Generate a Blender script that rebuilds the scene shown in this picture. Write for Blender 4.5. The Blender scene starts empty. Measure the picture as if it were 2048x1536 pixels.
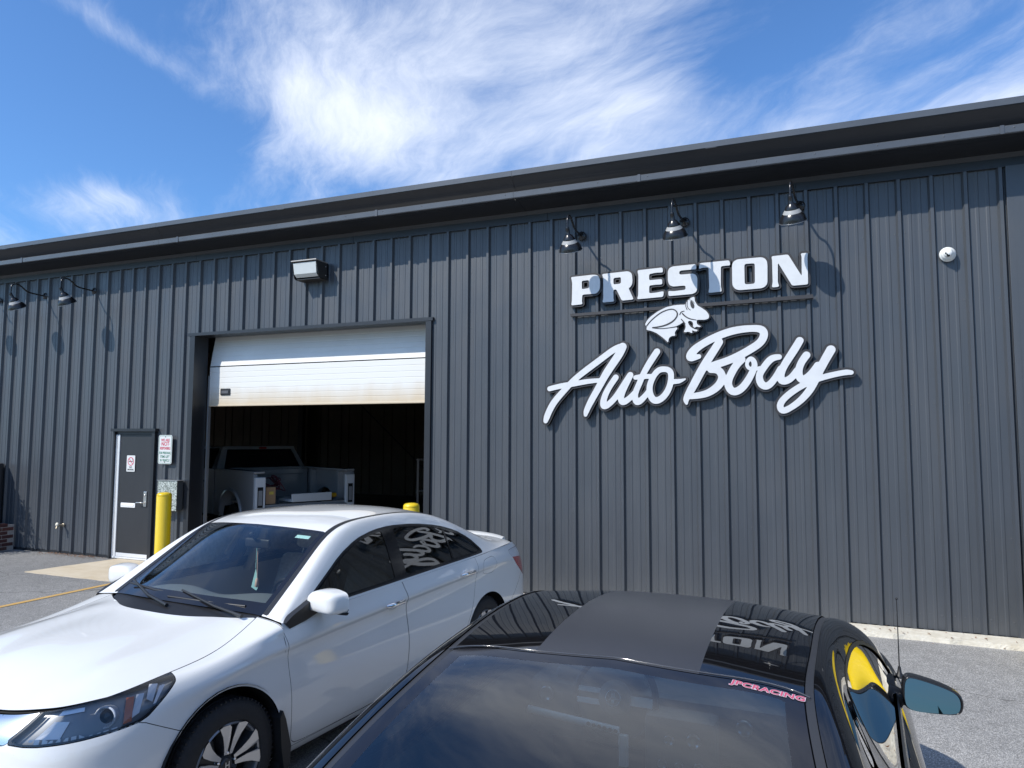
import bpy, bmesh, math, random
import numpy as np
from mathutils import Vector, Matrix
random.seed(7); np.random.seed(7)
SC = bpy.context.scene
COL = SC.collection
# ---------------------------------------------------------------- camera
CAM_H = 2.05
YAW, PITCH, ROLL = -0.382, 0.0754, 0.0039
def cam_axes():
    cy, sy = math.cos(YAW), math.sin(YAW)
    f = Vector((sy, cy, 0)); r = Vector((cy, -sy, 0)); up = Vector((0, 0, 1))
    f2 = f*math.cos(PITCH) + up*math.sin(PITCH); u2 = up*math.cos(PITCH) - f*math.sin(PITCH)
    r3 = r*math.cos(ROLL) + u2*math.sin(ROLL); u3 = u2*math.cos(ROLL) - r*math.sin(ROLL)
    return r3, u3, f2
_r, _u, _f = cam_axes()
camd = bpy.data.cameras.new('camera'); cam = bpy.data.objects.new('camera', camd); COL.objects.link(cam)
cam.matrix_world = Matrix(((_r.x, _u.x, -_f.x, 0), (_r.y, _u.y, -_f.y, 0), (_r.z, _u.z, -_f.z, CAM_H), (0, 0, 0, 1)))
camd.sensor_width = 36; camd.lens = 36*1420/2048; camd.clip_start = 0.05; camd.clip_end = 6000
SC.camera = cam
# ---------------------------------------------------------------- light
SUN_DIR = Vector((0.70, 1.0, -1.12)).normalized()         # the way the sunlight travels
SUN_EL = math.asin(-SUN_DIR.z)
sd = bpy.data.lights.new('sun', 'SUN'); sd.energy = 4.15; sd.angle = math.radians(0.53); sd.color = (1.0, 0.955, 0.88)
sun = bpy.data.objects.new('sun', sd); COL.objects.link(sun)
sun.rotation_euler = SUN_DIR.to_track_quat('-Z', 'Y').to_euler(); sun.location = (-20, -25, 30)
w = bpy.data.worlds.new('World'); SC.world = w; w.use_nodes = True
SC.view_settings.view_transform = 'Standard'; SC.view_settings.look = 'None'
SC.view_settings.exposure = 0.24; SC.view_settings.gamma = 1.0; SC.view_settings.use_curve_mapping = False
SC.cycles.max_bounces = 8; SC.cycles.transparent_max_bounces = 12; SC.cycles.glossy_bounces = 5; SC.cycles.diffuse_bounces = 3
SC.cycles.sample_clamp_indirect = 4.0
SC.cycles.use_denoising = True

CLOUD_ROT = -0.85; CLOUD_OFF = (2.0, 5.0, 0)
CLOUD_BANKS = [(-.74, 1.50, .42, .44, .52), (-.36, 1.50, .26, .36, .48), (-1.02, 1.38, .16, .30, .40), (-1.95, 1.45, .16, .10, .30), (-.55, 2.1, .6, .4, .35), (.30, 1.85, .45, .16, .30),
               (-1.55, 1.15, .32, .34, -.62), (.0, 1.50, .14, .09, -.22), (-1.22, .95, .05, .22, .42), (.2, .25, .5, .35, .35), (-.28, .66, .30, .20, .50)]
SKY_TINT = (.56, .84, 1.14, 1)
def sky_world():
    nt = w.node_tree; nt.nodes.clear(); N = nt.nodes.new; Lk = nt.links.new
    out = N('ShaderNodeOutputWorld'); bg = N('ShaderNodeBackground'); bg.inputs[1].default_value = 0.15
    sky = N('ShaderNodeTexSky'); sky.sky_type = 'NISHITA'; sky.sun_disc = False
    sky.sun_elevation = SUN_EL
    sky.sun_rotation = math.atan2(-SUN_DIR.x, -SUN_DIR.y)
    sky.altitude = 100; sky.air_density = 1.0; sky.dust_density = 0.6; sky.ozone_density = 2.2
    geo = N('ShaderNodeNewGeometry')
    neg = N('ShaderNodeVectorMath'); neg.operation = 'SCALE'; neg.inputs[3].default_value = -1.0
    Lk(geo.outputs['Incoming'], neg.inputs[0])
    sep = N('ShaderNodeSeparateXYZ'); Lk(neg.outputs[0], sep.inputs[0])
    def M(op, a, b=None, c=None, clamp=False):
        n = N('ShaderNodeMath'); n.operation = op; n.use_clamp = clamp
        for i, v in enumerate((a, b, c)):
            if v is None: continue
            if isinstance(v, (int, float)): n.inputs[i].default_value = v
            else: Lk(v, n.inputs[i])
        return n.outputs[0]
    zc = M('ADD', M('MAXIMUM', sep.outputs[2], 0.0), 0.12)
    u = M('DIVIDE', sep.outputs[0], zc); v = M('DIVIDE', sep.outputs[1], zc)
    cmb = N('ShaderNodeCombineXYZ'); Lk(u, cmb.inputs[0]); Lk(v, cmb.inputs[1])
    # wispy streaks: rotate the cloud plane, stretch it, warp it
    def noise(vec, scale, detail, rough, dist=0.0, off=(0, 0, 0), sc=(1, 1, 1), rot=0.0):
        rt = N('ShaderNodeMapping'); rt.inputs[2].default_value = (0, 0, rot); Lk(vec, rt.inputs[0])
        mp = N('ShaderNodeMapping'); mp.inputs[1].default_value = off; mp.inputs[3].default_value = sc
        Lk(rt.outputs[0], mp.inputs[0]); n = N('ShaderNodeTexNoise'); n.inputs['Scale'].default_value = scale
        n.inputs['Detail'].default_value = detail; n.inputs['Roughness'].default_value = rough; n.inputs['Distortion'].default_value = dist
        Lk(mp.outputs[0], n.inputs['Vector']); return n
    warp = noise(cmb.outputs[0], 0.9, 4, 0.55, off=(3.1, 7.7, 0))
    wv = N('ShaderNodeVectorMath'); wv.operation = 'MULTIPLY_ADD'
    Lk(warp.outputs['Color'], wv.inputs[0]); wv.inputs[1].default_value = (0.55, 0.55, 0); Lk(cmb.outputs[0], wv.inputs[2])
    wisp = noise(wv.outputs[0], 1.5, 13, 0.66, 0.3, off=(0.3, 1.9, 0), sc=(1.0, 0.42, 1), rot=CLOUD_ROT)
    fine = noise(wv.outputs[0], 5.5, 10, 0.7, 0.5, off=(5.3, 2.1, 0), sc=(1.0, 0.22, 1), rot=CLOUD_ROT+0.12)
    big = noise(cmb.outputs[0], 0.55, 3, 0.5, off=CLOUD_OFF)
    # where the high cloud is thick: soft banks laid out across the sky
    cov = M('MULTIPLY', M('SUBTRACT', big.outputs['Fac'], 0.5), 0.9)
    for (cu, cv, ru, rv, amp) in CLOUD_BANKS:
        du = M('DIVIDE', M('SUBTRACT', u, cu), ru); dv = M('DIVIDE', M('SUBTRACT', v, cv), rv)
        d2 = M('ADD', M('MULTIPLY', du, du), M('MULTIPLY', dv, dv))
        g = M('POWER', 2.718, M('MULTIPLY', d2, -1.0))
        cov = M('ADD', cov, M('MULTIPLY', g, amp))
    m = M('ADD', M('MULTIPLY', M('SUBTRACT', wisp.outputs['Fac'], 0.5), 2.1), M('MULTIPLY', M('SUBTRACT', fine.outputs['Fac'], 0.5), 0.75))
    m = M('ADD', M('ADD', m, cov), .04)
    mr = N('ShaderNodeMapRange'); mr.interpolation_type = 'SMOOTHSTEP'; mr.clamp = True
    Lk(m, mr.inputs[0]); mr.inputs[1].default_value = -0.16; mr.inputs[2].default_value = 1.0; mr.inputs[3].default_value = 0; mr.inputs[4].default_value = 0.93
    fade = N('ShaderNodeMapRange'); fade.clamp = True; Lk(sep.outputs[2], fade.inputs[0]); fade.inputs[1].default_value = 0.0; fade.inputs[2].default_value = 0.10
    mask = M('MULTIPLY', mr.outputs[0], fade.outputs[0])
    # colours
    tint = N('ShaderNodeMix'); tint.data_type = 'RGBA'; tint.blend_type = 'MULTIPLY'; tint.inputs[0].default_value = 1.0
    Lk(sky.outputs[0], tint.inputs[6]); tint.inputs[7].default_value = SKY_TINT
    shade = noise(wv.outputs[0], 0.8, 5, 0.5, off=(9, 4, 0))
    cc = N('ShaderNodeMix'); cc.data_type = 'RGBA'; Lk(shade.outputs['Fac'], cc.inputs[0])
    cc.inputs[6].default_value = (4.3, 4.9, 6.1, 1); cc.inputs[7].default_value = (7.4, 7.6, 8.0, 1)
    mx = N('ShaderNodeMix'); mx.data_type = 'RGBA'; Lk(mask, mx.inputs[0]); Lk(tint.outputs[2], mx.inputs[6]); Lk(cc.outputs[2], mx.inputs[7])
    Lk(mx.outputs[2], bg.inputs[0]); Lk(bg.outputs[0], out.inputs[0])
SIGN_LETTERS={'P': [[[-2.6654, 4.116], [-2.37, 4.1247], [-2.3208, 4.1171], [-2.2924, 4.09], [-2.2784, 4.0361], [-2.2816, 3.9484], [-2.2951, 3.9099], [-2.331, 3.8774], [-2.5128, 3.8773], [-2.5185, 3.7892], [-2.5096, 3.7533], [-2.6617, 3.7474], [-2.6524, 3.7984], [-2.6473, 4.0297], [-2.6545, 4.0839]], [[-2.5193, 4.057], [-2.4306, 4.0588], [-2.4244, 4.0477], [-2.422, 3.9679], [-2.4311, 3.9554], [-2.5179, 3.9468]]], 'R': [[[-2.2539, 4.1221], [-1.9292, 4.1315], [-1.8904, 4.1179], [-1.8691, 4.0858], [-1.8639, 4.0032], [-1.8703, 3.9604], [-1.8921, 3.9276], [-1.9155, 3.9164], [-1.8505, 3.7693], [-2.0015, 3.7642], [-2.0701, 3.9133], [-2.1069, 3.9108], [-2.1076, 3.8046], [-2.0974, 3.7604], [-2.2516, 3.7578], [-2.238, 3.805], [-2.2364, 4.0679]], [[-2.1067, 4.0591], [-2.0166, 4.0632], [-2.0097, 4.0495], [-2.0102, 3.993], [-2.0216, 3.9809], [-2.1055, 3.977]]], 'E': [[[-1.8026, 4.1321], [-1.4914, 4.1414], [-1.4855, 4.0795], [-1.5758, 4.0828], [-1.656, 4.0724], [-1.6568, 3.9953], [-1.4973, 3.9978], [-1.4956, 3.9314], [-1.5775, 3.9335], [-1.6566, 3.9285], [-1.6577, 3.8328], [-1.5786, 3.8338], [-1.4783, 3.8468], [-1.4874, 3.7763], [-1.8095, 3.7682], [-1.7945, 3.8169], [-1.7895, 4.0662]]], 'S': [[[-1.0935, 4.1496], [-1.084, 4.0834], [-1.1307, 4.0857], [-1.2731, 4.0844], [-1.2897, 4.0715], [-1.2901, 4.0419], [-1.2697, 4.0343], [-1.1234, 4.0348], [-1.0914, 4.017], [-1.076, 3.974], [-1.0797, 3.8407], [-1.0947, 3.8043], [-1.1352, 3.7864], [-1.4211, 3.78], [-1.4269, 3.8456], [-1.3626, 3.8366], [-1.2275, 3.8434], [-1.2168, 3.8552], [-1.2164, 3.8845], [-1.2309, 3.8957], [-1.3701, 3.8946], [-1.4111, 3.9163], [-1.4286, 3.9686], [-1.4272, 4.0873], [-1.4084, 4.1282], [-1.3669, 4.1433]]], 'T': [[[-1.0478, 4.1556], [-0.7035, 4.1596], [-0.6914, 4.0975], [-0.7319, 4.0986], [-0.8009, 4.0964], [-0.8052, 3.853], [-0.7938, 3.7904], [-0.9515, 3.7855], [-0.9394, 3.8467], [-0.9432, 4.0946], [-1.0166, 4.0985], [-1.0554, 4.0809]]], 'O': [[[-0.6142, 4.1622], [-0.3467, 4.1638], [-0.3056, 4.1478], [-0.2838, 4.1118], [-0.2787, 4.0709], [-0.2833, 3.8614], [-0.2937, 3.83], [-0.3243, 3.8041], [-0.362, 3.7965], [-0.5982, 3.7923], [-0.6441, 3.8096], [-0.6704, 3.8509], [-0.675, 3.8923], [-0.6735, 4.0976], [-0.6611, 4.1376]], [[-0.5348, 4.0854], [-0.523, 4.1007], [-0.4276, 4.0987], [-0.4181, 4.0832], [-0.4209, 3.8723], [-0.4326, 3.857], [-0.5202, 3.8556], [-0.5352, 3.869]]], 'N': [[[-0.234, 4.1639], [-0.0522, 4.1695], [0.0873, 3.9036], [0.0908, 4.1338], [0.0794, 4.1691], [0.1612, 4.1693], [0.1529, 4.128], [0.1519, 3.8035], [-0.017, 3.8007], [-0.165, 4.085], [-0.1703, 3.8525], [-0.1545, 3.7992], [-0.2384, 3.7976], [-0.2259, 3.8569], [-0.2274, 4.1229]]]}
SIGN_BAR=[[-2.6805, 3.6419], [-2.6759, 3.6066], [0.2041, 3.6463], [0.2, 3.6896]]
FROG=[[-1.7073, 3.4531], [-1.689, 3.4882], [-1.6425, 3.537], [-1.5503, 3.5983], [-1.4489, 3.6431], [-1.3537, 3.6599], [-1.2692, 3.6619], [-1.2224, 3.6578], [-1.2047, 3.6931], [-1.1748, 3.7215], [-1.1401, 3.7444], [-1.1107, 3.7474], [-1.1091, 3.6967], [-1.0783, 3.6391], [-1.035, 3.6111], [-0.9777, 3.5672], [-0.9495, 3.5254], [-0.9428, 3.4949], [-0.9552, 3.4707], [-0.9987, 3.4607], [-1.0858, 3.4673], [-1.0909, 3.4485], [-1.0866, 3.4131], [-1.0578, 3.3939], [-1.0386, 3.3853], [-1.0581, 3.3738], [-1.0967, 3.386], [-1.1116, 3.3692], [-1.1357, 3.3856], [-1.1303, 3.4205], [-1.1397, 3.4463], [-1.1688, 3.4606], [-1.1934, 3.4544], [-1.1889, 3.4239], [-1.1602, 3.3819], [-1.1167, 3.3544], [-1.0779, 3.3448], [-1.088, 3.3253], [-1.1171, 3.3293], [-1.1509, 3.3487], [-1.1392, 3.3154], [-1.1515, 3.3085], [-1.1903, 3.3306], [-1.2297, 3.32], [-1.2442, 3.3334], [-1.2241, 3.3652], [-1.2186, 3.4053], [-1.2378, 3.4418], [-1.25, 3.4475], [-1.2924, 3.4195], [-1.3422, 3.3995], [-1.3128, 3.375], [-1.3379, 3.351], [-1.3532, 3.3214], [-1.3412, 3.2853], [-1.3834, 3.2874], [-1.4186, 3.2688], [-1.429, 3.2337], [-1.4304, 3.2058], [-1.4738, 3.2511], [-1.5236, 3.2944], [-1.5737, 3.3327], [-1.6342, 3.3615], [-1.6979, 3.3778], [-1.6847, 3.4106], [-1.7075, 3.4376]]
FROG_LINES=[[[-1.6897, 3.4263, 0.0067], [-1.6431, 3.4804, 0.0067], [-1.5815, 3.5334, 0.0072], [-1.5101, 3.5804, 0.0071], [-1.4393, 3.6066, 0.0066], [-1.3792, 3.613, 0.0066], [-1.3396, 3.5952, 0.0071], [-1.3177, 3.5582, 0.0081], [-1.3257, 3.518, 0.0086], [-1.3611, 3.4743, 0.0091], [-1.4214, 3.437, 0.0101], [-1.5071, 3.4111, 0.0092], [-1.6186, 3.4008, 0.0062]], [[-1.6186, 3.3977, 0.0051], [-1.5326, 3.3843, 0.0051], [-1.4421, 3.3846, 0.0051], [-1.3323, 3.3964, 0.006]], [[-1.2882, 3.5411, 0.0055], [-1.2705, 3.5705, 0.006], [-1.2358, 3.581, 0.0045]], [[-1.2559, 3.5518, 0.008], [-1.2171, 3.5114, 0.007], [-1.1587, 3.4802, 0.0065], [-1.0955, 3.4649, 0.0045]], [[-1.2717, 3.4843, 0.0055], [-1.2499, 3.4577, 0.007], [-1.2282, 3.4261, 0.006]], [[-1.212, 3.6936, 0.0035], [-1.2176, 3.6483, 0.0035], [-1.2011, 3.5965, 0.0045]], [[-1.1957, 3.6976, 0.0035], [-1.1993, 3.6522, 0.0035], [-1.1862, 3.6108, 0.004], [-1.162, 3.589, 0.0035]], [[-1.1748, 3.7164, 0.0025], [-1.1407, 3.7014, 0.0025], [-1.1119, 3.6666, 0.0025]]]
FROG_PUPIL=[[-1.1602, 3.7078], [-1.1336, 3.6908], [-1.1146, 3.6516], [-1.1127, 3.6161], [-1.1325, 3.5997], [-1.1541, 3.6239], [-1.1633, 3.665]]
SCRIPT_STROKES=[[[-2.0094, 3.1843, 0.0406], [-2.0862, 3.1603, 0.0387], [-2.2415, 3.06, 0.039], [-2.4514, 2.9142, 0.0395], [-2.611, 2.7957, 0.0377], [-2.6861, 2.7255, 0.0379], [-2.794, 2.6143, 0.0402], [-2.9137, 2.4713, 0.0425], [-2.9902, 2.3166, 0.0405], [-3.0067, 2.2649, 0.0299]], [[-1.9941, 3.1816, 0.0506], [-2.0458, 3.0827, 0.0507], [-2.1909, 2.8754, 0.049], [-2.2955, 2.6958, 0.0431], [-2.4007, 2.5152, 0.0412], [-2.4642, 2.3839, 0.0351], [-2.4749, 2.3383, 0.0227]], [[-2.9519, 2.6798, 0.0321], [-2.7939, 2.7126, 0.0339], [-2.6325, 2.7345, 0.0335], [-2.4521, 2.7607, 0.0311], [-2.2847, 2.7716, 0.0256]], [[-2.0837, 2.8016, 0.0366], [-2.1612, 2.6927, 0.0366], [-2.2343, 2.5428, 0.0388], [-2.2348, 2.4521, 0.0428], [-2.1626, 2.4813, 0.0365], [-2.0494, 2.6098, 0.0363], [-1.9571, 2.748, 0.0362], [-1.901, 2.8264, 0.0381]], [[-1.901, 2.8264, 0.0381], [-1.9677, 2.6882, 0.0362], [-2.0194, 2.5492, 0.0382], [-1.9996, 2.4989, 0.0422], [-1.9287, 2.5277, 0.036], [-1.8277, 2.6253, 0.0339]], [[-1.5704, 3.1034, 0.0394], [-1.6554, 2.9778, 0.0396], [-1.7461, 2.8219, 0.0357], [-1.797, 2.7041, 0.0358], [-1.8431, 2.5759, 0.0358], [-1.8189, 2.4962, 0.0417], [-1.749, 2.5346, 0.0356], [-1.669, 2.6319, 0.0296]], [[-1.8361, 2.7946, 0.028], [-1.7562, 2.8023, 0.0317], [-1.6376, 2.8039, 0.0276]], [[-1.4512, 2.882, 0.0332], [-1.5486, 2.8753, 0.0353], [-1.6381, 2.7595, 0.0355], [-1.6642, 2.6219, 0.0375], [-1.6114, 2.5126, 0.0412], [-1.5234, 2.5308, 0.039], [-1.4348, 2.6465, 0.0369], [-1.4043, 2.7728, 0.0349], [-1.4129, 2.8514, 0.035], [-1.4512, 2.882, 0.0332]], [[-1.3952, 2.7334, 0.031], [-1.3088, 2.7361, 0.027], [-1.2371, 2.7585, 0.0096]], [[-1.0728, 3.0246, 0.0278], [-1.1679, 3.0228, 0.0516], [-1.1405, 3.0871, 0.0494], [-1.0337, 3.1696, 0.0448], [-0.8759, 3.2488, 0.0444], [-0.6693, 3.3136, 0.0439], [-0.4671, 3.3295, 0.0391], [-0.3581, 3.3078, 0.043], [-0.3345, 3.2537, 0.0449], [-0.3709, 3.171, 0.0449], [-0.4618, 3.1012, 0.0452], [-0.6039, 3.0222, 0.0455], [-0.7678, 2.9538, 0.0439], [-0.892, 2.9153, 0.0443], [-0.9546, 2.8905, 0.0444]], [[-0.8356, 3.1875, 0.0442], [-0.8994, 3.0879, 0.0465], [-0.9955, 2.9404, 0.0488], [-1.0925, 2.7705, 0.049], [-1.1684, 2.6317, 0.047], [-1.2284, 2.5137, 0.0343], [-1.2238, 2.4649, 0.0151]], [[-0.9343, 2.8629, 0.0402], [-0.8518, 2.8495, 0.0441], [-0.8118, 2.7841, 0.044], [-0.8338, 2.6992, 0.046], [-0.9072, 2.626, 0.0441], [-1.0118, 2.5746, 0.0402], [-1.1696, 2.5506, 0.0342]], [[-0.5847, 2.9683, 0.0413], [-0.6465, 2.9068, 0.0435], [-0.7093, 2.8024, 0.0436], [-0.742, 2.6863, 0.0437], [-0.6928, 2.6002, 0.0435], [-0.6117, 2.6197, 0.0433], [-0.5296, 2.7127, 0.041], [-0.4674, 2.8268, 0.0368], [-0.4456, 2.9209, 0.0307], [-0.4843, 2.9752, 0.0267], [-0.5251, 2.9344, 0.0206], [-0.5114, 2.8704, 0.0205], [-0.447, 2.8525, 0.0204], [-0.3922, 2.8665, 0.0184]], [[-0.1789, 2.9844, 0.0322], [-0.2573, 2.9666, 0.0385], [-0.3478, 2.865, 0.0386], [-0.3942, 2.7721, 0.0387], [-0.3715, 2.6772, 0.0426], [-0.3131, 2.6549, 0.0404], [-0.2232, 2.7463, 0.0362], [-0.1626, 2.8485, 0.0361]], [[0.0466, 3.1618, 0.0417], [-0.0132, 3.0609, 0.0438], [-0.103, 2.9192, 0.042], [-0.159, 2.7965, 0.0401], [-0.1512, 2.7132, 0.0419], [-0.0788, 2.7217, 0.0398], [0.0097, 2.8223, 0.0357]], [[0.1136, 2.9937, 0.0414], [0.0595, 2.9133, 0.0395], [0.0282, 2.8011, 0.0395], [0.0547, 2.7232, 0.0414], [0.1312, 2.757, 0.0373], [0.2281, 2.8766, 0.0371]], [[0.3673, 3.0447, 0.0485], [0.2845, 2.8951, 0.0467], [0.2056, 2.7344, 0.0449], [0.1463, 2.6135, 0.0411], [0.049, 2.4928, 0.0374], [-0.0673, 2.4022, 0.0337], [-0.1543, 2.3724, 0.0359], [-0.1771, 2.4294, 0.036], [-0.1123, 2.5263, 0.0358], [0.0046, 2.6166, 0.0356], [0.1293, 2.6854, 0.0353], [0.2615, 2.7329, 0.0331], [0.4103, 2.7692, 0.0309], [0.5203, 2.786, 0.0306], [0.5656, 2.7826, 0.0248]]]
sky_world()
# ================================================================ helpers
MATS = {}
def srgb(c):
    return tuple(((x/12.92) if x <= 0.04045 else ((x+0.055)/1.055)**2.4) for x in [v/255 for v in c])
def mat(name, color=(.5, .5, .5), rough=.5, metal=0., coat=0., spec=.5, emis=None, var=0.0, vscale=6., bump=0.0, bscale=40., croughness=.03, vcol=None, rvar=0.0, stretch=(1, 1, 1), detail=6.):
    if name in MATS: return MATS[name]
    m = bpy.data.materials.new(name); m.use_nodes = True; nt = m.node_tree; b = nt.nodes['Principled BSDF']
    N = nt.nodes.new; Lk = nt.links.new
    b.inputs['Base Color'].default_value = (*color, 1); b.inputs['Roughness'].default_value = rough; b.inputs['Metallic'].default_value = metal
    b.inputs['Coat Weight'].default_value = coat; b.inputs['Coat Roughness'].default_value = croughness; b.inputs['Specular IOR Level'].default_value = spec
    if emis: b.inputs['Emission Color'].default_value = (*emis[:3], 1); b.inputs['Emission Strength'].default_value = emis[3]
    if var or bump or rvar:
        tc = N('ShaderNodeTexCoord'); mp = N('ShaderNodeMapping'); mp.inputs[3].default_value = stretch; Lk(tc.outputs['Object'], mp.inputs[0])
    if var or rvar:
        n = N('ShaderNodeTexNoise'); n.inputs['Scale'].default_value = vscale; n.inputs['Detail'].default_value = detail; n.inputs['Roughness'].default_value = .62; Lk(mp.outputs[0], n.inputs['Vector'])
        r = N('ShaderNodeMapRange'); r.inputs[1].default_value = .3; r.inputs[2].default_value = .7; Lk(n.outputs['Fac'], r.inputs[0])
    if var:
        mx = N('ShaderNodeMix'); mx.data_type = 'RGBA'; Lk(r.outputs[0], mx.inputs[0])
        c2 = vcol if vcol else tuple(min(1, c*(1+var)) for c in color)
        c1 = color if vcol else tuple(c*(1-var) for c in color)
        mx.inputs[6].default_value = (*c1, 1); mx.inputs[7].default_value = (*c2, 1); Lk(mx.outputs[2], b.inputs['Base Color'])
    if rvar:
        q = N('ShaderNodeMapRange'); Lk(r.outputs[0], q.inputs[0]); q.inputs[3].default_value = max(0, rough-rvar); q.inputs[4].default_value = min(1, rough+rvar); Lk(q.outputs[0], b.inputs['Roughness'])
    if bump:
        n2 = N('ShaderNodeTexNoise'); n2.inputs['Scale'].default_value = bscale; n2.inputs['Detail'].default_value = 5; Lk(mp.outputs[0], n2.inputs['Vector'])
        bp = N('ShaderNodeBump'); bp.inputs['Strength'].default_value = min(1, bump); bp.inputs['Distance'].default_value = 0.01; Lk(n2.outputs['Fac'], bp.inputs['Height']); Lk(bp.outputs[0], b.inputs['Normal'])
    MATS[name] = m; return m
def glass_mat(name, tint=(.8, .85, .85), rough=0.0, ior=1.5, extra=0.0, gcol=(1, 1, 1)):
    """thin window glass: what lies behind shows tinted, the sky reflects by the Fresnel law"""
    if name in MATS: return MATS[name]
    m = bpy.data.materials.new(name); m.use_nodes = True; nt = m.node_tree; nt.nodes.clear(); N = nt.nodes.new; Lk = nt.links.new
    o = N('ShaderNodeOutputMaterial'); t = N('ShaderNodeBsdfTransparent'); t.inputs[0].default_value = (*tint, 1)
    g = N('ShaderNodeBsdfGlossy'); g.inputs['Roughness'].default_value = rough; g.inputs[0].default_value = (*gcol, 1)
    f = N('ShaderNodeFresnel'); f.inputs[0].default_value = ior
    a = N('ShaderNodeMath'); a.operation = 'MULTIPLY_ADD'; a.use_clamp = True; Lk(f.outputs[0], a.inputs[0]); a.inputs[1].default_value = 1.7; a.inputs[2].default_value = extra
    mx = N('ShaderNodeMixShader'); Lk(a.outputs[0], mx.inputs[0]); Lk(t.outputs[0], mx.inputs[1]); Lk(g.outputs[0], mx.inputs[2]); Lk(mx.outputs[0], o.inputs[0])
    MATS[name] = m; return m

def link(name, me, m=None, parent=None, **props):
    o = bpy.data.objects.new(name, me); COL.objects.link(o)
    if m is not None:
        for x in (m if isinstance(m, (list, tuple)) else [m]): me.materials.append(x)
    if parent is not None: o.parent = parent
    for k, v in props.items(): o[k] = v
    return o
def empty(name, loc=(0, 0, 0), rz=0, label=None, category=None, group=None, parent=None):
    o = bpy.data.objects.new(name, None); COL.objects.link(o); o.location = loc; o.rotation_euler = (0, 0, rz); o.empty_display_size = .1
    if label: o['label'] = label
    if category: o['category'] = category
    if group: o['group'] = group
    if parent is not None: o.parent = parent
    return o
class MB:
    """collects primitives into one mesh"""
    def __init__(s): s.v = []; s.f = []; s.sm = []; s.mi = []; s.cur = 0
    def add(s, vs, fs, smooth=False):
        b = len(s.v); s.v += [tuple(v) for v in vs]; s.f += [tuple(b+i for i in f) for f in fs]; s.sm += [smooth]*len(fs); s.mi += [s.cur]*len(fs); return s
    def box(s, x0, x1, y0, y1, z0, z1, bev=0.0, M=None):
        if x0 > x1: x0, x1 = x1, x0
        if y0 > y1: y0, y1 = y1, y0
        if z0 > z1: z0, z1 = z1, z0
        if bev <= 0:
            vs = [(x, y, z) for x in (x0, x1) for y in (y0, y1) for z in (z0, z1)]
            fs = [(0, 1, 3, 2), (4, 6, 7, 5), (0, 4, 5, 1), (2, 3, 7, 6), (0, 2, 6, 4), (1, 5, 7, 3)]
        else:
            bev = min(bev, .49*(x1-x0), .49*(y1-y0), .49*(z1-z0)); bm = bmesh.new()
            bmesh.ops.create_cube(bm, size=1.0)
            for v in bm.verts: v.co = Vector(((x0+x1)/2+v.co.x*(x1-x0), (y0+y1)/2+v.co.y*(y1-y0), (z0+z1)/2+v.co.z*(z1-z0)))
            bmesh.ops.bevel(bm, geom=bm.edges[:], offset=bev, segments=2, profile=.6, affect='EDGES')
            bm.verts.index_update(); vs = [v.co[:] for v in bm.verts]; fs = [[v.index for v in f.verts] for f in bm.faces]; bm.free()
        if M is not None: vs = [tuple(M @ Vector(v)) for v in vs]
        return s.add(vs, fs)
    def lathe(s, prof, n=24, M=None, smooth=True, cap=False, a0=0, a1=2*math.pi):
        full = abs(a1-a0-2*math.pi) < 1e-6; k = n if full else n+1
        vs = [(r*math.cos(a0+(a1-a0)*i/n), r*math.sin(a0+(a1-a0)*i/n), z) for r, z in prof for i in range(k)]
        fs = []
        for j in range(len(prof)-1):
            for i in range(n):
                a = j*k+i; b = j*k+(i+1) % k if full else j*k+i+1
                fs.append((a, b, b+k, a+k))
        if M is not None: vs = [tuple(M @ Vector(v)) for v in vs]
        s.add(vs, fs, smooth)
        if cap:
            s.add(vs[:k], [tuple(range(k))[::-1]]); s.add(vs[-k:], [tuple(range(k))])
        return s
    def tube(s, pts, r, n=10, cap=True, smooth=True):
        pts = [Vector(p) for p in pts]; R = r if isinstance(r, (list, tuple)) else [r]*len(pts); vs = []; up = None
        for i, p in enumerate(pts):
            t = (pts[min(i+1, len(pts)-1)]-pts[max(i-1, 0)]).normalized()
            if up is None:
                up = Vector((0, 0, 1)) if abs(t.z) < .9 else Vector((1, 0, 0))
            a = t.cross(up).normalized(); up = a.cross(t).normalized(); b = up
            for k in range(n):
                th = 2*math.pi*k/n; vs.append(p + (a*math.cos(th)+b*math.sin(th))*R[i])
        fs = [(i*n+k, i*n+(k+1) % n, (i+1)*n+(k+1) % n, (i+1)*n+k) for i in range(len(pts)-1) for k in range(n)]
        s.add(vs, fs, smooth)
        if cap: s.add(vs[:n], [tuple(range(n))]); s.add(vs[-n:], [tuple(range(n))[::-1]])
        return s
    def prism(s, poly, y0, y1, M=None, ax='y'):
        """polygon in (x,z) pushed from y0 to y1"""
        n = len(poly); vs = [(p[0], y0, p[1]) for p in poly]+[(p[0], y1, p[1]) for p in poly]
        if M is not None: vs = [tuple(M @ Vector(v)) for v in vs]
        return s.add(vs, [tuple(range(n)), tuple(range(n, 2*n))[::-1]]+[(i, i+n, (i+1) % n+n, (i+1) % n) for i in range(n)])
    def sphere(s, c, r, n=16, m=10, sc=(1, 1, 1), M=None):
        prof = [(r*math.sin(math.pi*j/m), -r*math.cos(math.pi*j/m)) for j in range(m+1)]
        T = Matrix.Translation(c) @ Matrix.Diagonal((*sc, 1))
        if M is not None: T = M @ T
        return s.lathe(prof, n, M=T)
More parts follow.
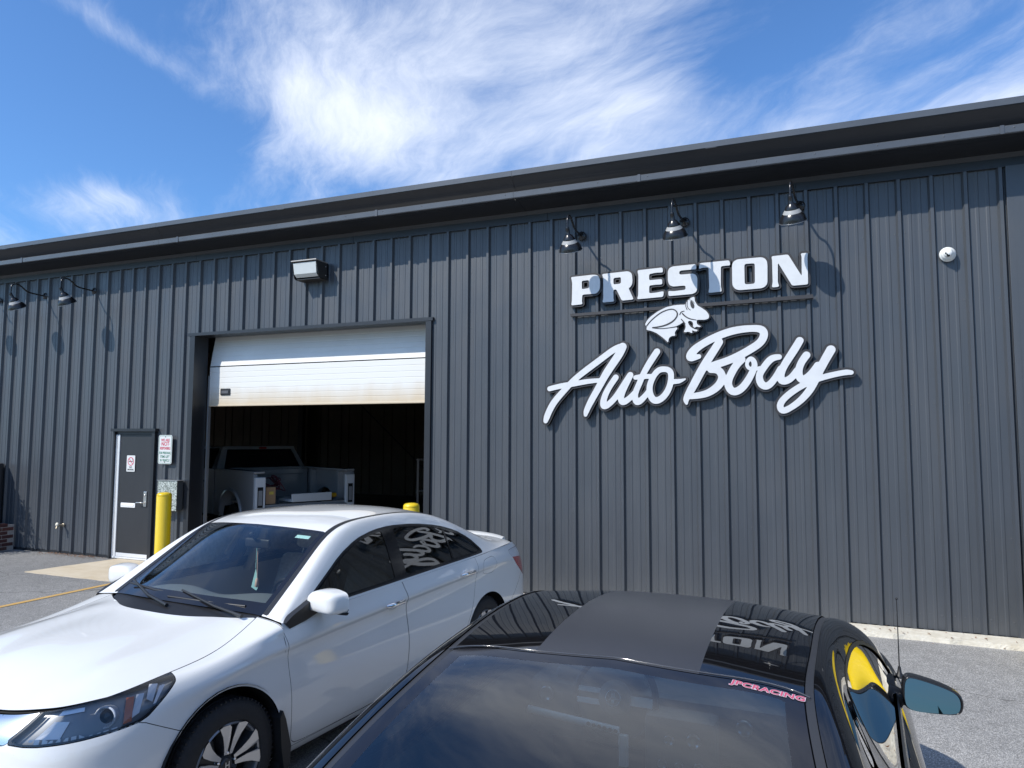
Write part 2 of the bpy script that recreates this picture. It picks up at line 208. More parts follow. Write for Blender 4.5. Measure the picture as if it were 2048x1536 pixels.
    def obj(s, name, m, parent=None, **props):
        me = bpy.data.meshes.new(name); me.from_pydata(s.v, [], s.f)
        me.polygons.foreach_set('use_smooth', s.sm)
        if isinstance(m, (list, tuple)): me.polygons.foreach_set('material_index', s.mi)
        me.validate()
        bm = bmesh.new(); bm.from_mesh(me); bmesh.ops.recalc_face_normals(bm, faces=bm.faces[:]); bm.to_mesh(me); bm.free()
        return link(name, me, m, parent, **props)
def set_smooth_angle(o, ang=35):
    me = o.data; me.polygons.foreach_set('use_smooth', [True]*len(me.polygons)); me.set_sharp_from_angle(angle=math.radians(ang)); return o

# ---------------------------------------------------------------- numpy surface toolkit
def nspline(t, P, q):
    """natural C2 cubic spline through P (n,k) at t, evaluated at q"""
    t = np.asarray(t, float); P = np.asarray(P, float); n = len(t); h = np.diff(t)
    if n == 2: return P[0]+(P[1]-P[0])*((q-t[0])/h[0])[:, None]
    A = np.zeros((n, n)); B = np.zeros_like(P); A[0, 0] = A[-1, -1] = 1
    for i in range(1, n-1):
        A[i, i-1] = h[i-1]; A[i, i] = 2*(h[i-1]+h[i]); A[i, i+1] = h[i]
        B[i] = 6*((P[i+1]-P[i])/h[i]-(P[i]-P[i-1])/h[i-1])
    S = np.linalg.solve(A, B); i = np.clip(np.searchsorted(t, q, side='right')-1, 0, n-2)
    d = (q-t[i])[:, None]; H = h[i][:, None]
    b = (P[i+1]-P[i])/H-H*(2*S[i]+S[i+1])/6
    return P[i]+b*d+S[i]/2*d**2+(S[i+1]-S[i])/(6*H)*d**3
def smooth_poly(pts, k=8, closed=False):
    P = np.array(pts, float)
    if closed: P = np.vstack([P[-2:], P, P[:3]])
    d = np.r_[0, np.cumsum(np.maximum(1e-6, np.linalg.norm(np.diff(P, axis=0), axis=1))**.5)]
    q = np.concatenate([np.linspace(d[i], d[i+1], k, endpoint=False) for i in range(len(d)-1)]+[[d[-1]]])
    R = nspline(d, P, q)
    return R[2*k:-(2*k)-1] if closed else R
def poly_sdf(P, Q):
    """signed distance (negative inside) of points Q (n,2) to closed polygon P (m,2)"""
    P = np.asarray(P, float); A = P; B = np.roll(P, -1, axis=0); D = np.full(len(Q), 1e9); ins = np.zeros(len(Q), bool)
    for a, b in zip(A, B):
        e = b-a; w_ = Q-a; t = np.clip((w_@e)/max(1e-12, e@e), 0, 1); D = np.minimum(D, ((w_-t[:, None]*e)**2).sum(1))
        c = ((a[1] <= Q[:, 1]) != (b[1] <= Q[:, 1])); x = a[0]+(Q[:, 1]-a[1])*(b[0]-a[0])/(b[1]-a[1] if abs(b[1]-a[1]) > 1e-12 else 1e-12)
        ins ^= c & (Q[:, 0] < x)
    D = np.sqrt(D); return np.where(ins, -D, D)
def line_sdf(P, Q):
    """signed distance to an open polyline extended at its ends; negative on its left-hand side"""
    P = np.asarray(P, float); P = np.vstack([P[0]+(P[0]-P[1])*50, P, P[-1]+(P[-1]-P[-2])*50]); best = np.full(len(Q), 1e9); sg = np.ones(len(Q))
    for a, b in zip(P[:-1], P[1:]):
        e = b-a; w_ = Q-a; t = np.clip((w_@e)/(e@e), 0, 1); d = ((w_-t[:, None]*e)**2).sum(1); s = np.where(e[0]*w_[:, 1]-e[1]*w_[:, 0] > 0, -1., 1.)
        u = d < best-1e-12; best = np.where(u, d, best); sg = np.where(u, s, sg)
    return np.sqrt(best)*sg
def cone_sdf(S, Q):
    """distance to a chain of round cones S rows (x,z,r)"""
    D = np.full(len(Q), 1e9)
    for a, b in zip(S[:-1], S[1:]):
        e = b[:2]-a[:2]; t = np.clip(((Q-a[:2])@e)/max(1e-12, e@e), 0, 1)
        D = np.minimum(D, np.linalg.norm(Q-a[:2]-t[:, None]*e, axis=1)-(a[2]+(b[2]-a[2])*t))
    return D
class Sh:
    """triangle sheet: A holds per-vertex columns x y z nx ny nz s t"""
    def __init__(s, A, F): s.A = A; s.F = F
    @property
    def P(s): return s.A[:, :3]
    def compact(s):
        u, inv = np.unique(s.F.ravel(), return_inverse=True); return Sh(s.A[u], inv.reshape(-1, 3))
    def split(s, phi):
        """(inside, outside) of phi<0, cutting the triangles along phi=0"""
        A, F = s.A, s.F
        phi = np.where(np.abs(phi) < 1e-7, 1e-7, phi); pf = phi[F]; neg = pf < 0; c = neg.sum(1)
        fin = [F[c == 3]]; fout = [F[c == 0]]
        base = len(A); newA = []; keyd = {}
        X = F[(c == 1) | (c == 2)]
        if len(X):
            cx = neg[(c == 1) | (c == 2)]; one = cx.sum(1) == 1
            # index of the odd vertex
            odd = np.where(one, cx.argmax(1), (~cx).argmax(1)); r = np.arange(len(X))
            a = X[r, odd]; b = X[r, (odd+1) % 3]; d = X[r, (odd+2) % 3]
            E = np.concatenate([np.stack([a, b], 1), np.stack([a, d], 1)]); Es = np.sort(E, 1); Eu, inv = np.unique(Es, axis=0, return_inverse=True); inv = inv.ravel()
            t = phi[Eu[:, 0]]/(phi[Eu[:, 0]]-phi[Eu[:, 1]]); NA = A[Eu[:, 0]]*(1-t[:, None])+A[Eu[:, 1]]*t[:, None]
            A = np.vstack([A, NA]); n = len(X); ab = base+inv[:n]; ad = base+inv[n:]
            t1 = np.stack([a, ab, ad], 1); q1 = np.stack([ab, b, d], 1); q2 = np.stack([ab, d, ad], 1)
            fin += [t1[one], q1[~one], q2[~one]]; fout += [t1[~one], q1[one], q2[one]]
            # q arrays share the "rest" side
        Fi = np.vstack(fin); Fo = np.vstack(fout)
        return Sh(A, Fi).compact() if len(Fi) else None, Sh(A, Fo).compact() if len(Fo) else None
    def inside(s, fn, off=0.0): return s.split(fn(s)+off)[0]
    def take(s, fn, gap=0.0015):
        """part inside fn and the rest, with a shut-line between them"""
        if s is None: return None, None
        p = s.split(fn(s)+gap)[0]; r = s.split(-(fn(s)-gap))[0]
        return p, r
    def mirror(s):
        A = s.A.copy(); A[:, 1] *= -1; A[:, 4] *= -1; return Sh(A, s.F[:, ::-1])
    def shift(s, d):
        A = s.A.copy(); A[:, :3] += A[:, 3:6]*d; return Sh(A, s.F)
    def join(s, o):
        if o is None: return s
        return Sh(np.vstack([s.A, o.A]), np.vstack([s.F, o.F+len(s.A)]))
    def boundary(s):
        F = s.F; E = np.concatenate([F[:, [0, 1]], F[:, [1, 2]], F[:, [2, 0]]]); Es = np.sort(E, 1); _, inv, ct = np.unique(Es, axis=0, return_inverse=True, return_counts=True)
        return E[ct[inv.ravel()] == 1]
    def obj(s, name, m, parent=None, thick=0.0, lip_dir=None, **props):
        A, F = s.A, s.F; V = A[:, :3]; Nn = A[:, 3:6]/np.maximum(1e-9, np.linalg.norm(A[:, 3:6], axis=1))[:, None]
        nsurf = len(F); allF = F; VV = V; NN = Nn
        if thick:
            E = s.boundary(); u, inv = np.unique(E.ravel(), return_inverse=True); inv = inv.reshape(-1, 2); n0 = len(V); k = len(u)
            d = -Nn[u]*thick if lip_dir is None else np.tile(np.array(lip_dir, float)*thick, (k, 1))
            VV = np.vstack([V, V[u], V[u]+d]); a = n0+inv[:, 0]; b = n0+inv[:, 1]
            allF = np.vstack([F, np.stack([a, a+k, b], 1), np.stack([b, a+k, b+k], 1)])
            # edge normals
            en = np.zeros((len(VV), 3)); ed = V[E[:, 1]]-V[E[:, 0]]; fn = np.cross(ed, -Nn[E[:, 0]]); fn = -fn/np.maximum(1e-9, np.linalg.norm(fn, axis=1))[:, None]
            for j in (0, 1): np.add.at(en, n0+inv[:, j], -fn); np.add.at(en, n0+k+inv[:, j], -fn)
            NN = en; NN[:n0] = Nn; l = np.linalg.norm(NN, axis=1); NN[l < 1e-6] = (0, 0, 1)
            NN = NN/np.maximum(1e-9, np.linalg.norm(NN, axis=1))[:, None]
        me = bpy.data.meshes.new(name); me.vertices.add(len(VV)); me.vertices.foreach_set('co', VV.astype(np.float32).ravel())
        me.loops.add(len(allF)*3); me.loops.foreach_set('vertex_index', allF.astype(np.int32).ravel())
        me.polygons.add(len(allF)); me.polygons.foreach_set('loop_start', np.arange(0, len(allF)*3, 3, dtype=np.int32)); me.polygons.foreach_set('loop_total', np.full(len(allF), 3, np.int32))
        me.polygons.foreach_set('use_smooth', np.ones(len(allF), bool)); me.update(calc_edges=True)
        me.normals_split_custom_set_from_vertices(NN.astype(np.float32).tolist())
        return link(name, me, m, parent, **props)
def grid_sheet(G, S=None, T=None, flip=False):
    """G (nu,nv,3) -> Sh with analytic-like normals"""
    du = np.gradient(G, axis=0); dv = np.gradient(G, axis=1); N_ = np.cross(du, dv); l = np.linalg.norm(N_, axis=2, keepdims=True); N_ = N_/np.maximum(1e-12, l)
    if flip: N_ = -N_
    nu, nv = G.shape[:2]
    if S is None: S, T = np.meshgrid(np.arange(nu), np.arange(nv), indexing='ij')
    A = np.concatenate([G, N_, S[..., None], T[..., None]], 2).reshape(-1, 8).astype(float)
    i = np.arange(nu*nv).reshape(nu, nv); a, b, c, d = i[:-1, :-1].ravel(), i[1:, :-1].ravel(), i[1:, 1:].ravel(), i[:-1, 1:].ravel()
    F = np.vstack([np.stack([a, b, c], 1), np.stack([a, c, d], 1)])
    if flip: F = F[:, ::-1]
    return Sh(A, F)
def patch(lines, ku, kv, us=None, vs=None, flip=False):
    """C2 surface through control lines (nl, ncol, 3); S,T = fractional column and line index"""
    Lz = np.asarray(lines, float); nl, nc = Lz.shape[:2]
    du = np.linalg.norm(np.diff(Lz, axis=1), axis=2).mean(0)**.8; tu = np.r_[0, np.cumsum(np.maximum(du, 1e-3))]
    ci = np.linspace(0, nc-1, (nc-1)*ku+1) if us is None else np.asarray(us)
    qu = np.interp(ci, np.arange(nc), tu)
    G1 = nspline(tu, Lz.transpose(1, 0, 2).reshape(nc, -1), qu).reshape(len(qu), nl, 3)
    dv = np.linalg.norm(np.diff(Lz, axis=0), axis=2).mean(1)**.8; tv = np.r_[0, np.cumsum(np.maximum(dv, 1e-3))]
    li = np.linspace(0, nl-1, (nl-1)*kv+1) if vs is None else np.asarray(vs)
    qv = np.interp(li, np.arange(nl), tv)
    G = nspline(tv, G1.transpose(1, 0, 2).reshape(nl, -1), qv).reshape(len(qv), len(qu), 3).transpose(1, 0, 2)
    S, T = np.meshgrid(ci, li, indexing='ij')
    return grid_sheet(G, S, T, flip)
def dense_line(P, n):
    P = np.asarray(P, float); d = np.linalg.norm(np.diff(P, axis=0), axis=1)**.8; t = np.r_[0, np.cumsum(d)]
    return nspline(t, P, np.interp(np.linspace(0, len(P)-1, n), np.arange(len(P)), t))
def patch_edge(edge, lines, kv):
    """patch whose first line is exactly the given dense edge; the other lines run alongside it"""
    n = len(edge); D = [edge]+[dense_line(l, n) for l in lines]; G1 = np.stack(D, 1); nl = len(D)
    dv = np.linalg.norm(np.diff(G1, axis=1), axis=2).mean(0)**.8; tv = np.r_[0, np.cumsum(dv)]; li = np.linspace(0, nl-1, (nl-1)*kv+1)
    G = nspline(tv, G1.transpose(1, 0, 2).reshape(nl, -1), np.interp(li, np.arange(nl), tv)).reshape(len(li), n, 3).transpose(1, 0, 2)
    S, T = np.meshgrid(np.linspace(0, 4, n), li, indexing='ij'); sh = grid_sheet(G, S, T)
    if sh.A[:, 5].sum() < 0: sh.A[:, 3:6] *= -1; sh.F = sh.F[:, ::-1]
    return sh
def field_grid(x0, x1, z0, z1, h):
    nx = int((x1-x0)/h)+2; nz = int((z1-z0)/h)+2; X, Z = np.meshgrid(np.linspace(x0, x1, nx), np.linspace(z0, z1, nz), indexing='ij')
    G = np.stack([X, np.zeros_like(X), Z], 2); sh = grid_sheet(G); sh.A[:, 3:6] = (0, -1, 0)
    f = sh.F; n = np.cross(sh.P[f[0, 1]]-sh.P[f[0, 0]], sh.P[f[0, 2]]-sh.P[f[0, 0]])
    if n[1] > 0: sh.F = sh.F[:, ::-1]
    return sh
def plate(field, x0, x1, z0, z1, h, y, thick, name, m, parent=None, **props):
    """flat board standing in a wall plane (facing -y) with the outline field<0; thickness goes towards +y"""
    sh = field_grid(x0, x1, z0, z1, h); p = sh.split(field(sh.P[:, [0, 2]]))[0]
    p.A[:, 1] = y
    return p.obj(name, m, parent, thick=thick, **props)
# ================================================================ ground
def ground_mat():
    m = bpy.data.materials.new('asphalt'); m.use_nodes = True; nt = m.node_tree; b = nt.nodes['Principled BSDF']; N = nt.nodes.new; Lk = nt.links.new
    tc = N('ShaderNodeTexCoord')
    def noise(s, d, r=.6, dist=0):
        n = N('ShaderNodeTexNoise'); n.inputs['Scale'].default_value = s; n.inputs['Detail'].default_value = d; n.inputs['Roughness'].default_value = r; n.inputs['Distortion'].default_value = dist; Lk(tc.outputs['Object'], n.inputs['Vector']); return n.outputs['Fac']
    def mr(v, a0, a1, b0, b1):
        n = N('ShaderNodeMapRange'); Lk(v, n.inputs[0]); n.inputs[1].default_value = a0; n.inputs[2].default_value = a1; n.inputs[3].default_value = b0; n.inputs[4].default_value = b1; return n.outputs[0]
    def mul(a, bb):
        n = N('ShaderNodeMath'); n.operation = 'MULTIPLY'; Lk(a, n.inputs[0]); Lk(bb, n.inputs[1]); return n.outputs[0]
    v = N('ShaderNodeTexVoronoi'); v.inputs['Scale'].default_value = 165; Lk(tc.outputs['Object'], v.inputs['Vector'])
    hs = N('ShaderNodeSeparateColor'); Lk(v.outputs['Color'], hs.inputs[0])
    r1 = N('ShaderNodeValToRGB'); Lk(hs.outputs[0], r1.inputs[0]); e = r1.color_ramp.elements; e[0].position = 0.0; e[0].color = (.20, .20, .195, 1); e[1].position = 1.0; e[1].color = (.66, .64, .61, 1)
    q = r1.color_ramp.elements.new(.5); q.color = (.34, .335, .325, 1); q = r1.color_ramp.elements.new(.85); q.color = (.44, .43, .415, 1)
    f = mul(mr(v.outputs['Distance'], .35, .8, 1, .6), mr(noise(.5, 6, .6, .5), .3, .7, .84, 1.12)); f = mul(f, mr(noise(7, 6), .3, .7, .88, 1.10))
    # the lot is more worn and greyer on the west side
    sp = N('ShaderNodeSeparateXYZ'); Lk(tc.outputs['Object'], sp.inputs[0]); f = mul(f, mr(sp.outputs[0], -8.8, -7.2, .70, 1.0))
    f = mul(f, mr(noise(1.3, 5, .65, 1.2), .66, .76, 1, .62))                                   # oil and water stains
    # hairline cracks
    ad = N('ShaderNodeVectorMath'); ad.operation = 'MULTIPLY_ADD'; nn = N('ShaderNodeTexNoise'); nn.inputs['Scale'].default_value = 2.5; nn.inputs['Detail'].default_value = 6; Lk(tc.outputs['Object'], nn.inputs['Vector']); Lk(nn.outputs['Color'], ad.inputs[0]); ad.inputs[1].default_value = (.55, .55, 0); Lk(tc.outputs['Object'], ad.inputs[2])
    ck = N('ShaderNodeTexVoronoi'); ck.feature = 'DISTANCE_TO_EDGE'; ck.inputs['Scale'].default_value = .38; Lk(ad.outputs[0], ck.inputs['Vector']); crack = mr(ck.outputs['Distance'], .0, .0045, .35, 1); f = mul(f, crack)
    mx = N('ShaderNodeMix'); mx.data_type = 'RGBA'; mx.blend_type = 'MULTIPLY'; mx.inputs[0].default_value = 1; Lk(r1.outputs[0], mx.inputs[6]); cb = N('ShaderNodeCombineColor')
    for i in range(3): Lk(f, cb.inputs[i])
    Lk(cb.outputs[0], mx.inputs[7]); Lk(mx.outputs[2], b.inputs['Base Color']); b.inputs['Roughness'].default_value = .85
    bp = N('ShaderNodeBump'); bp.inputs['Strength'].default_value = .5; bp.inputs['Distance'].default_value = .004; bp.invert = True; Lk(v.outputs['Distance'], bp.inputs['Height']); Lk(bp.outputs[0], b.inputs['Normal'])
    return m
g = MB(); n = 40
g.add([(-900, -900, 0), (900, -900, 0), (900, 900, 0), (-900, 900, 0)], [(0, 1, 2, 3)])
g.obj('ground', ground_mat(), kind='structure')
m_conc = mat('old_concrete', (.50, .41, .28), .9, var=.3, vscale=3, bump=.5, bscale=60, detail=10, vcol=(.60, .52, .40))
# concrete pad in front of the door, edge slightly broken
random.seed(3)
def ragged(x0, y0, x1, y1, k, amp, rnd=random):
    return [(x0+(x1-x0)*i/k+rnd.uniform(-amp, amp), y0+(y1-y0)*i/k+rnd.uniform(-amp, amp)) for i in range(k+1)]
def slab(pts, z, name, m, **pr):
    b = MB(); k = len(pts); b.add([(p[0], p[1], z) for p in pts]+[(p[0], p[1], -.05) for p in pts], [tuple(range(k))]+[(i, (i+1) % k, (i+1) % k+k, i+k) for i in range(k)]); return b.obj(name, m, **pr)
slab(ragged(-10.85, 7.36, -4.4, 7.36, 40, .012)+[(-4.4, 8.72)]+ragged(-10.6, 8.72, -10.85, 7.4, 8, .012), .010, 'concrete_pad', m_conc, kind='structure')
m_strip = mat('pale_concrete', (.55, .50, .40), .92, var=.3, vscale=9, bump=.9, bscale=45, detail=9, vcol=(.74, .70, .60))
slab(ragged(-4.3, 8.42, 7, 8.42, 90, .016)+[(7, 8.73), (-4.3, 8.73)], .05, 'concrete_footing', m_strip, kind='structure')
m_yel = mat('faded_yellow_paint', (.55, .30, .05), .8, var=.35, vscale=25, detail=10, vcol=(.45, .33, .16))
ln = MB(); ln.add([(-9.09, -4, .005), (-8.99, -4, .005), (-8.86, 7.3, .005), (-8.95, 7.3, .005)], [(0, 1, 2, 3)]); ln.obj('parking_line', m_yel, kind='structure')
# ================================================================ building
WY = 8.76
def clad_mat():
    m = bpy.data.materials.new('charcoal_cladding'); m.use_nodes = True; nt = m.node_tree; b = nt.nodes['Principled BSDF']; N = nt.nodes.new; Lk = nt.links.new
    tc = N('ShaderNodeTexCoord'); sp = N('ShaderNodeSeparateXYZ'); Lk(tc.outputs['Object'], sp.inputs[0])
    def nz(sc, scale, det, r=.6):
        mp = N('ShaderNodeMapping'); mp.inputs[3].default_value = sc; Lk(tc.outputs['Object'], mp.inputs[0]); n = N('ShaderNodeTexNoise'); n.inputs['Scale'].default_value = scale; n.inputs['Detail'].default_value = det; n.inputs['Roughness'].default_value = r; Lk(mp.outputs[0], n.inputs['Vector']); return n.outputs['Fac']
    def mr(v, a0, a1, b0, b1):
        n = N('ShaderNodeMapRange'); Lk(v, n.inputs[0]); n.inputs[1].default_value = a0; n.inputs[2].default_value = a1; n.inputs[3].default_value = b0; n.inputs[4].default_value = b1; return n.outputs[0]
    def mixc(f, c1, c2):
        n = N('ShaderNodeMix'); n.data_type = 'RGBA'; Lk(f, n.inputs[0])
        for k, c in ((6, c1), (7, c2)):
            if isinstance(c, tuple): n.inputs[k].default_value = (*c, 1)
            else: Lk(c, n.inputs[k])
        return n.outputs[2]
    def mul(a, b_):
        n = N('ShaderNodeMath'); n.operation = 'MULTIPLY'; Lk(a, n.inputs[0]); Lk(b_, n.inputs[1]); return n.outputs[0]
    base = mixc(mr(nz((1, 1, .3), .9, 6), .3, .7, 0, 1), (.050, .057, .068), (.066, .072, .080))
    streak = mr(nz((9, 9, .16), 2.2, 8, .7), .56, .78, 0, .45); base = mixc(streak, base, (.095, .098, .10))
    drip = mr(nz((14, 14, .10), 1.7, 6, .6), .60, .75, 0, .5); base = mixc(drip, base, (.028, .031, .036))
    dust = mul(mr(sp.outputs[2], .05, .45, .4, 0), mr(nz((1, 1, 1), 3.5, 9, .7), .35, .7, .15, 1)); base = mixc(dust, base, (.095, .096, .098))
    scuff = mr(nz((1, 1, 1.8), 17, 3, .5), .80, .82, 0, .8); base = mixc(scuff, base, (.16, .16, .16))
    Lk(base, b.inputs['Base Color']); Lk(mr(nz((1, 1, .5), 2.3, 6), .3, .7, .30, .50), b.inputs['Roughness']); b.inputs['Specular IOR Level'].default_value = .55
    bp = N('ShaderNodeBump'); bp.inputs['Strength'].default_value = .30; bp.inputs['Distance'].default_value = .012; Lk(nz((1.3, 1, .45), 1.5, 3, .4), bp.inputs['Height'])
    b2 = N('ShaderNodeBump'); b2.inputs['Strength'].default_value = .10; b2.inputs['Distance'].default_value = .002; Lk(nz((1, 1, 1), 22, 3, .5), b2.inputs['Height']); Lk(bp.outputs[0], b2.inputs['Normal']); Lk(b2.outputs[0], b.inputs['Normal']); return m
m_clad = clad_mat()
m_trim = mat('charcoal_trim', (.017, .019, .023), .38, var=.12, vscale=2.5, bump=.12, bscale=2, spec=.5)
m_gut = mat('gutter_metal', (.075, .080, .088), .30, var=.15, vscale=1.7, bump=.15, bscale=1.5, spec=.6)
m_dark = mat('joint_black', (.010, .010, .012), .6)  # plain black for the strip between the door sections
m_screw = mat('screw_head', (.075, .082, .092), .4)
bld = empty('building', (0, WY, 0), label='long charcoal metal clad workshop building with roller door opening and gutter', category='building')
def wp(o): o.location = Vector((0, -WY, 0)); return o
def rib_u(i):
    t = i/10; return ((.0045*t+.0212)*t+3.0434)*t-4.777
def profile(ua, ub, z0, z1, mb):
    """one sheet of ribbed cladding between ua and ub, as a strip with the rib profile"""
    pts = []
    for i in range(-56, 40):
        c = rib_u(i)-.012; p = .3045
        pts += [(c-.034, WY), (c-.016, WY-.038), (c+.016, WY-.038), (c+.034, WY)]
        for q in (.345, .665):
            m_ = c+p*q; pts += [(m_-.020, WY), (m_-.012, WY-.0045), (m_+.012, WY-.0045), (m_+.020, WY)]
    pts.sort()
    xs = [p[0] for p in pts]; ys = [p[1] for p in pts]
    inner = [p for p in pts if ua < p[0] < ub]
    ring = [(ua, float(np.interp(ua, xs, ys)))]+inner+[(ub, float(np.interp(ub, xs, ys)))]
    k = len(ring); mb.add([(x, y, z0) for x, y in ring]+[(x, y, z1) for x, y in ring], [(i, i+1, i+1+k, i+k) for i in range(k-1)])
OPX0, OPX1, OPZ = -9.08, -4.80, 3.70
DRX0, DRX1, DRZ = -10.80, -9.86, 2.165
WT, WB = 4.99, .045
panels = []
cuts = [rib_u(i)+.005 for i in range(-54, 36, 3)]
for a, b in zip(cuts[:-1], cuts[1:]):
    segs = []
    def spans(a, b, x0, x1):
        o = []
        if a < x0: o.append((a, min(b, x0), False))
        if b > x0 and a < x1: o.append((max(a, x0), min(b, x1), True))
        if b > x1: o.append((max(a, x1), b, False))
        return [s_ for s_ in o if s_[1]-s_[0] > .004]
    mb = MB()
    for (s0, s1, dr) in spans(a, b, DRX0, DRX1):
        if dr: profile(s0, s1, DRZ, WT, mb)
        else:
            for (t0, t1, op) in spans(s0, s1, OPX0, OPX1): profile(t0, t1, OPZ if op else WB, WT, mb)
    wp(mb.obj('wall_panel', m_clad, bld))
# trims
def cbox(name, m, *a, bev=0.0, parent=bld):
    return wp(MB().box(*a, bev=bev).obj(name, m, parent))
X0, X1 = rib_u(-54), rib_u(33)
t = MB()
for xx in np.arange(X0, X1, 3.05):
    t.box(xx, min(xx+3.046, X1), WY-.040-.002*random.random(), WY+.03, 4.925, 5.02)
wp(t.obj('eave_trim', m_trim, bld))
b = MB()       # girt screws: rows of small heads
for z in (1.02, 2.42, 3.55, 4.33):
    for i in range(-44, 24):
        for q in (.055, .27):
            u = rib_u(i)+q-.012; zz = z+random.uniform(-.02, .02)
            if random.random() < .25: continue
            if OPX0-.1 < u < OPX1+.1 and zz < OPZ+.1: continue
            if DRX0-.1 < u < DRX1+.1 and zz < DRZ+.1: continue
            b.lathe([(0.0001, -.004), (.0035, -.0035), (.0045, -.001), (.0075, 0)], 6, M=Matrix.Translation((u, WY-.001, zz)) @ Matrix.Rotation(-math.pi/2, 4, 'X'))
for i in range(-1, 24):
    for q in (.05, .14, .25):
        b.lathe([(0.0001, -.004), (.0035, -.0035), (.0045, -.001), (.0075, 0)], 6, M=Matrix.Translation((rib_u(i)+q, WY-.001, .20+random.uniform(-.01, .01))) @ Matrix.Rotation(-math.pi/2, 4, 'X'))
wp(b.obj('screw', m_screw, bld, kind='stuff'))
# gutter, swept profile (y,z)
def sweep(prof, x0, x1, name, m, parent=bld, closed=False, seg=6.1):
    mb = MB(); n = len(prof); xs = list(np.arange(x0, x1, seg))+[x1]
    for a, b_ in zip(xs[:-1], xs[1:]):
        vs = [(a+.0015, y, z) for y, z in prof]+[(b_-.0015, y, z) for y, z in prof]
        mb.add(vs, [(i, (i+1) % n, (i+1) % n+n, i+n) for i in range(n if closed else n-1)])
    return wp(mb.obj(name, m, parent))
sweep([(8.31, 5.19), (8.238, 5.186), (8.232, 5.178), (8.235, 5.112), (8.242, 5.104), (8.262, 5.104)], X0-.3, X1+.2, 'gutter_lip', m_gut)
sweep([(8.20, 5.418), (8.178, 5.412), (8.174, 5.366), (8.186, 5.358), (8.26, 5.285), (8.335, 5.200), (8.33, 5.188)], X0-.3, X1+.2, 'gutter', m_trim)
sweep([(8.26, 5.106), (8.36, 5.104), (8.37, 5.135), (8.55, 5.100), (8.70, 5.070), (8.722, 5.02)], X0-.3, X1+.2, 'soffit', m_trim)
b = MB()
for xx in np.arange(X0, X1, .61):
    b.lathe([(0.0001, -.005), (.005, -.004), (.009, 0)], 6, M=Matrix.Translation((xx+.2, 8.233, 5.158)) @ Matrix.Rotation(-math.pi/2, 4, 'X'))
wp(b.obj('gutter_screw', m_screw, bld, kind='stuff'))
for xx in np.arange(X0+1.3, X1, 3.66):
    q = MB(); q.prism([(0, 0)], 0, 0) if False else None
    q.box(xx, xx+.035, 8.226, 8.240, 5.102, 5.190); wp(q.obj('gutter_strap', m_gut, bld))
for xx in np.arange(X0+2.1, X1, 6.1):
    q = MB(); q.box(xx, xx+.12, 8.168, 8.179, 5.362, 5.416); wp(q.obj('gutter_joint', m_trim, bld))
sweep([(8.168, 5.372), (8.166, 5.440), (8.20, 5.446)], X0-.3, X1+.2, 'roof_edge', m_gut)
# roof: standing seams
r = MB(); r.add([(X0-.3, 8.175, 5.440), (X1+.2, 8.175, 5.440), (X1+.2, 20.5, 6.45), (X0-.3, 20.5, 6.45)], [(0, 1, 2, 3)])
r.add([(X0-.3, 8.175, 5.440), (X1+.2, 8.175, 5.440), (X1+.2, 8.175, 5.425), (X0-.3, 8.175, 5.425)], [(0, 1, 2, 3)])
for xx in np.arange(X0, X1, .6): r.box(xx, xx+.03, 8.20, 8.26, 5.425, 5.44)
m_roof = mat('galvanised_roof', (.13, .135, .145), .35, metal=.5, var=.15, vscale=2)
wp(r.obj('roof', m_roof, bld))
# base trim shadow gap, drip
cbox('base_angle', m_trim, X0, DRX0-.02, WY-.006, WY+.03, .0, .05); cbox('base_angle', m_trim, OPX1+.02, X1, WY-.0, WY+.03, .03, .052)
# downspout at the right
d = MB(); d.box(2.10, 2.34, WY-.058, WY-.020, .06, 4.93, bev=.004); wp(d.obj('sheet_lap_trim', m_clad, bld))
# roller opening: header and jamb trims, reveals
hd = MB(); hd.prism([(0, 0)], 0, 0) if False else None
hd.box(OPX0-.14, OPX1+.10, WY-.050, WY-.002, OPZ-.018, OPZ+.030); hd.box(OPX0, OPX1, WY-.002, 9.02, OPZ-.016, OPZ-.002)
wp(hd.obj('header_trim', m_trim, bld))
for x0, x1 in ((OPX0-.09, OPX0+.012), (OPX1-.012, OPX1+.075)):
    j = MB(); j.box(x0, x1, WY-.044, WY-.001, .02, OPZ-.018); wp(j.obj('jamb_trim', m_trim, bld))
jl = MB(); jl.box(OPX0-.01, OPX0, WY, 9.02, 0.0, OPZ); wp(jl.obj('jamb', m_trim, bld))
jl = MB(); jl.box(OPX1, OPX1+.01, WY, 9.02, 0.0, OPZ); wp(jl.obj('jamb', m_trim, bld))
m_track = mat('galvanised_track', (.45, .46, .47), .4, metal=.7)
for x0 in (OPX0+.012, OPX1-.05): cbox('door_track', m_track, x0, x0+.03, 9.03, 9.08, .02, 3.05)
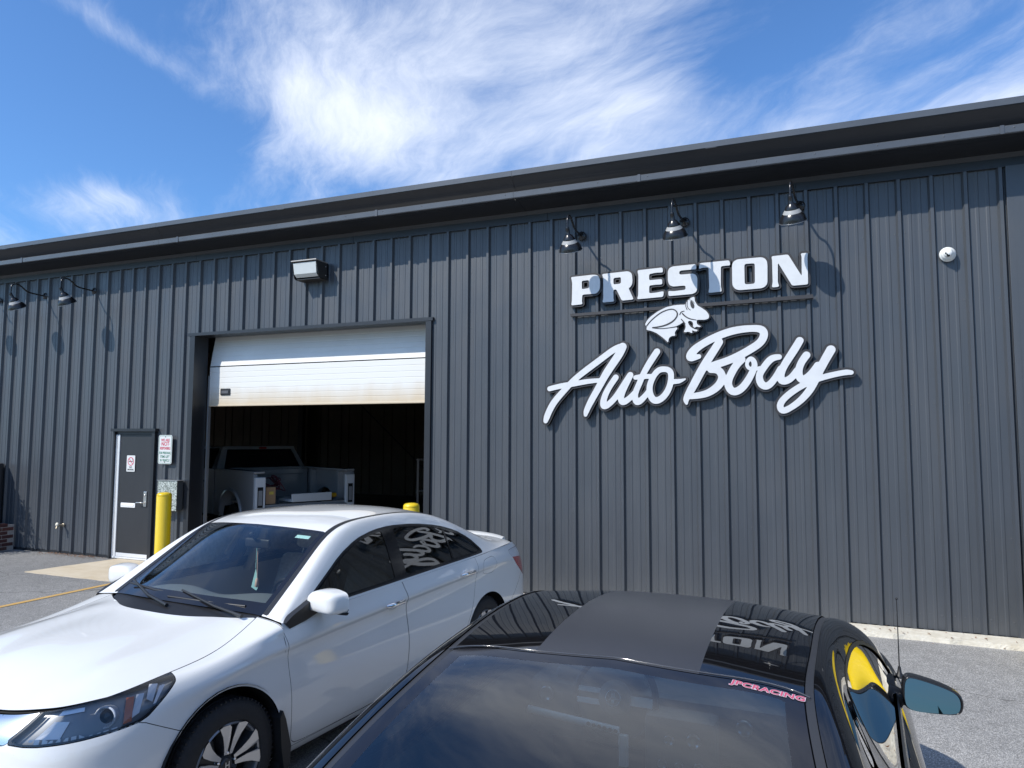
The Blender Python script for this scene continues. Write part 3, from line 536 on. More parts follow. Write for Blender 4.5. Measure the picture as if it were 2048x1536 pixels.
# sectional door, partly raised
m_door = mat('white_door_steel', (.68, .68, .66), .42, var=.05, vscale=2, bump=.15, bscale=3)
def stained_white():
    m = bpy.data.materials.new('stained_white_steel'); m.use_nodes = True; nt = m.node_tree; b = nt.nodes['Principled BSDF']; N = nt.nodes.new; Lk = nt.links.new
    tc = N('ShaderNodeTexCoord'); sp = N('ShaderNodeSeparateXYZ'); Lk(tc.outputs['Object'], sp.inputs[0])
    n = N('ShaderNodeTexNoise'); n.inputs['Scale'].default_value = 3; n.inputs['Detail'].default_value = 8
    mp = N('ShaderNodeMapping'); mp.inputs[3].default_value = (1, 1, .35); Lk(tc.outputs['Object'], mp.inputs[0]); Lk(mp.outputs[0], n.inputs['Vector'])
    a = N('ShaderNodeMath'); a.operation = 'MULTIPLY_ADD'; Lk(n.outputs['Fac'], a.inputs[0]); a.inputs[1].default_value = -.30; Lk(sp.outputs[2], a.inputs[2])
    r = N('ShaderNodeMapRange'); Lk(a.outputs[0], r.inputs[0]); r.inputs[1].default_value = 2.43; r.inputs[2].default_value = 2.72; r.inputs[3].default_value = .75; r.inputs[4].default_value = 0
    mx = N('ShaderNodeMix'); mx.data_type = 'RGBA'; Lk(r.outputs[0], mx.inputs[0]); mx.inputs[6].default_value = (.68, .68, .655, 1); mx.inputs[7].default_value = (.52, .40, .24, 1)
    Lk(mx.outputs[2], b.inputs['Base Color']); b.inputs['Roughness'].default_value = .45
    return m
m_stain = stained_white()
dr = empty('overhead_door', parent=bld); wp(dr)
def section(z0, z1, y0, y1, m, nm='door_section'):
    mb = MB(); n = 7 if z1-z0 > .45 else 6; pr = []
    for i in range(n):                                   # shallow horizontal grooves
        a = z0+(z1-z0)*i/n; c = z0+(z1-z0)*(i+1)/n; fy = lambda z: y0+(y1-y0)*(z-z0)/(z1-z0)
        pr += [(fy(a+.004), a+.004), (fy(c-.008), c-.008), (fy(c-.004)+.0035, c-.004), (fy(c)+.0035, c)]
    k = len(pr); vs = [(OPX0+.03, y, z) for y, z in pr]+[(OPX1+.02, y, z) for y, z in pr]
    mb.add(vs, [(i, i+1, i+1+k, i+k) for i in range(k-1)])
    mb.add([(OPX0+.03, y0, z0), (OPX0+.03, y0+.045, z0), (OPX1+.02, y0+.045, z0), (OPX1+.02, y0, z0)], [(0, 1, 2, 3)])
    mb.add([(OPX0+.03, y0+.045, z0), (OPX0+.03, y1+.045, z1), (OPX1+.02, y1+.045, z1), (OPX1+.02, y0+.045, z0)], [(0, 1, 2, 3)])
    mb.add([(OPX0+.03, y0, z0), (OPX0+.03, y1, z1), (OPX0+.03, y1+.045, z1), (OPX0+.03, y0+.045, z0)], [(0, 1, 2, 3)])
    return mb.obj(nm, m, dr)
section(2.575, 3.195, 9.045, 9.045, m_stain); section(3.208, 3.79, 9.047, 9.16, m_door)
MB().box(OPX0+.03, OPX1+.02, 9.06, 9.08, 3.19, 3.215).obj('joint_seal', m_dark, dr)
MB().box(OPX0+.03, OPX1+.02, 9.035, 9.10, 2.545, 2.578, bev=.008).obj('bottom_rail', m_stain, dr)
hh = MB(); hh.box(-8.80, -8.60, 9.028, 9.05, 2.725, 2.835, bev=.018); o = hh.obj('lift_handle', mat('black_plastic', (.016, .016, .018), .35), dr)
hh = MB(); hh.box(-8.77, -8.63, 9.022, 9.030, 2.752, 2.80, bev=.01); hh.obj('handle_recess', mat('handle_grey', (.10, .10, .11), .3), dr)
# personnel door
ff = empty('entry_door_frame', parent=bld); wp(ff)
m_blk = mat('black_door_paint', (.026, .027, .030), .36, var=.2, vscale=1.8, bump=.05, bscale=5, stretch=(1, 1, .4))
b = MB(); b.box(DRX0-.03, DRX1+.05, WY-.085, WY+.05, DRZ-.035, DRZ+.012); b.box(DRX1-.055, DRX1+.012, WY-.055, WY+.08, 0, DRZ-.035); b.box(DRX0, DRX0+.03, WY-.055, WY+.08, 0, DRZ-.035)
b.box(DRX0+.03, DRX1-.055, WY-.02, WY+.08, DRZ-.09, DRZ-.035); b.obj('frame', m_trim, ff)
MB().box(DRX0+.125, DRX1-.057, WY-.006, WY+.038, .035, DRZ-.092, bev=.003).obj('door_leaf', m_blk, ff)
m_alu = mat('bright_aluminium', (.78, .79, .80), .32, metal=.35)
for k, xx in enumerate((0.032, .064, .096)):
    MB().box(DRX0+xx, DRX0+xx+.026, WY-.022+.008*(k == 1), WY+.03, .01, DRZ-.092, bev=.004).obj('hinge_strip', m_alu, ff)
MB().box(DRX0+.03, DRX1-.057, WY-.022, WY+.03, .012, .040, bev=.004).obj('threshold', m_alu, ff)
MB().box(DRX0+.127, DRX1-.06, WY-.012, WY-.004, .045, .105, bev=.002).obj('kick_strip', m_alu, ff)
MB().box(-10.60, -10.27, WY-.018, WY-.004, .86, .935, bev=.006).obj('mail_slot', mat('white_metal', (.8, .8, .8), .35), ff)
MB().box(-10.585, -10.30, WY-.024, WY-.017, .885, .91, bev=.003).obj('mail_flap', mat('white_metal'), ff)
m_nick = mat('satin_nickel', (.60, .59, .56), .28, metal=.9)
b = MB(); b.box(-10.085, -10.015, WY-.022, WY-.004, .885, 1.135, bev=.008)
b.obj('lock_plate', m_nick, ff)
b = MB(); b.lathe([(0.0001, -.012), (.017, -.010), (.018, 0)], 14, M=Matrix.Translation((-10.05, WY-.022, 1.075)) @ Matrix.Rotation(-math.pi/2, 4, 'X')); b.obj('lock_cylinder', m_nick, ff)
b = MB(); b.tube([(-10.05, WY-.02, .955), (-10.05, WY-.065, .955), (-10.09, WY-.07, .955), (-10.19, WY-.068, .953)], [.011, .011, .010, .008], 10)
b.obj('lever', m_nick, ff)
# ---------------------------------------------------------------- inside
m_int = mat('liner_panel', (.20, .15, .105), .7, var=.15, vscale=1.2)
m_flr = mat('workshop_floor', (.16, .155, .15), .5, var=.25, vscale=1.5)
rm = MB(); rx0, rx1, ry = -26, 4.5, 22
fl = MB(); fl.add([(rx0, WY+.06, .012), (rx1, WY+.06, .012), (rx1, ry, .012), (rx0, ry, .012)], [(0, 1, 2, 3)]); fl.obj('workshop_floor', m_flr, kind='structure')
cuts = np.arange(rx0, rx1, .9144)
for c in cuts:
    mb = MB(); u = c
    pts = [(u, ry), (u+.27, ry), (u+.285, ry-.03), (u+.32, ry-.03), (u+.335, ry), (u+.61, ry), (u+.625, ry-.03), (u+.66, ry-.03), (u+.675, ry), (u+.9144, ry)]
    k = len(pts); mb.add([(x, y, 0) for x, y in pts]+[(x, y, 6.4) for x, y in pts], [(i, i+1, i+1+k, i+k) for i in range(k-1)])
    if -21 < c < -5: wp(mb.obj('back_wall_panel', m_int, bld))
    else: wp(mb.obj('back_wall_panel', m_int, bld))
b = MB(); b.box(rx0-.1, rx0, WY+.05, ry, 2.6, 6.4); b.box(rx0-.1, rx0, WY+.05, 13.5, 0, 2.6); b.box(rx0-.1, rx0, 16.5, ry, 0, 2.6); b.box(rx1, rx1+.1, WY+.05, ry, 0, 6.4); b.box(rx0, rx1, WY+.055, ry+.1, 5.45, 5.5)  # low opening in the unseen west wall, added to let daylight in
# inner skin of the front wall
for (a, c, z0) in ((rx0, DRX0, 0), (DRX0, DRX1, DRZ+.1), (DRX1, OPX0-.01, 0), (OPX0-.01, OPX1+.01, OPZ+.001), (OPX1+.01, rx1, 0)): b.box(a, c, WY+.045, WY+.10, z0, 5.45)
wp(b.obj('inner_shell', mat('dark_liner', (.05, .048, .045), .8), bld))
for xx in (-17.2, -11.4, -7.6):
    b = MB(); b.box(xx, xx+.012, ry-.35, ry-.04, 0, 5.4); b.box(xx-.1, xx+.11, ry-.36, ry-.35, 0, 5.4); wp(b.obj('column', mat('dark_steel', (.035, .03, .028), .6), bld))
b = MB(); b.tube([(-17, ry-.2, 5.2), (-11.6, ry-.2, .6)], .018, 6); wp(b.obj('brace_rod', mat('dark_steel'), bld))
# ================================================================ wall signs
m_face = mat('white_sign_face', (.60, .61, .62), .42, var=.05, vscale=9, bump=.05, bscale=20)
m_back = mat('charcoal_sign_board', (.030, .029, .032), .55, var=.12, vscale=6)
def round_poly(p, k=2):
    P = np.array(p, float)
    for _ in range(k):
        Q = np.roll(P, -1, axis=0); n = np.linalg.norm(Q-P, axis=1, keepdims=True); c = np.minimum(.25, .010/np.maximum(n, 1e-6))
        P = np.stack([P+(Q-P)*c, Q-(Q-P)*c], 1).reshape(-1, 2)
    return P
sgn = empty('wall_sign', (-1.2, 8.69, 3.9), label='white block letter name sign on charcoal backing under three gooseneck lamps', category='sign')
bk = Vector((1.2, -8.69, -3.9))
letters = {}
for ch, rings in SIGN_LETTERS.items():
    R = [round_poly(r) for r in rings]
    def fld(Q, R=R):
        d = poly_sdf(R[0], Q)
        for h in R[1:]: d = np.maximum(d, -poly_sdf(h, Q))
        return d
    letters[ch] = fld
    a = R[0].min(0)-.06; b_ = R[0].max(0)+.06
    o = plate(fld, a[0], b_[0], a[1], b_[1], .009, 8.655, .012, 'letter', m_face, sgn); o.location = bk
    o = plate(lambda Q, f=fld: f(Q)-.0265, a[0], b_[0], a[1], b_[1], .009, 8.669, .050, 'letter_backing', m_back, sgn); o.location = bk
p = SIGN_BAR; b = MB(); b.prism([tuple(q) for q in p], 8.672, 8.722); b.obj('underline_bar', m_back, sgn).location = bk
# frog emblem
fr = empty('wall_sign', (-1.35, 8.69, 3.4), label='white cartoon frog cut-out leaning over the script lettering', category='emblem'); fk = Vector((1.35, -8.69, -3.4))
FP = smooth_poly(FROG, 3, closed=True) if False else round_poly(FROG, 3)
ff_ = lambda Q: poly_sdf(FP, Q)
a = FP.min(0)-.06; b_ = FP.max(0)+.06
PU = round_poly(FROG_PUPIL, 3)
plate(lambda Q: np.maximum(ff_(Q), -(poly_sdf(PU, Q))), a[0], b_[0], a[1], b_[1], .006, 8.640, .012, 'frog_face', m_face, fr).location = fk
plate(lambda Q: ff_(Q)-.016, a[0], b_[0], a[1], b_[1], .007, 8.654, .060, 'frog_backing', m_back, fr).location = fk
for L_ in FROG_LINES:
    S_ = np.array(L_); S2 = np.c_[smooth_poly(S_[:, :2], 6), np.interp(np.linspace(0, 1, 6*(len(S_)-1)+1), np.linspace(0, 1, len(S_)), S_[:, 2])]
    a = S2[:, :2].min(0)-.04; b_ = S2[:, :2].max(0)+.04
    plate(lambda Q, S2=S2: cone_sdf(S2, Q), a[0], b_[0], a[1], b_[1], .0035, 8.6375, .002, 'painted_line', m_back, fr).location = fk
plate(lambda Q: poly_sdf(PU, Q), PU[:, 0].min()-.02, PU[:, 0].max()+.02, PU[:, 1].min()-.02, PU[:, 1].max()+.02, .004, 8.6385, .002, 'pupil', m_back, fr).location = fk
# script lettering
sc_ = empty('wall_sign', (-1.3, 8.69, 2.8), label='white brush script lettering with charcoal outline below the frog', category='sign'); sk = Vector((1.3, -8.69, -2.8))
ST = []
for L_ in SCRIPT_STROKES:
    S_ = np.array(L_); n = len(S_); P2 = smooth_poly(S_[:, :2], 5) if n > 2 else S_[:, :2]
    k = np.linspace(0, n-1, len(P2)); ST.append(np.c_[P2, np.interp(k, np.arange(n), S_[:, 2])])
def script(sub):
    def f(Q):
        D = np.full(len(Q), 1e9)
        for S_ in sub:
            bb0 = S_[:, :2].min(0)-.2; bb1 = S_[:, :2].max(0)+.2; near = ((Q > bb0) & (Q < bb1)).all(1)
            if near.any(): D[near] = np.minimum(D[near], cone_sdf(S_, Q[near]))
        return D
    return f
for nm, sub in (('script_word', ST[:9]), ('script_word', ST[9:])):
    f = script(sub); al = np.vstack([s_[:, :2] for s_ in sub]); a = al.min(0)-.15; b_ = al.max(0)+.15
    plate(lambda Q: np.minimum(f(Q), 1.0), a[0], b_[0], a[1], b_[1], .010, 8.650, .012, nm, m_face, sc_).location = sk
    plate(lambda Q: np.minimum(f(Q)-.027, 1.0), a[0], b_[0], a[1], b_[1], .012, 8.664, .055, 'script_backing', m_back, sc_).location = sk
# ================================================================ car body toolkit
def plan_normals(bx, by):
    x = np.r_[bx[0]-(bx[1]-bx[0])*0, bx]; dx = np.gradient(np.array(bx)); dy = np.gradient(np.array(by))
    dx[0] = 0; dy[0] = 1; dx[-1] = 0; dy[-1] = -1
    n = np.stack([dy, -dx], 1); n /= np.linalg.norm(n, axis=1)[:, None]; return n
def hull_lines(bx, by, rows):
    """rows: list of (z per column, inset per column) -> (nl, ncol, 3)"""
    n = plan_normals(bx, by); out = []
    for z, ins in rows:
        ins = np.array(ins, float); out.append(np.stack([np.array(bx)-n[:, 0]*ins, np.array(by)-n[:, 1]*ins, np.array(z, float)], 1))
    for l in out: l[0, 1] = 0; l[-1, 1] = 0
    return np.array(out)
XZ = lambda s: s.P[:, [0, 2]]
def circ(cx, cz, r, k=1.0): return lambda s: np.hypot((s.P[:, 0]-cx), (s.P[:, 2]-cz)*k)-r
def pg(poly, k=6, smooth=False):
    P = np.array(poly, float)
    return lambda s: poly_sdf(P, XZ(s))
def chaik(p, n=2):
    P = np.array(p, float)
    for _ in range(n):
        Q = np.roll(P, -1, axis=0); P = np.stack([P*.8+Q*.2, P*.2+Q*.8], 1).reshape(-1, 2)
    return P
def pgr(poly, n=2):
    P = chaik(poly, n); return lambda s: poly_sdf(P, XZ(s))
AND = lambda *f: (lambda s: np.maximum.reduce([g(s) for g in f]))
OR = lambda *f: (lambda s: np.minimum.reduce([g(s) for g in f]))
NOT = lambda f: (lambda s: -f(s))
def both(sh, name, m, root, thick=.012, **pr):
    """left and right copies of a left-hand panel"""
    if sh is None or len(sh.F) == 0: return []
    return [sh.obj(name, m, root, thick=thick, **pr), sh.mirror().obj(name, m, root, thick=thick, **pr)]
def onesheet(sh, name, m, root, thick=.012, **pr):
    """a panel that crosses the middle"""
    return sh.join(sh.mirror()).obj(name, m, root, thick=0, **pr)
def arch_liner(cx, cz, r, y0, y1, m, root):
    mb = MB(); n = 26
    pr = [(cx+r*math.cos(math.pi*(-.18+1.36*i/n)), cz+r*math.sin(math.pi*(-.18+1.36*i/n))) for i in range(n+1)]
    k = n+1; mb.add([(x, y0, z) for x, z in pr]+[(x, y1, z) for x, z in pr], [(i, i+1, i+1+k, i+k) for i in range(n)], True)
    mb.add([(x, y1, z) for x, z in pr]+[(cx, y1, cz)], [(i, i+1, k) for i in range(n)])
    mb.obj('wheel_arch_liner', m, root)
m_tyre = mat('tyre_rubber', (.018, .018, .019), .72, bump=.25, bscale=120, var=.2, vscale=30)
m_blackp = mat('black_trim_plastic', (.014, .014, .015), .45)
m_gloss_b = mat('gloss_black', (.006, .006, .007), .12, spec=.5)
m_chrome = mat('chrome', (.82, .83, .85), .08, metal=1.0)
m_liner = mat('underbody_black', (.006, .006, .006), .8)
m_machined = mat('machined_alloy', (.62, .62, .63), .30, metal=.85)
m_pocket = mat('dark_alloy_pocket', (.045, .047, .052), .35, metal=.5)
def tyre(parent, R, r, wdt, M):
    """treaded tyre, axis along local z (outer face at z=0)"""
    mb = MB(); sh = .035
    prof = [(r, -.012), (r+.012, .004), (r+.04, .010), (R-sh*.9, .004), (R-.012, -.014), (R, -.034)]
    prof += [(R, -.060), (R-.008, -.062), (R-.008, -.070), (R, -.072), (R, -wdt/2+.006), (R-.008, -wdt/2+.004), (R-.008, -wdt/2-.004), (R, -wdt/2-.006), (R, -wdt+.072), (R-.008, -wdt+.070), (R-.008, -wdt+.062), (R, -wdt+.060), (R, -wdt+.034), (R-.012, -wdt+.014), (r+.04, -wdt), (r, -wdt+.01)]
    mb.lathe(prof, 64, M=M)
    o = mb.obj('tyre', m_tyre, parent); set_smooth_angle(o, 40)
    tb = MB(); n = 66                               # shoulder blocks
    for i in range(n):
        a = 2*math.pi*i/n; T = M @ Matrix.Rotation(a, 4, 'Z')
        tb.box(R-.020, R+.0015, -.012*R, .018*R, -.056, -.016, M=T)
    tb.obj('tread_block', m_tyre, parent, kind='stuff')
def wheel_accord(root, x, y, side, R=.329, rr=.212, wdt=.215, rot=0.0):
    wroot = empty('wheel', (x, y, R), parent=root)
    M = Matrix.Rotation(-math.pi/2*side, 4, 'X') @ Matrix.Rotation(rot, 4, 'Z')   # local z = outwards
    tyre(wroot, R, rr, wdt, M)
    b = MB(); b.lathe([(rr+.004, -.006), (rr-.004, .0), (rr-.012, -.006), (rr-.016, -.02), (rr-.02, -.12), (rr-.03, -.18)], 60, M=M)
    b.lathe([(rr-.03, -.10), (.06, -.11), (.0001, -.11)], 40, M=M)
    set_smooth_angle(b.obj('rim', mat('rim_barrel', (.30, .31, .33), .35, metal=.8), wroot))
    b = MB(); b.lathe([(.145, -.085), (.14, -.078), (.05, -.078)], 40, M=M); b.obj('brake_disc', mat('brake_steel', (.35, .34, .33), .35, metal=.8), wroot)
    for k in range(5):
        T = M @ Matrix.Rotation(2*math.pi*k/5, 4, 'Z')
        # paired blades: machined faces, dark flanks and slot
        for s_ in (1, -1):
            top = [(.052, .008*s_), (.052, .026*s_), (.10, .040*s_), (.15, .062*s_), (rr-.018, .094*s_), (rr-.008, .074*s_), (rr-.006, .030*s_), (rr-.02, .018*s_), (.13, .010*s_)]
            zt = lambda q: .004-.030*max(0, (rr-.02-q)/(rr))
            vs = [(p[0], p[1], zt(p[0])-.0) for p in top]; vb = [(p[0], p[1]*1.16+.004*s_, zt(p[0])-.055) for p in top]
            n = len(top); mb = MB(); mb.add([T @ Vector(v) for v in vs], [tuple(range(n))]); mb.obj('spoke_face', m_machined, wroot)
            mb = MB(); mb.add([T @ Vector((v[0], v[1], v[2]-.0005)) for v in vs]+[T @ Vector(v) for v in vb], [(i, (i+1) % n, (i+1) % n+n, i+n) for i in range(n)]); mb.obj('spoke', m_pocket, wroot)
        mb = MB(); vs = [(.05, -.008, -.034), (.05, .008, -.034), (rr-.02, .022, -.02), (rr-.02, -.022, -.02)]; mb.add([T @ Vector(v) for v in vs], [(0, 1, 2, 3)]); mb.obj('spoke_slot', m_pocket, wroot)
        T2 = M @ Matrix.Rotation(2*math.pi*(k)/5, 4, 'Z') @ Matrix.Translation((.057, 0, -.028))
        mb = MB(); mb.lathe([(.015, -.01), (.0145, .002), (.011, -.004)], 14, M=T2); mb.lathe([(.0095, -.01), (.009, .010), (.006, .013), (.0001, .013)], 6, M=T2, smooth=False); mb.obj('lug_nut', mat('lug_chrome', (.7, .7, .72), .2, metal=1), wroot)
    b = MB(); b.lathe([(.062, -.05), (.055, -.028), (.037, -.020), (.034, -.014), (.030, -.011), (.0001, -.011)], 32, M=M); set_smooth_angle(b.obj('centre_cap', m_pocket, wroot))
    b = MB()                                          # raised plain letter mark on the cap
    T3 = M @ Matrix.Rotation(-rot-math.pi/2*0, 4, 'Z') @ Matrix.Translation((0, 0, -.0105))
    for q in ((-.013, -.008, -.017, .017), (.008, .013, -.017, .017), (-.009, .009, -.0028, .0028)): b.box(q[0], q[1], q[2], q[3], 0, .0015, M=T3)
    b.obj('cap_emblem', m_machined, wroot)
    return wroot
def handle_at(root, x, y, z, m=m_chrome, L=.20, side=1):
    b = MB(); pts = []; n = 9
    for i in range(n):
        t = i/(n-1); pts.append((x-L/2+L*t, y+side*(.012+.030*math.sin(math.pi*min(1, max(0, t)))**.55), z+.004*math.sin(math.pi*t)))
    b.tube(pts, [.008]+[.0125]*(n-2)+[.008], 10)
    M = Matrix.Translation((0, 0, z)) @ Matrix.Diagonal((1, 1, 1.35, 1)) @ Matrix.Translation((0, 0, -z))
    for i, v in enumerate(b.v): b.v[i] = tuple(M @ Vector(v))
    return b.obj('door_handle', m, root)
# ================================================================ white sedan
def paint_white():
    m = bpy.data.materials.new('pearl_white_paint'); m.use_nodes = True; nt = m.node_tree; b = nt.nodes['Principled BSDF']; N = nt.nodes.new; Lk = nt.links.new
    tc = N('ShaderNodeTexCoord'); n = N('ShaderNodeTexNoise'); n.inputs['Scale'].default_value = 260; n.inputs['Detail'].default_value = 2; Lk(tc.outputs['Object'], n.inputs['Vector'])
    r = N('ShaderNodeMapRange'); r.inputs[1].default_value = .74; r.inputs[2].default_value = .80; Lk(n.outputs['Fac'], r.inputs[0])
    n2 = N('ShaderNodeTexNoise'); n2.inputs['Scale'].default_value = 2.2; n2.inputs['Detail'].default_value = 6; Lk(tc.outputs['Object'], n2.inputs['Vector'])
    mx = N('ShaderNodeMix'); mx.data_type = 'RGBA'; Lk(n2.outputs['Fac'], mx.inputs[0]); mx.inputs[6].default_value = (.74, .74, .72, 1); mx.inputs[7].default_value = (.69, .69, .67, 1)
    m2 = N('ShaderNodeMix'); m2.data_type = 'RGBA'; Lk(r.outputs[0], m2.inputs[0]); Lk(mx.outputs[2], m2.inputs[6]); m2.inputs[7].default_value = (.30, .26, .2, 1)
    Lk(m2.outputs[2], b.inputs['Base Color']); b.inputs['Roughness'].default_value = .42; b.inputs['Coat Weight'].default_value = 1; b.inputs['Coat Roughness'].default_value = .03; b.inputs['Coat IOR'].default_value = 1.55
    return m
m_white = paint_white()
SB_X = [.965, .930, .830, .630, .360, .02, -.38, -.97, -1.57, -2.10, -2.50, -2.82, -3.12, -3.47, -3.76, -3.885, -3.92]
SB_Y = [0, .40, .675, .825, .890, .905, .905, .903, .903, .905, .910, .915, .908, .878, .755, .42, 0]
def R17(f, s, r): return f+s+r
rows = [
 ([.22, .21, .20, .19, .19]+[.19]*8+[.22, .25, .27, .27], [.10, .10, .09, .08, .09]+[.09]*8+[.09, .10, .10, .10]),
 ([.29, .29, .28, .28, .27]+[.27]*8+[.32, .36, .38, .38], [.035, .035, .03, .03, .03]+[.035]*8+[.03, .03, .03, .03]),
 ([.40, .40, .41, .42, .43, .43, .43, .43, .43, .43, .44, .45, .46, .48, .50, .51, .51], [.0, .0, .0, .0, .005, .005]+[.006]*6+[.003, .0, .0, .0, .0]),
 ([.52, .52, .54, .56, .59, .61, .61, .61, .61, .61, .62, .63, .63, .63, .63, .63, .63], [.004, .004, .006, .008, .0, -.004, .002, .004, .004, .004, .0, -.004, .0, .0, .0, .0, .0]),
 ([.62, .62, .635, .66, .705, .765, .803, .829, .850, .866, .880, .892, .888, .85, .82, .80, .79], [.018, .018, .022, .018, .012, .012, .017, .020, .020, .019, .016, .012, .014, .02, .02, .02, .02]),
 ([.672, .676, .69, .712, .752, .805, .838, .862, .882, .898, .912, .922, .918, .90, .88, .87, .87], [.032, .032, .040, .035, .018, .010, .008, .004, .003, .002, .002, .002, .01, .03, .035, .035, .035]),
 ([.722, .726, .748, .778, .820, .868, .905, .925, .943, .956, .968, .976, .975, .96, .945, .94, .94], [.062, .062, .066, .060, .048, .048, .030, .024, .023, .022, .022, .026, .04, .06, .06, .06, .06])]
SL = hull_lines(SB_X, SB_Y, rows)
SN = plan_normals(SB_X, SB_Y)
def topline(cols, z, ins):
    return np.array([[SB_X[c]-SN[c, 0]*i, SB_Y[c]-SN[c, 1]*i, zz] for c, zz, i in zip(cols, z, ins)])
TF = topline(range(0, 7), [.765, .775, .812, .840, .866, .893, .968], [.115, .11, .105, .095, .118, .148, .235]); TF[6] = (-.375, .668, .986); TF[0, 1] = 0
TR = topline(range(6, 17), [.968, .985, .998, 1.008, 1.018, 1.026, 1.034, 1.030, 1.018, 1.015, 1.015], [.052, .044, .044, .046, .050, .060, .085, .115, .12, .12, .12]); TR[-1, 1] = 0
FX = topline(range(0, 7), [.748, .756, .786, .816, .851, .886, .958], [.090, .088, .088, .081, .080, .088, .056]); FX[0, 1] = 0
ku, kv = 22, 6
def hull_part(c0, c1, top):
    """evaluate the long lines once, then close the patch with its own top line"""
    nc = len(SB_X); du = np.linalg.norm(np.diff(SL, axis=1), axis=2).mean(0)**.8; tu = np.r_[0, np.cumsum(du)]
    ci = np.linspace(c0, c1, int((c1-c0)*ku)+1); qu = np.interp(ci, np.arange(nc), tu)
    G1 = nspline(tu, SL.transpose(1, 0, 2).reshape(nc, -1), qu).reshape(len(qu), len(SL), 3)
    dt = np.linalg.norm(np.diff(top, axis=0), axis=1)**.8; tt = np.r_[0, np.cumsum(dt)]; k = int(round(c1))-int(round(c0))+1
    cc = np.linspace(0, len(top)-1, len(qu)); T1 = nspline(tt, top, np.interp(cc, np.arange(len(top)), tt))
    if c0 == 0:
        dx_ = np.linalg.norm(np.diff(FX, axis=0), axis=1)**.8; tx_ = np.r_[0, np.cumsum(dx_)]
        G1 = np.concatenate([G1, nspline(tx_, FX, np.interp(cc, np.arange(len(FX)), tx_))[:, None]], 1)
    G1 = np.concatenate([G1, T1[:, None]], 1); nl = G1.shape[1]
    dv = np.linalg.norm(np.diff(G1, axis=1), axis=2).mean(0)**.8; tv = np.r_[0, np.cumsum(dv)]; li = np.linspace(0, nl-1, (nl-1)*kv+1)
    G = nspline(tv, G1.transpose(1, 0, 2).reshape(nl, -1), np.interp(li, np.arange(nl), tv)).reshape(len(li), len(qu), 3).transpose(1, 0, 2)
    S, T = np.meshgrid(ci, li, indexing='ij'); sh = grid_sheet(G, S, T)
    k = len(sh.A)//2; 
    if (sh.A[:, 4]*1.0).sum() < 0: sh.A[:, 3:6] *= -1; sh.F = sh.F[:, ::-1]
    return sh
ARC = np.r_[0, np.cumsum(np.hypot(np.diff(SB_X), np.diff(SB_Y)))]
def AZ(s): return np.stack([np.interp(s.A[:, 6], np.arange(len(SB_X)), ARC), s.P[:, 2]], 1)
def apg(poly, n=2): P = chaik(poly, n) if n else np.array(poly, float); return lambda s: poly_sdf(P, AZ(s))
sedan = empty('sedan', (-3.693, 3.111, 0), math.radians(265.05), label='white four door sedan with tinted side windows and chrome door handles', category='car')
front = hull_part(0, 6, TF); rear = hull_part(6, 16, TR)
ARCHF = circ(.03, .34, .388); ARCHR = circ(-2.79, .325, .375)
front = front.split(-ARCHF(front))[0]; rear = rear.split(-ARCHR(rear))[0]
# front corner
HL = apg([(.47, .682), (.60, .674), (.80, .684), (.98, .70), (1.10, .718), (1.185, .78), (1.30, .862), (1.24, .95), (.70, .95), (.665, .86), (.56, .76)], 1)
liner = front.split(-(HL(front)+.004))[0].join(rear)
_ = onesheet(liner.shift(-.013), 'inner_shell', m_liner, sedan)
head, front = front.take(HL, .002)
CHR = apg([(.30, .735), (.42, .70), (.468, .665), (.56, .757), (.655, .855), (.64, .95), (.46, .95), (.40, .79)], 1)
TOPCH = apg([(-.1, .725), (.30, .735), (.40, .79), (.41, .95), (-.1, .95)], 0)
chrome, front = front.take(OR(CHR, TOPCH), .0015)
GR = apg([(-.1, .53), (.36, .55), (.455, .655), (.41, .697), (.29, .728), (-.1, .718)], 0)
gril, front = front.take(GR, .001)
LOWG = apg([(-.1, .27), (.45, .27), (.52, .36), (.40, .43), (-.1, .43)], 1)
lowg, front = front.take(LOWG, .001)
FOG = apg([(.62, .33), (.80, .33), (.83, .44), (.68, .45)], 1)
fog, front = front.take(FOG, .001)
BSEAM = lambda s: line_sdf([(1.18, .55), (1.235, .632), (1.105, .708), (1.04, .72)], AZ(s))
bump = lambda s: np.maximum(AZ(s)[:, 0]-1.30, -line_sdf([(1.30, .30), (1.26, .628), (1.103, .707), (1.02, .80)], AZ(s)))
fb, front = front.take(lambda s: poly_sdf([(-.2, .1), (1.5, .1), (1.5, .55), (1.262, .622), (1.105, .704), (.9, .76), (-.2, .9)], AZ(s)), .0018)
DF = pgr([(-.365, 1.2), (-.368, .98), (-.405, .83), (-.415, .68), (-.435, .42), (-.445, .30), (-.50, .257), (-.9, .247), (-1.50, .247), (-1.575, .285), (-1.595, .40), (-1.602, .66), (-1.585, .91), (-1.50, 1.2)], 1)
DR = pgr([(-1.507, 1.2), (-1.591, .91), (-1.608, .66), (-1.601, .40), (-1.585, .285), (-1.62, .247), (-2.22, .247), (-2.31, .30), (-2.38, .42), (-2.455, .54), (-2.545, .69), (-2.61, .92), (-2.64, 1.2)], 1)
whole = front.join(rear)
both(fb, 'front_bumper', m_white, sedan)
dfr, whole = whole.take(DF, .0016); drr, whole = whole.take(DR, .0016)
FD = pgr([(-2.70, .865), (-2.90, .855), (-2.945, .93), (-2.93, .995), (-2.75, .985), (-2.69, .94)], 2)
fd, whole = whole.take(FD, .0012)
TL = AND(pgr([(-3.27, .985), (-3.50, .985), (-4.0, .965), (-4.0, .72), (-3.72, .67), (-3.56, .74), (-3.38, .87)], 1), lambda s: .42-s.P[:, 1])
tl, whole = whole.take(TL, .0015)
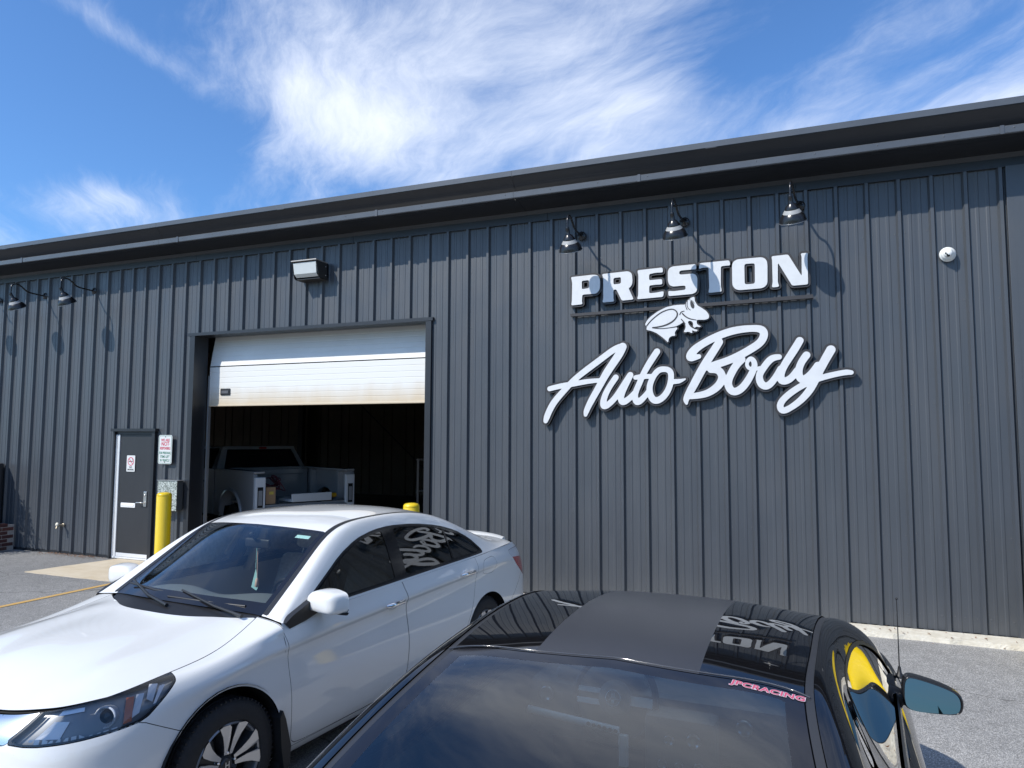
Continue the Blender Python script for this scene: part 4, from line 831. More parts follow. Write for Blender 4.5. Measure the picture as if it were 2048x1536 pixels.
SILL = lambda s: poly_sdf([(-.30, -.1), (-.33, .245), (-2.40, .242), (-2.42, -.1)], XZ(s))
sill, whole = whole.take(SILL, .0016)
RB = lambda s: poly_sdf([(-3.16, .1), (-3.165, .50), (-3.52, .74), (-3.60, .77), (-4.2, .77), (-4.2, .1)], XZ(s))
rb, whole = whole.take(RB, .0016)
fen, whole = whole.take(lambda s: -.6-s.P[:, 0], 0)
for nm, p in (('front_door', dfr), ('rear_door', drr), ('fuel_flap', fd), ('fender', fen), ('quarter_panel', whole), ('rear_bumper', rb), ('sill', sill)):
    if nm == 'fuel_flap': p.obj(nm, m_white, sedan, thick=.01)
    else: both(p, nm, m_white, sedan)
# greenhouse
G = np.array([
 [(-.383, .853, .968), (-.68, .861, .979), (-1.0, .860, .987), (-1.5, .859, .997), (-2.0, .858, 1.007), (-2.4, .858, 1.016), (-2.75, .853, 1.026), (-3.05, .835, 1.034), (-3.30, .800, 1.034), (-3.50, .755, 1.026), (-3.655, .680, 1.012)],
 [(-.384, .838, .972), (-.71, .800, 1.100), (-1.03, .765, 1.198), (-1.5, .752, 1.228), (-2.0, .752, 1.232), (-2.42, .760, 1.196), (-2.77, .775, 1.135), (-3.06, .795, 1.068), (-3.30, .768, 1.046), (-3.51, .715, 1.036), (-3.68, .63, 1.020)],
 [(-.386, .800, .977), (-.74, .725, 1.205), (-1.07, .660, 1.368), (-1.5, .632, 1.428), (-2.0, .632, 1.420), (-2.42, .655, 1.342), (-2.77, .700, 1.215), (-3.07, .745, 1.098), (-3.31, .730, 1.055), (-3.53, .665, 1.043), (-3.71, .575, 1.026)],
 [(-.402, .700, .984), (-.78, .640, 1.225), (-1.09, .590, 1.398), (-1.5, .570, 1.455), (-2.0, .570, 1.446), (-2.43, .580, 1.372), (-2.79, .620, 1.240), (-3.10, .665, 1.118), (-3.33, .655, 1.066), (-3.56, .58, 1.052), (-3.745, .48, 1.034)],
 [(-.360, .400, 1.003), (-.70, .365, 1.247), (-1.03, .335, 1.424), (-1.5, .325, 1.480), (-2.0, .325, 1.470), (-2.44, .330, 1.402), (-2.82, .355, 1.258), (-3.16, .385, 1.118), (-3.37, .385, 1.074), (-3.60, .34, 1.060), (-3.80, .26, 1.042)],
 [(-.335, 0, 1.010), (-.67, 0, 1.253), (-1.01, 0, 1.434), (-1.5, 0, 1.490), (-2.0, 0, 1.480), (-2.44, 0, 1.412), (-2.83, 0, 1.265), (-3.18, 0, 1.122), (-3.39, 0, 1.078), (-3.62, 0, 1.064), (-3.82, 0, 1.046)]])
gh = patch(G, 20, 9)
if gh.A[:, 5].sum() < 0: gh.A[:, 3:6] *= -1; gh.F = gh.F[:, ::-1]
for j in (3, 5): pass
mid = np.abs(gh.P[:, 1]) < 1e-6; gh.A[mid, 4] = 0
DLO = pgr([(-.45, .988), (-.60, 1.035), (-.80, 1.145), (-1.02, 1.262), (-1.23, 1.337), (-1.45, 1.374), (-1.66, 1.384), (-1.96, 1.368), (-2.28, 1.322), (-2.53, 1.255), (-2.70, 1.170), (-2.795, 1.075), (-2.80, 1.040), (-2.72, 1.036), (-2.2, 1.026), (-1.56, 1.013), (-.98, 1.002), (-.60, .993)], 1)
SIDE = lambda s: (s.A[:, 7]-2.7)*.15
WS = lambda s: np.maximum.reduce([(3.10-s.A[:, 7])*.20, (s.A[:, 6]-1.94)*.38, (-.02-s.A[:, 6])*.38])
BG = lambda s: np.maximum.reduce([(3.14-s.A[:, 7])*.20, (s.A[:, 6]-6.96)*.38, (5.12-s.A[:, 6])*.40])
DITCH = lambda s: np.maximum.reduce([np.abs(s.A[:, 7]-3.015)*.07-.0095, (s.A[:, 6]-6.9)*.38, (.02-s.A[:, 6])*.38])
MASK = lambda s: np.minimum.reduce([np.maximum(DLO(s), SIDE(s)), WS(s), BG(s)])
inner = gh.split(-MASK(gh))[0]; onesheet(inner.shift(-.013), 'inner_shell', m_liner, sedan)
dl, gh = gh.take(AND(DLO, SIDE), .001)
ws, gh = gh.take(WS, .001); bg, gh = gh.take(BG, .001); dt, gh = gh.take(DITCH, .0004)
# glazing
m_tint = glass_mat('tinted_side_glass', (.10, .115, .12), ior=1.52)
m_wsg = glass_mat('windshield_glass', (.84, .90, .89), ior=1.45, extra=.0)
m_frit = mat('glass_frit_black', (.012, .012, .015), .06, spec=.6)
frame_in = AND(DLO, SIDE)
def pane(poly_fn, nm, m, shift=-.004):
    p = dl.split(poly_fn(dl))[0]; both(p.shift(shift), nm, m, sedan, thick=0)
INS = lambda d: (lambda s: DLO(s)+d)
PF = AND(INS(.022), lambda s: -line_sdf([(-1.500, 1.0), (-1.545, 1.45)], XZ(s)), lambda s: line_sdf([(-.60, .95), (-.66, 1.4)], XZ(s)))
PR = AND(INS(.022), lambda s: line_sdf([(-1.640, 1.0), (-1.685, 1.45)], XZ(s)), lambda s: -line_sdf([(-2.285, 1.0), (-2.345, 1.45)], XZ(s)))
PQ = AND(INS(.026), lambda s: line_sdf([(-2.310, 1.0), (-2.370, 1.45)], XZ(s)))
def chk(f, name):
    v = (f(dl) < 0).sum(); print('pane', name, v)
pane(PF, 'front_door_glass', m_tint); pane(PR, 'rear_door_glass', m_tint); pane(PQ, 'quarter_glass', m_tint)
rest = dl
for f in (PF, PR, PQ): rest = rest.split(-f(rest))[0]
edge, rest = rest.take(NOT(INS(.011)), 0.0)
both(edge, 'window_moulding', mat('satin_black_moulding', (.020, .020, .022), .25), sedan, thick=.008)
both(rest.shift(-.001), 'window_frame', m_gloss_b, sedan, thick=.006)
both(dt.shift(.0015), 'roof_moulding', m_blackp, sedan, thick=.01)
CLR = lambda s: np.maximum.reduce([(3.24-s.A[:, 7])*.20, (s.A[:, 6]-1.86)*.38, (.20-s.A[:, 6])*.38])
wsg = ws.split(CLR(ws))[0]; wsb = ws.split(-CLR(ws))[0]
onesheet(wsg, 'windshield', m_wsg, sedan); onesheet(wsb, 'windshield_border', m_frit, sedan)
CL2 = lambda s: np.maximum.reduce([(3.26-s.A[:, 7])*.20, (s.A[:, 6]-6.88)*.38, (5.20-s.A[:, 6])*.40])
onesheet(bg.split(CL2(bg))[0], 'rear_window', m_tint, sedan); onesheet(bg.split(-CL2(bg))[0], 'rear_window_border', m_frit, sedan)
TRK = lambda s: np.maximum(7.06-s.A[:, 6], 2.2-s.A[:, 7])*.3
trunk, gh = gh.take(TRK, .0018)
onesheet(trunk, 'trunk_lid', m_white, sedan)
roof, gh = gh.take(lambda s: (3.05-s.A[:, 7])*.2, 0)
onesheet(roof, 'roof_panel', m_white, sedan); both(gh, 'pillar', m_white, sedan)
# hood
TFD = dense_line(TF, 6*22+1)                 # same samples as the fender's top line
hd_ = patch_edge(TFD[66:], [
 [(.735, .630, .822), (.43, .620, .884), (.05, .600, .932), (-.17, .570, .962), (-.292, .530, .985)],
 [(.770, .540, .808), (.46, .530, .896), (.08, .510, .944), (-.14, .480, .972), (-.250, .440, .988)],
 [(.812, .380, .788), (.49, .370, .888), (.10, .370, .944), (-.12, .350, .974), (-.195, .330, .990)],
 [(.835, .200, .778), (.51, .200, .894), (.11, .198, .955), (-.10, .190, .980), (-.155, .180, .993)],
 [(.845, 0, .774), (.52, 0, .896), (.12, 0, .958), (-.09, 0, .983), (-.145, 0, .995)]], 9)
hd_.A[hd_.P[:, 1] < 1e-6, 4] = 0
edge_in = lambda s: np.maximum.reduce([(.03-s.A[:, 7])*.13, (.02-s.A[:, 6])*.3, (s.A[:, 6]-3.97)*.3])
onesheet(hd_.shift(-.014), 'hood_liner', m_liner, sedan)
hp = hd_.split(edge_in(hd_))[0]; onesheet(hp, 'hood', m_white, sedan)
# rolled rear lip of the hood
# cowl under the wipers
cw = np.array([[(-.335, .645, .962), (-.425, .665, .990)], [(-.27, .53, .962), (-.44, .60, .995)], [(-.18, .35, .972), (-.385, .38, .997)], [(-.14, .18, .976), (-.36, .18, 1.003)], [(-.13, 0, .978), (-.345, 0, 1.005)]])
c_ = patch(cw, 8, 6)
if c_.A[:, 5].sum() < 0: c_.A[:, 3:6] *= -1; c_.F = c_.F[:, ::-1]
c_.A[c_.P[:, 1] < 1e-6, 4] = 0
onesheet(c_, 'cowl_panel', m_blackp, sedan)
# lamps
m_refl = mat('lamp_reflector', (.72, .74, .77), .38, metal=.25)
m_lens = glass_mat('clear_lens', (.93, .94, .95), ior=1.42)
both(head, 'headlight_lens', m_lens, sedan, thick=0)
hb = head.shift(-.035); m_hlb = mat('headlight_bowl', (.24, .245, .25), .35, metal=.35)
for hbx in both(hb, 'headlight_bowl', m_hlb, sedan, thick=0): pass
both(head.split(-(HL(head)+.010))[0].shift(-.001), 'headlight_seal', m_blackp, sedan, thick=.004)
def on_hull(arc, z, off=0.0):
    """point on the left body surface near the given arc length and height"""
    d = np.hypot(AZ(LOOK)[:, 0]-arc, AZ(LOOK)[:, 1]-z); i = int(d.argmin()); A = LOOK.A[i]; n = A[3:6]/np.linalg.norm(A[3:6]); return Vector(A[:3])+Vector(n)*off, Vector(n)
LOOK = hull_part(0, 6, TF)
for sg in (1, -1):
    def Mx(p, n):
        p = Vector((p[0], p[1]*sg, p[2])); n = Vector((n[0], n[1]*sg, n[2])).normalized(); return Matrix.Translation(p) @ n.to_track_quat('Z', 'Y').to_matrix().to_4x4()
    # projector
    p, n = on_hull(.93, .765, -.032); n2 = Vector((.85, .5, .1))
    b = MB(); b.lathe([(.050, -.03), (.050, .008), (.046, .012), (.040, .008), (.036, -.01), (.030, -.02)], 28, M=Mx(p, n2)); b.obj('projector_ring', m_refl, sedan)
    b = MB(); b.lathe([(.033, -.012), (.028, .002), (.018, .010), (.0001, .014)], 24, M=Mx(p, n2)); b.obj('projector_lens', mat('dark_lens', (.02, .022, .025), .05), sedan)
    # inner reflector
    def strip(pts, nm, m, off=-.025, th=.006):
        mb = MB(); vs = []; 
        for a_, z_ in pts:
            q, nn = on_hull(a_, z_, off); vs.append((q.x, q.y*sg, q.z))
        mb.add(vs, [tuple(range(len(vs)))]); return mb.obj(nm, m, sedan)
    strip([(.60, .70), (.73, .705), (.76, .77), (.68, .775)], 'high_beam_reflector', m_refl, -.028)
    strip([(.70, .79), (.83, .80), (.83, .815), (.72, .815)], 'upper_reflector', m_machined, -.022)
    m_amb = mat('amber_reflector', (.62, .13, .02), .25, coat=.6)
    strip([(1.005, .725), (1.045, .73), (1.075, .83), (1.035, .83)], 'amber_marker', m_amb, -.016)
    strip([(1.05, .735), (1.085, .75), (1.12, .835), (1.08, .832)], 'turn_reflector', m_refl, -.020)
    strip([(1.125, .80), (1.14, .79), (1.195, .855), (1.165, .858)], 'side_reflector', m_refl, -.012)
    m_led = mat('white_led', (.75, .77, .78), .2, coat=.5)
    for i in range(15):
        a_ = .585+i*.034; z0 = .690+.014*max(0, (a_-.75))/.35
        strip([(a_, z0), (a_+.022, z0+.001), (a_+.024, z0+.014), (a_+.002, z0+.013)], 'led', m_led, -.010)
    for i in range(5):
        a_ = 1.13+i*.010; strip([(a_, .755+.012*i), (a_+.004, .757+.012*i), (a_+.066, .835+.005*i), (a_+.062, .837+.005*i)], 'lens_flute', m_machined, -.007)
both(chrome.shift(-.001), 'grille_surround', mat('brushed_chrome', (.75, .75, .76), .22, metal=1.0), sedan, thick=.01)
both(gril.shift(-.03), 'grille_back', m_liner, sedan, thick=0)
for zz in (.565, .605, .645, .685):
    b = MB(); pts = []
    for sgn_ in (-1, 1):
        for a_ in ((.40, .30, .2, .1, 0) if sgn_ < 0 else (.1, .2, .3, .40)):
            q, nn = on_hull(a_, zz, -.012); pts.append((q.x, q.y*sgn_, zz))
    b.tube(pts, .007, 8); b.obj('grille_bar', m_pocket, sedan)
both(lowg.shift(-.02), 'lower_grille', m_blackp, sedan, thick=0); both(fog.shift(-.015), 'fog_recess', m_blackp, sedan, thick=0)
m_red = mat('red_lens', (.42, .012, .02), .10, coat=1.0); m_clr = mat('clear_reverse_lens', (.62, .62, .64), .12, coat=1)
CL = lambda s: -line_sdf([(-3.30, .925), (-3.55, .90), (-3.78, .85), (-3.9, .83)], XZ(s))
b_, a_ = tl.split(CL(tl))
both(a_, 'tail_light', m_red, sedan, thick=.01); both(b_, 'reversing_light', m_clr, sedan, thick=.01)
# spoiler
sp = MB(); n = 24; prof = []
for i in range(n+1):
    t = -1+2*i/n; y = .60*t; xb = -3.85+.17*abs(t)**2.6; w_ = .17-.03*abs(t); zt = 1.062-.016*abs(t)**3
    prof.append([(xb+w_, y*1.03, 1.030), (xb+w_*.55, y*1.01, zt-.008), (xb+.02, y, zt+.006), (xb-.012, y, zt), (xb-.012, y, zt-.014), (xb+.02, y, zt-.03), (xb+w_*.6, y, 1.02)])
k = 7; sp.add([p for r_ in prof for p in r_], [(i*k+j, i*k+(j+1) % k, (i+1)*k+(j+1) % k, (i+1)*k+j) for i in range(n) for j in range(k)], True)
sp.add(prof[0], [tuple(range(k))]); sp.add(prof[-1], [tuple(range(k))[::-1]])
set_smooth_angle(sp.obj('spoiler', m_white, sedan), 50)
# mirrors
def mirror_housing(sg):
    bm = bmesh.new()
    ring = [tuple(p) for p in chaik([(-.108, -.004), (-.100, .040), (-.060, .070), (.03, .076), (.112, .064), (.134, .045), (.136, -.030), (.118, -.062), (.02, -.062), (-.07, -.056), (-.104, -.038)], 2)]
    # loops back (mirror side) to the front (rounded shell)
    vs = []; ns = 8
    for j in range(ns+1):
        t = j/ns; f_ = (1, 1.01, 1.0, .985, .955, .90, .80, .62, .30)[j]; dx = (.006, .010, .040, .068, .090, .106, .118, .126, .130)[j]
        vs.append([(dx, .135+ (r_[0])*(.15+.85*f_)*1.0-.03*t, r_[1]*(.10+.90*f_)+.0) for r_ in ring])
    mb = MB(); k = len(ring); V = [p for l in vs for p in l]
    fs = [(j*k+i, j*k+(i+1) % k, (j+1)*k+(i+1) % k, (j+1)*k+i) for j in range(ns) for i in range(k)]+[tuple(ns*k+i for i in range(k))]
    T = Matrix.Translation((-.73, .825*sg, 1.045)) @ Matrix.Diagonal((1, sg, 1, 1)) @ Matrix.Rotation(math.radians(-8), 4, 'Z')
    mb.add([T @ Vector(p) for p in V], fs, True)
    o = mb.obj('mirror_shell', m_white, sedan)
    mb = MB(); low = [(.0, r_[0]*1.02+.135, min(r_[1], -.040)-.016) for r_ in ring]; b0 = [(.10, r_[0]*.75+.125, -.050) for r_ in ring]; b1 = [(.0, r_[0]*1.0+.135, min(r_[1], -.036)) for r_ in ring]
    mb.add([T @ Vector(p) for p in low+b0+b1], [(i, (i+1) % k, (i+1) % k+k, i+k) for i in range(k)]+[(i+k, (i+1) % k+k, (i+1) % k+2*k, i+2*k) for i in range(k)], True)
    mb.obj('mirror_base', m_blackp, sedan)
    mb = MB(); mb.tube([T @ Vector(p) for p in [(.03, -.075, -.035), (.035, .0, -.045), (.035, .06, -.045)]], [.042, .028, .030], 12); mb.obj('mirror_arm', m_blackp, sedan)
    mb = MB(); mb.add([T @ Vector((.010, r_[0]*.92+.135, r_[1]*.88)) for r_ in ring], [tuple(range(k))]); mb.obj('mirror_glass', m_chrome, sedan)
    # sail panel
    mb = MB(); y = .852
    mb.prism([(-.395, .968), (-.45, 1.0), (-.60, 1.055), (-.69, 1.09), (-.72, 1.02), (-.71, .985), (-.56, .948), (-.43, .93)], (y-.02)*sg, (y+.022)*sg); mb.obj('mirror_sail', m_blackp, sedan)
mirror_housing(1); mirror_housing(-1)
def surf_y(x, z, sh=None):
    s = sh or LR; d = np.hypot(s.P[:, 0]-x, s.P[:, 2]-z); return float(s.P[int(d.argmin()), 1])
LR = hull_part(6, 16, TR)
for x, z in ((-1.42, .872), (-2.42, .918)):
    for sg in (1, -1):
        y = surf_y(x, z); handle_at(sedan, x, (y)*sg, z+.005, L=.215, side=sg)
        b = MB(); M = Matrix.Translation((x+.005, (y-.012)*sg, z)) @ Matrix.Diagonal((1.25, .25, .62, 1)); b.lathe([(.0001, -.062), (.03, -.054), (.055, -.03), (.062, 0), (.055, .03), (.03, .054), (.0001, .062)], 20, M=M); b.obj('handle_cup', m_white, sedan)
# mud flaps, wheels, liners
for sg in (1, -1):
    b = MB(); b.prism([(-.315, .47), (-.335, .505), (-.36, .45), (-.405, .29), (-.395, .19), (-.36, .15), (-.33, .30)], .80*sg, .93*sg); b.obj('mud_flap', m_blackp, sedan)
    arch_liner(.03, .34, .40, .905*sg, .60*sg, m_liner, sedan); arch_liner(-2.79, .325, .39, .905*sg, .60*sg, m_liner, sedan)
wheel_accord(sedan, .0, .885, 1, rot=math.radians(-98)); wheel_accord(sedan, .0, -.885, -1, rot=.3)
wheel_accord(sedan, -2.79, .880, 1, rot=.9); wheel_accord(sedan, -2.79, -.880, -1, rot=.5)
MB().box(-3.6, .75, -.80, .80, .17, .30).obj('underbody', m_liner, sedan)
# wipers
for pts in ([(-.30, .62, 1.0), (-.335, .35, 1.022), (-.40, -.02, 1.070)], [(-.26, .02, 1.008), (-.33, -.25, 1.03), (-.47, -.60, 1.075)]):
    b = MB(); b.tube(pts, [.012, .009, .006], 8); b.obj('wiper_arm', m_blackp, sedan)
for pts in ([(-.42, .52, 1.022), (-.375, .22, 1.026), (-.36, -.10, 1.030)], [(-.40, .0, 1.042), (-.40, -.28, 1.045), (-.455, -.60, 1.052)]):
    b = MB(); b.tube(pts, [.008, .010, .007], 8); b.obj('wiper_blade', m_blackp, sedan)
# ------------------------------------------------ cabin
m_seat = mat('grey_beige_cloth', (.66, .62, .56), .85, var=.15, vscale=40); m_dash = mat('dash_vinyl', (.15, .16, .165), .55, bump=.2, bscale=200)
m_beige = mat('beige_trim', (.50, .47, .42), .7)
def rbox(nm, m, x0, x1, y0, y1, z0, z1, bev, M=None, lvl=2, parent=None):
    b = MB(); b.box(x0, x1, y0, y1, z0, z1, bev=bev, M=M); o = b.obj(nm, m, parent); o.data.polygons.foreach_set('use_smooth', [True]*len(o.data.polygons))
    md = o.modifiers.new('s', 'SUBSURF'); md.levels = md.render_levels = lvl; return o
def seat(root, x, y, m, hz=0.0, back=20):
    rbox('seat_cushion', m, x-.27, x+.27, y-.26, y+.26, .36+hz, .54+hz, .07, parent=root)
    M = Matrix.Translation((x-.25, y, .48+hz)) @ Matrix.Rotation(math.radians(-back), 4, 'Y')
    rbox('seat_back', m, -.075, .075, -.25, .25, 0, .62, .07, M=M, parent=root); rbox('headrest', m, -.055, .055, -.135, .135, .66, .86, .05, M=M, parent=root)
    b = MB(); b.tube([M @ Vector((0, -.06, .55)), M @ Vector((0, -.06, .70))], .007, 8); b.tube([M @ Vector((0, .06, .55)), M @ Vector((0, .06, .70))], .007, 8); b.obj('headrest_post', m_chrome, root)
seat(sedan, -1.45, .37, m_seat); seat(sedan, -1.45, -.37, m_seat)
rbox('rear_bench', m_seat, -2.55, -2.05, -.62, .62, .36, .55, .07, parent=sedan); rbox('rear_backrest', m_seat, -.08, .08, -.62, .62, 0, .62, .07, M=Matrix.Translation((-2.5, 0, .5)) @ Matrix.Rotation(math.radians(-24), 4, 'Y'), parent=sedan)
dsh = np.array([[(-.44, .72, .975), (-.62, .72, .985), (-.80, .70, .955), (-.90, .69, .86), (-.92, .69, .70)], [(-.41, .38, .985), (-.60, .38, 1.025), (-.80, .38, 1.005), (-.90, .38, .90), (-.92, .38, .72)],
 [(-.38, 0, .99), (-.58, 0, 1.00), (-.76, 0, .965), (-.86, 0, .86), (-.90, 0, .70)], [(-.41, -.38, .985), (-.60, -.38, 1.015), (-.80, -.38, .985), (-.90, -.38, .88), (-.92, -.38, .72)], [(-.44, -.72, .975), (-.62, -.72, .985), (-.80, -.70, .955), (-.90, -.69, .86), (-.92, -.69, .70)]])
ds = patch(dsh, 6, 8); 
if ds.A[:, 5].sum() < 0: ds.A[:, 3:6] *= -1; ds.F = ds.F[:, ::-1]
ds.obj('dashboard', m_dash, sedan)
def torus(mb, M, R, r, n=40, k=10):
    mb.lathe([(R+r*math.cos(2*math.pi*i/k), r*math.sin(2*math.pi*i/k)) for i in range(k+1)], n, M=M)
MS = Matrix.Translation((-1.00, .37, .915)) @ Matrix.Rotation(math.radians(-66), 4, 'Y')
b = MB(); torus(b, MS, .180, .015); b.obj('steering_wheel', m_blackp, sedan)
b = MB(); b.lathe([(.0001, .02), (.05, .018), (.065, 0), (.06, -.03)], 20, M=MS); [b.box(*q, M=MS) for q in ((-.02, .02, .05, .175, -.008, .006), (-.02, .02, -.175, -.05, -.008, .006), (.05, .17, -.016, .016, -.008, .006))]; b.obj('steering_hub', m_machined, sedan)
rbox('rear_view_mirror', m_blackp, -1.02, -.985, -.12, .12, 1.255, 1.325, .02, parent=sedan)
b = MB(); b.tube([(-.93, 0, 1.37), (-.985, 0, 1.31)], .010, 8); b.obj('mirror_stalk', m_blackp, sedan)
b = MB(); b.tube([(-.975, .02, 1.26), (-.97, .02, 1.12)], .003, 5); b.add([(-.97, .02, 1.12), (-.97, .055, 1.0), (-.97, .03, .965), (-.97, -.02, .985)], [(0, 1, 2, 3)]); b.obj('hanging_tag', mat('tag_teal', (.30, .50, .48), .6), sedan)
b = MB(); b.tube([(-.96, .045, 1.24), (-.955, .05, 1.06)], .003, 5); b.lathe([(.0001, -.06), (.016, -.05), (.010, 0), (.0001, .01)], 8, M=Matrix.Translation((-.955, .05, 1.05))); b.obj('hanging_tassel', mat('tassel', (.60, .38, .28), .7), sedan)
# sticker low in the screen corner
q = ws.P[np.argmin(np.abs(ws.A[:, 6]-1.75)+np.abs(ws.A[:, 7]-3.42))]; q2 = ws.P[np.argmin(np.abs(ws.A[:, 6]-1.66)+np.abs(ws.A[:, 7]-3.42))]; q3 = ws.P[np.argmin(np.abs(ws.A[:, 6]-1.75)+np.abs(ws.A[:, 7]-3.75))]; q4 = q3+(q2-q)
b = MB(); off = np.array([-.004, 0, -.006]); b.add([tuple(q+off), tuple(q2+off), tuple(q4+off), tuple(q3+off)], [(0, 1, 2, 3)]); b.obj('windshield_sticker', mat('pale_sticker', (.55, .80, .78), .5), sedan)
# inner door skins and floor so the cabin is closed
b = MB(); b.box(-2.6, -.5, .80, .82, .25, .97); b.box(-2.6, -.5, -.82, -.80, .25, .97); b.box(-3.2, -.45, -.80, .80, .28, .31); b.obj('cabin_trim', m_beige, sedan)
hl_ = patch(G[2:, 2:6], 6, 4); hl2 = hl_.shift(-.03 if hl_.A[:, 5].sum() > 0 else .03); onesheet(hl2, 'headliner', m_beige, sedan)
for sg in (1, -1):
    b = MB(); b.tube([(-1.60, .74*sg, .95), (-1.66, .655*sg, 1.20), (-1.68, .60*sg, 1.38)], .035, 8); b.obj('pillar_trim', m_beige, sedan)
# ================================================================ black coupe
def paint_black():
    m = bpy.data.materials.new('black_clear_coat'); m.use_nodes = True; nt = m.node_tree; b = nt.nodes['Principled BSDF']; N = nt.nodes.new; Lk = nt.links.new
    b.inputs['Base Color'].default_value = (.006, .006, .007, 1); b.inputs['Roughness'].default_value = .5; b.inputs['Specular IOR Level'].default_value = 0.0; b.inputs['Coat Weight'].default_value = 1; b.inputs['Coat Roughness'].default_value = .004; b.inputs['Coat IOR'].default_value = 1.7
    tc = N('ShaderNodeTexCoord'); n = N('ShaderNodeTexNoise'); n.inputs['Scale'].default_value = 9; n.inputs['Detail'].default_value = 2; Lk(tc.outputs['Object'], n.inputs['Vector'])
    bp = N('ShaderNodeBump'); bp.inputs['Strength'].default_value = .04; bp.inputs['Distance'].default_value = .003; Lk(n.outputs['Fac'], bp.inputs['Height']); Lk(bp.outputs[0], b.inputs['Coat Normal'])
    return m
m_black = paint_black()
m_vinyl = mat('matte_stripe_vinyl', (.036, .037, .042), .30, spec=.55, bump=.04, bscale=400)
coupe = empty('coupe', (-0.474, 4.203, 0), math.radians(88.65), label='glossy black two door coupe with wide matte grey stripe over its roof', category='car')
CB_X = [.92, .89, .77, .60, .38, .02, -.30, -.90, -1.50, -2.00, -2.35, -2.72, -3.10, -3.45, -3.68, -3.80, -3.83]
CB_Y = [0, .45, .74, .86, .91, .930, .930, .918, .912, .918, .932, .942, .932, .88, .72, .40, 0]
crow = [
 ([.20]*2+[.19]*11+[.24, .28, .30, .30], [.10]*17),
 ([.27]*13+[.34, .38, .40, .40], [.035]*17),
 ([.41]*13+[.46, .50, .52, .52], [.004]*5+[.010]*5+[.004]*7),
 ([.55, .55, .57, .58, .60]+[.60]*8+[.62, .64, .64, .64], [.006, .006, .01, .01, .0, -.006, .004, .010, .010, .004, -.002, -.008, -.002, 0, 0, 0, 0]),
 ([.66, .66, .68, .69, .71, .73, .73, .74, .75, .76, .77, .78, .78, .78, .78, .78, .78], [.02, .02, .03, .02, .008, .0, .010, .022, .022, .010, .0, -.006, .0, .01, .015, .015, .015]),
 ([.72, .725, .74, .765, .79, .815, .825, .83, .84, .85, .86, .87, .88, .89, .90, .90, .90], [.04, .04, .05, .04, .02, .008, .004, .004, .006, .004, .0, .0, .008, .02, .03, .03, .03]),
 ([.765, .77, .80, .825, .86, .885, .898, .91, .92, .93, .94, .95, .955, .965, .97, .97, .97], [.075, .075, .08, .07, .05, .035, .028, .030, .034, .034, .034, .034, .036, .045, .05, .05, .05])]
CL_ = hull_lines(CB_X, CB_Y, crow); CN = plan_normals(CB_X, CB_Y)
def ctop(cols, z, ins): return np.array([[CB_X[c]-CN[c, 0]*i, CB_Y[c]-CN[c, 1]*i, zz] for c, zz, i in zip(cols, z, ins)])
CTF = ctop(range(0, 7), [.80, .805, .84, .87, .90, .925, .955], [.14, .14, .14, .13, .12, .13, .20]); CTF[6] = (-.20, .70, .965); CTF[0, 1] = 0
CTR = ctop(range(6, 17), [.955, .970, .978, .984, .990, .996, 1.005, 1.02, 1.03, 1.035, 1.035], [.055, .066, .098, .100, .098, .095, .10, .13, .14, .13, .13]); CTR[-1, 1] = 0
def hull2(SLx, bx, c0, c1, top):
    nc = len(bx); du = np.linalg.norm(np.diff(SLx, axis=1), axis=2).mean(0)**.8; tu = np.r_[0, np.cumsum(du)]
    ci = np.linspace(c0, c1, int((c1-c0)*22)+1); qu = np.interp(ci, np.arange(nc), tu)
    G1 = nspline(tu, SLx.transpose(1, 0, 2).reshape(nc, -1), qu).reshape(len(qu), len(SLx), 3)
    dt = np.linalg.norm(np.diff(top, axis=0), axis=1)**.8; tt = np.r_[0, np.cumsum(dt)]
    cc = np.linspace(0, len(top)-1, len(qu)); T1 = nspline(tt, top, np.interp(cc, np.arange(len(top)), tt))
    G1 = np.concatenate([G1, T1[:, None]], 1); nl = G1.shape[1]
    dv = np.linalg.norm(np.diff(G1, axis=1), axis=2).mean(0)**.8; tv = np.r_[0, np.cumsum(dv)]; li = np.linspace(0, nl-1, (nl-1)*6+1)
    Gx = nspline(tv, G1.transpose(1, 0, 2).reshape(nl, -1), np.interp(li, np.arange(nl), tv)).reshape(len(li), len(qu), 3).transpose(1, 0, 2)
    S, T = np.meshgrid(ci, li, indexing='ij'); sh = grid_sheet(Gx, S, T)
    if sh.A[:, 4].sum() < 0: sh.A[:, 3:6] *= -1; sh.F = sh.F[:, ::-1]
    return sh
cf = hull2(CL_, CB_X, 0, 6, CTF); cr = hull2(CL_, CB_X, 6, 16, CTR)
AF, AR = circ(0, .345, .395), circ(-2.72, .345, .40)
cf = cf.split(-AF(cf))[0]; cr = cr.split(-AR(cr))[0]
onesheet(cf.join(cr).shift(-.013), 'inner_shell', m_liner, coupe)
wh = cf.join(cr)
CDR = pgr([(-.30, 1.2), (-.305, .95), (-.345, .80), (-.355, .55), (-.365, .34), (-.42, .275), (-1.45, .265), (-1.54, .31), (-1.60, .50), (-1.69, .80), (-1.755, 1.2)], 1)
cdr, wh = wh.take(CDR, .0018)
ctl, wh = wh.take(lambda s: np.maximum(poly_sdf([(-3.70, .70), (-3.70, .93), (-3.9, .93), (-3.9, .70)], XZ(s)), .30-s.P[:, 1]), .002)
chl, wh = wh.take(lambda s: np.maximum(poly_sdf([(.62, .64), (.60, .80), (1.0, .80), (1.0, .64)], XZ(s)), .42-s.P[:, 1]), .002)
cgr, wh = wh.take(lambda s: np.maximum(poly_sdf([(.7, .55), (.7, .75), (1.0, .75), (1.0, .55)], XZ(s)), s.P[:, 1]-.40), .002)
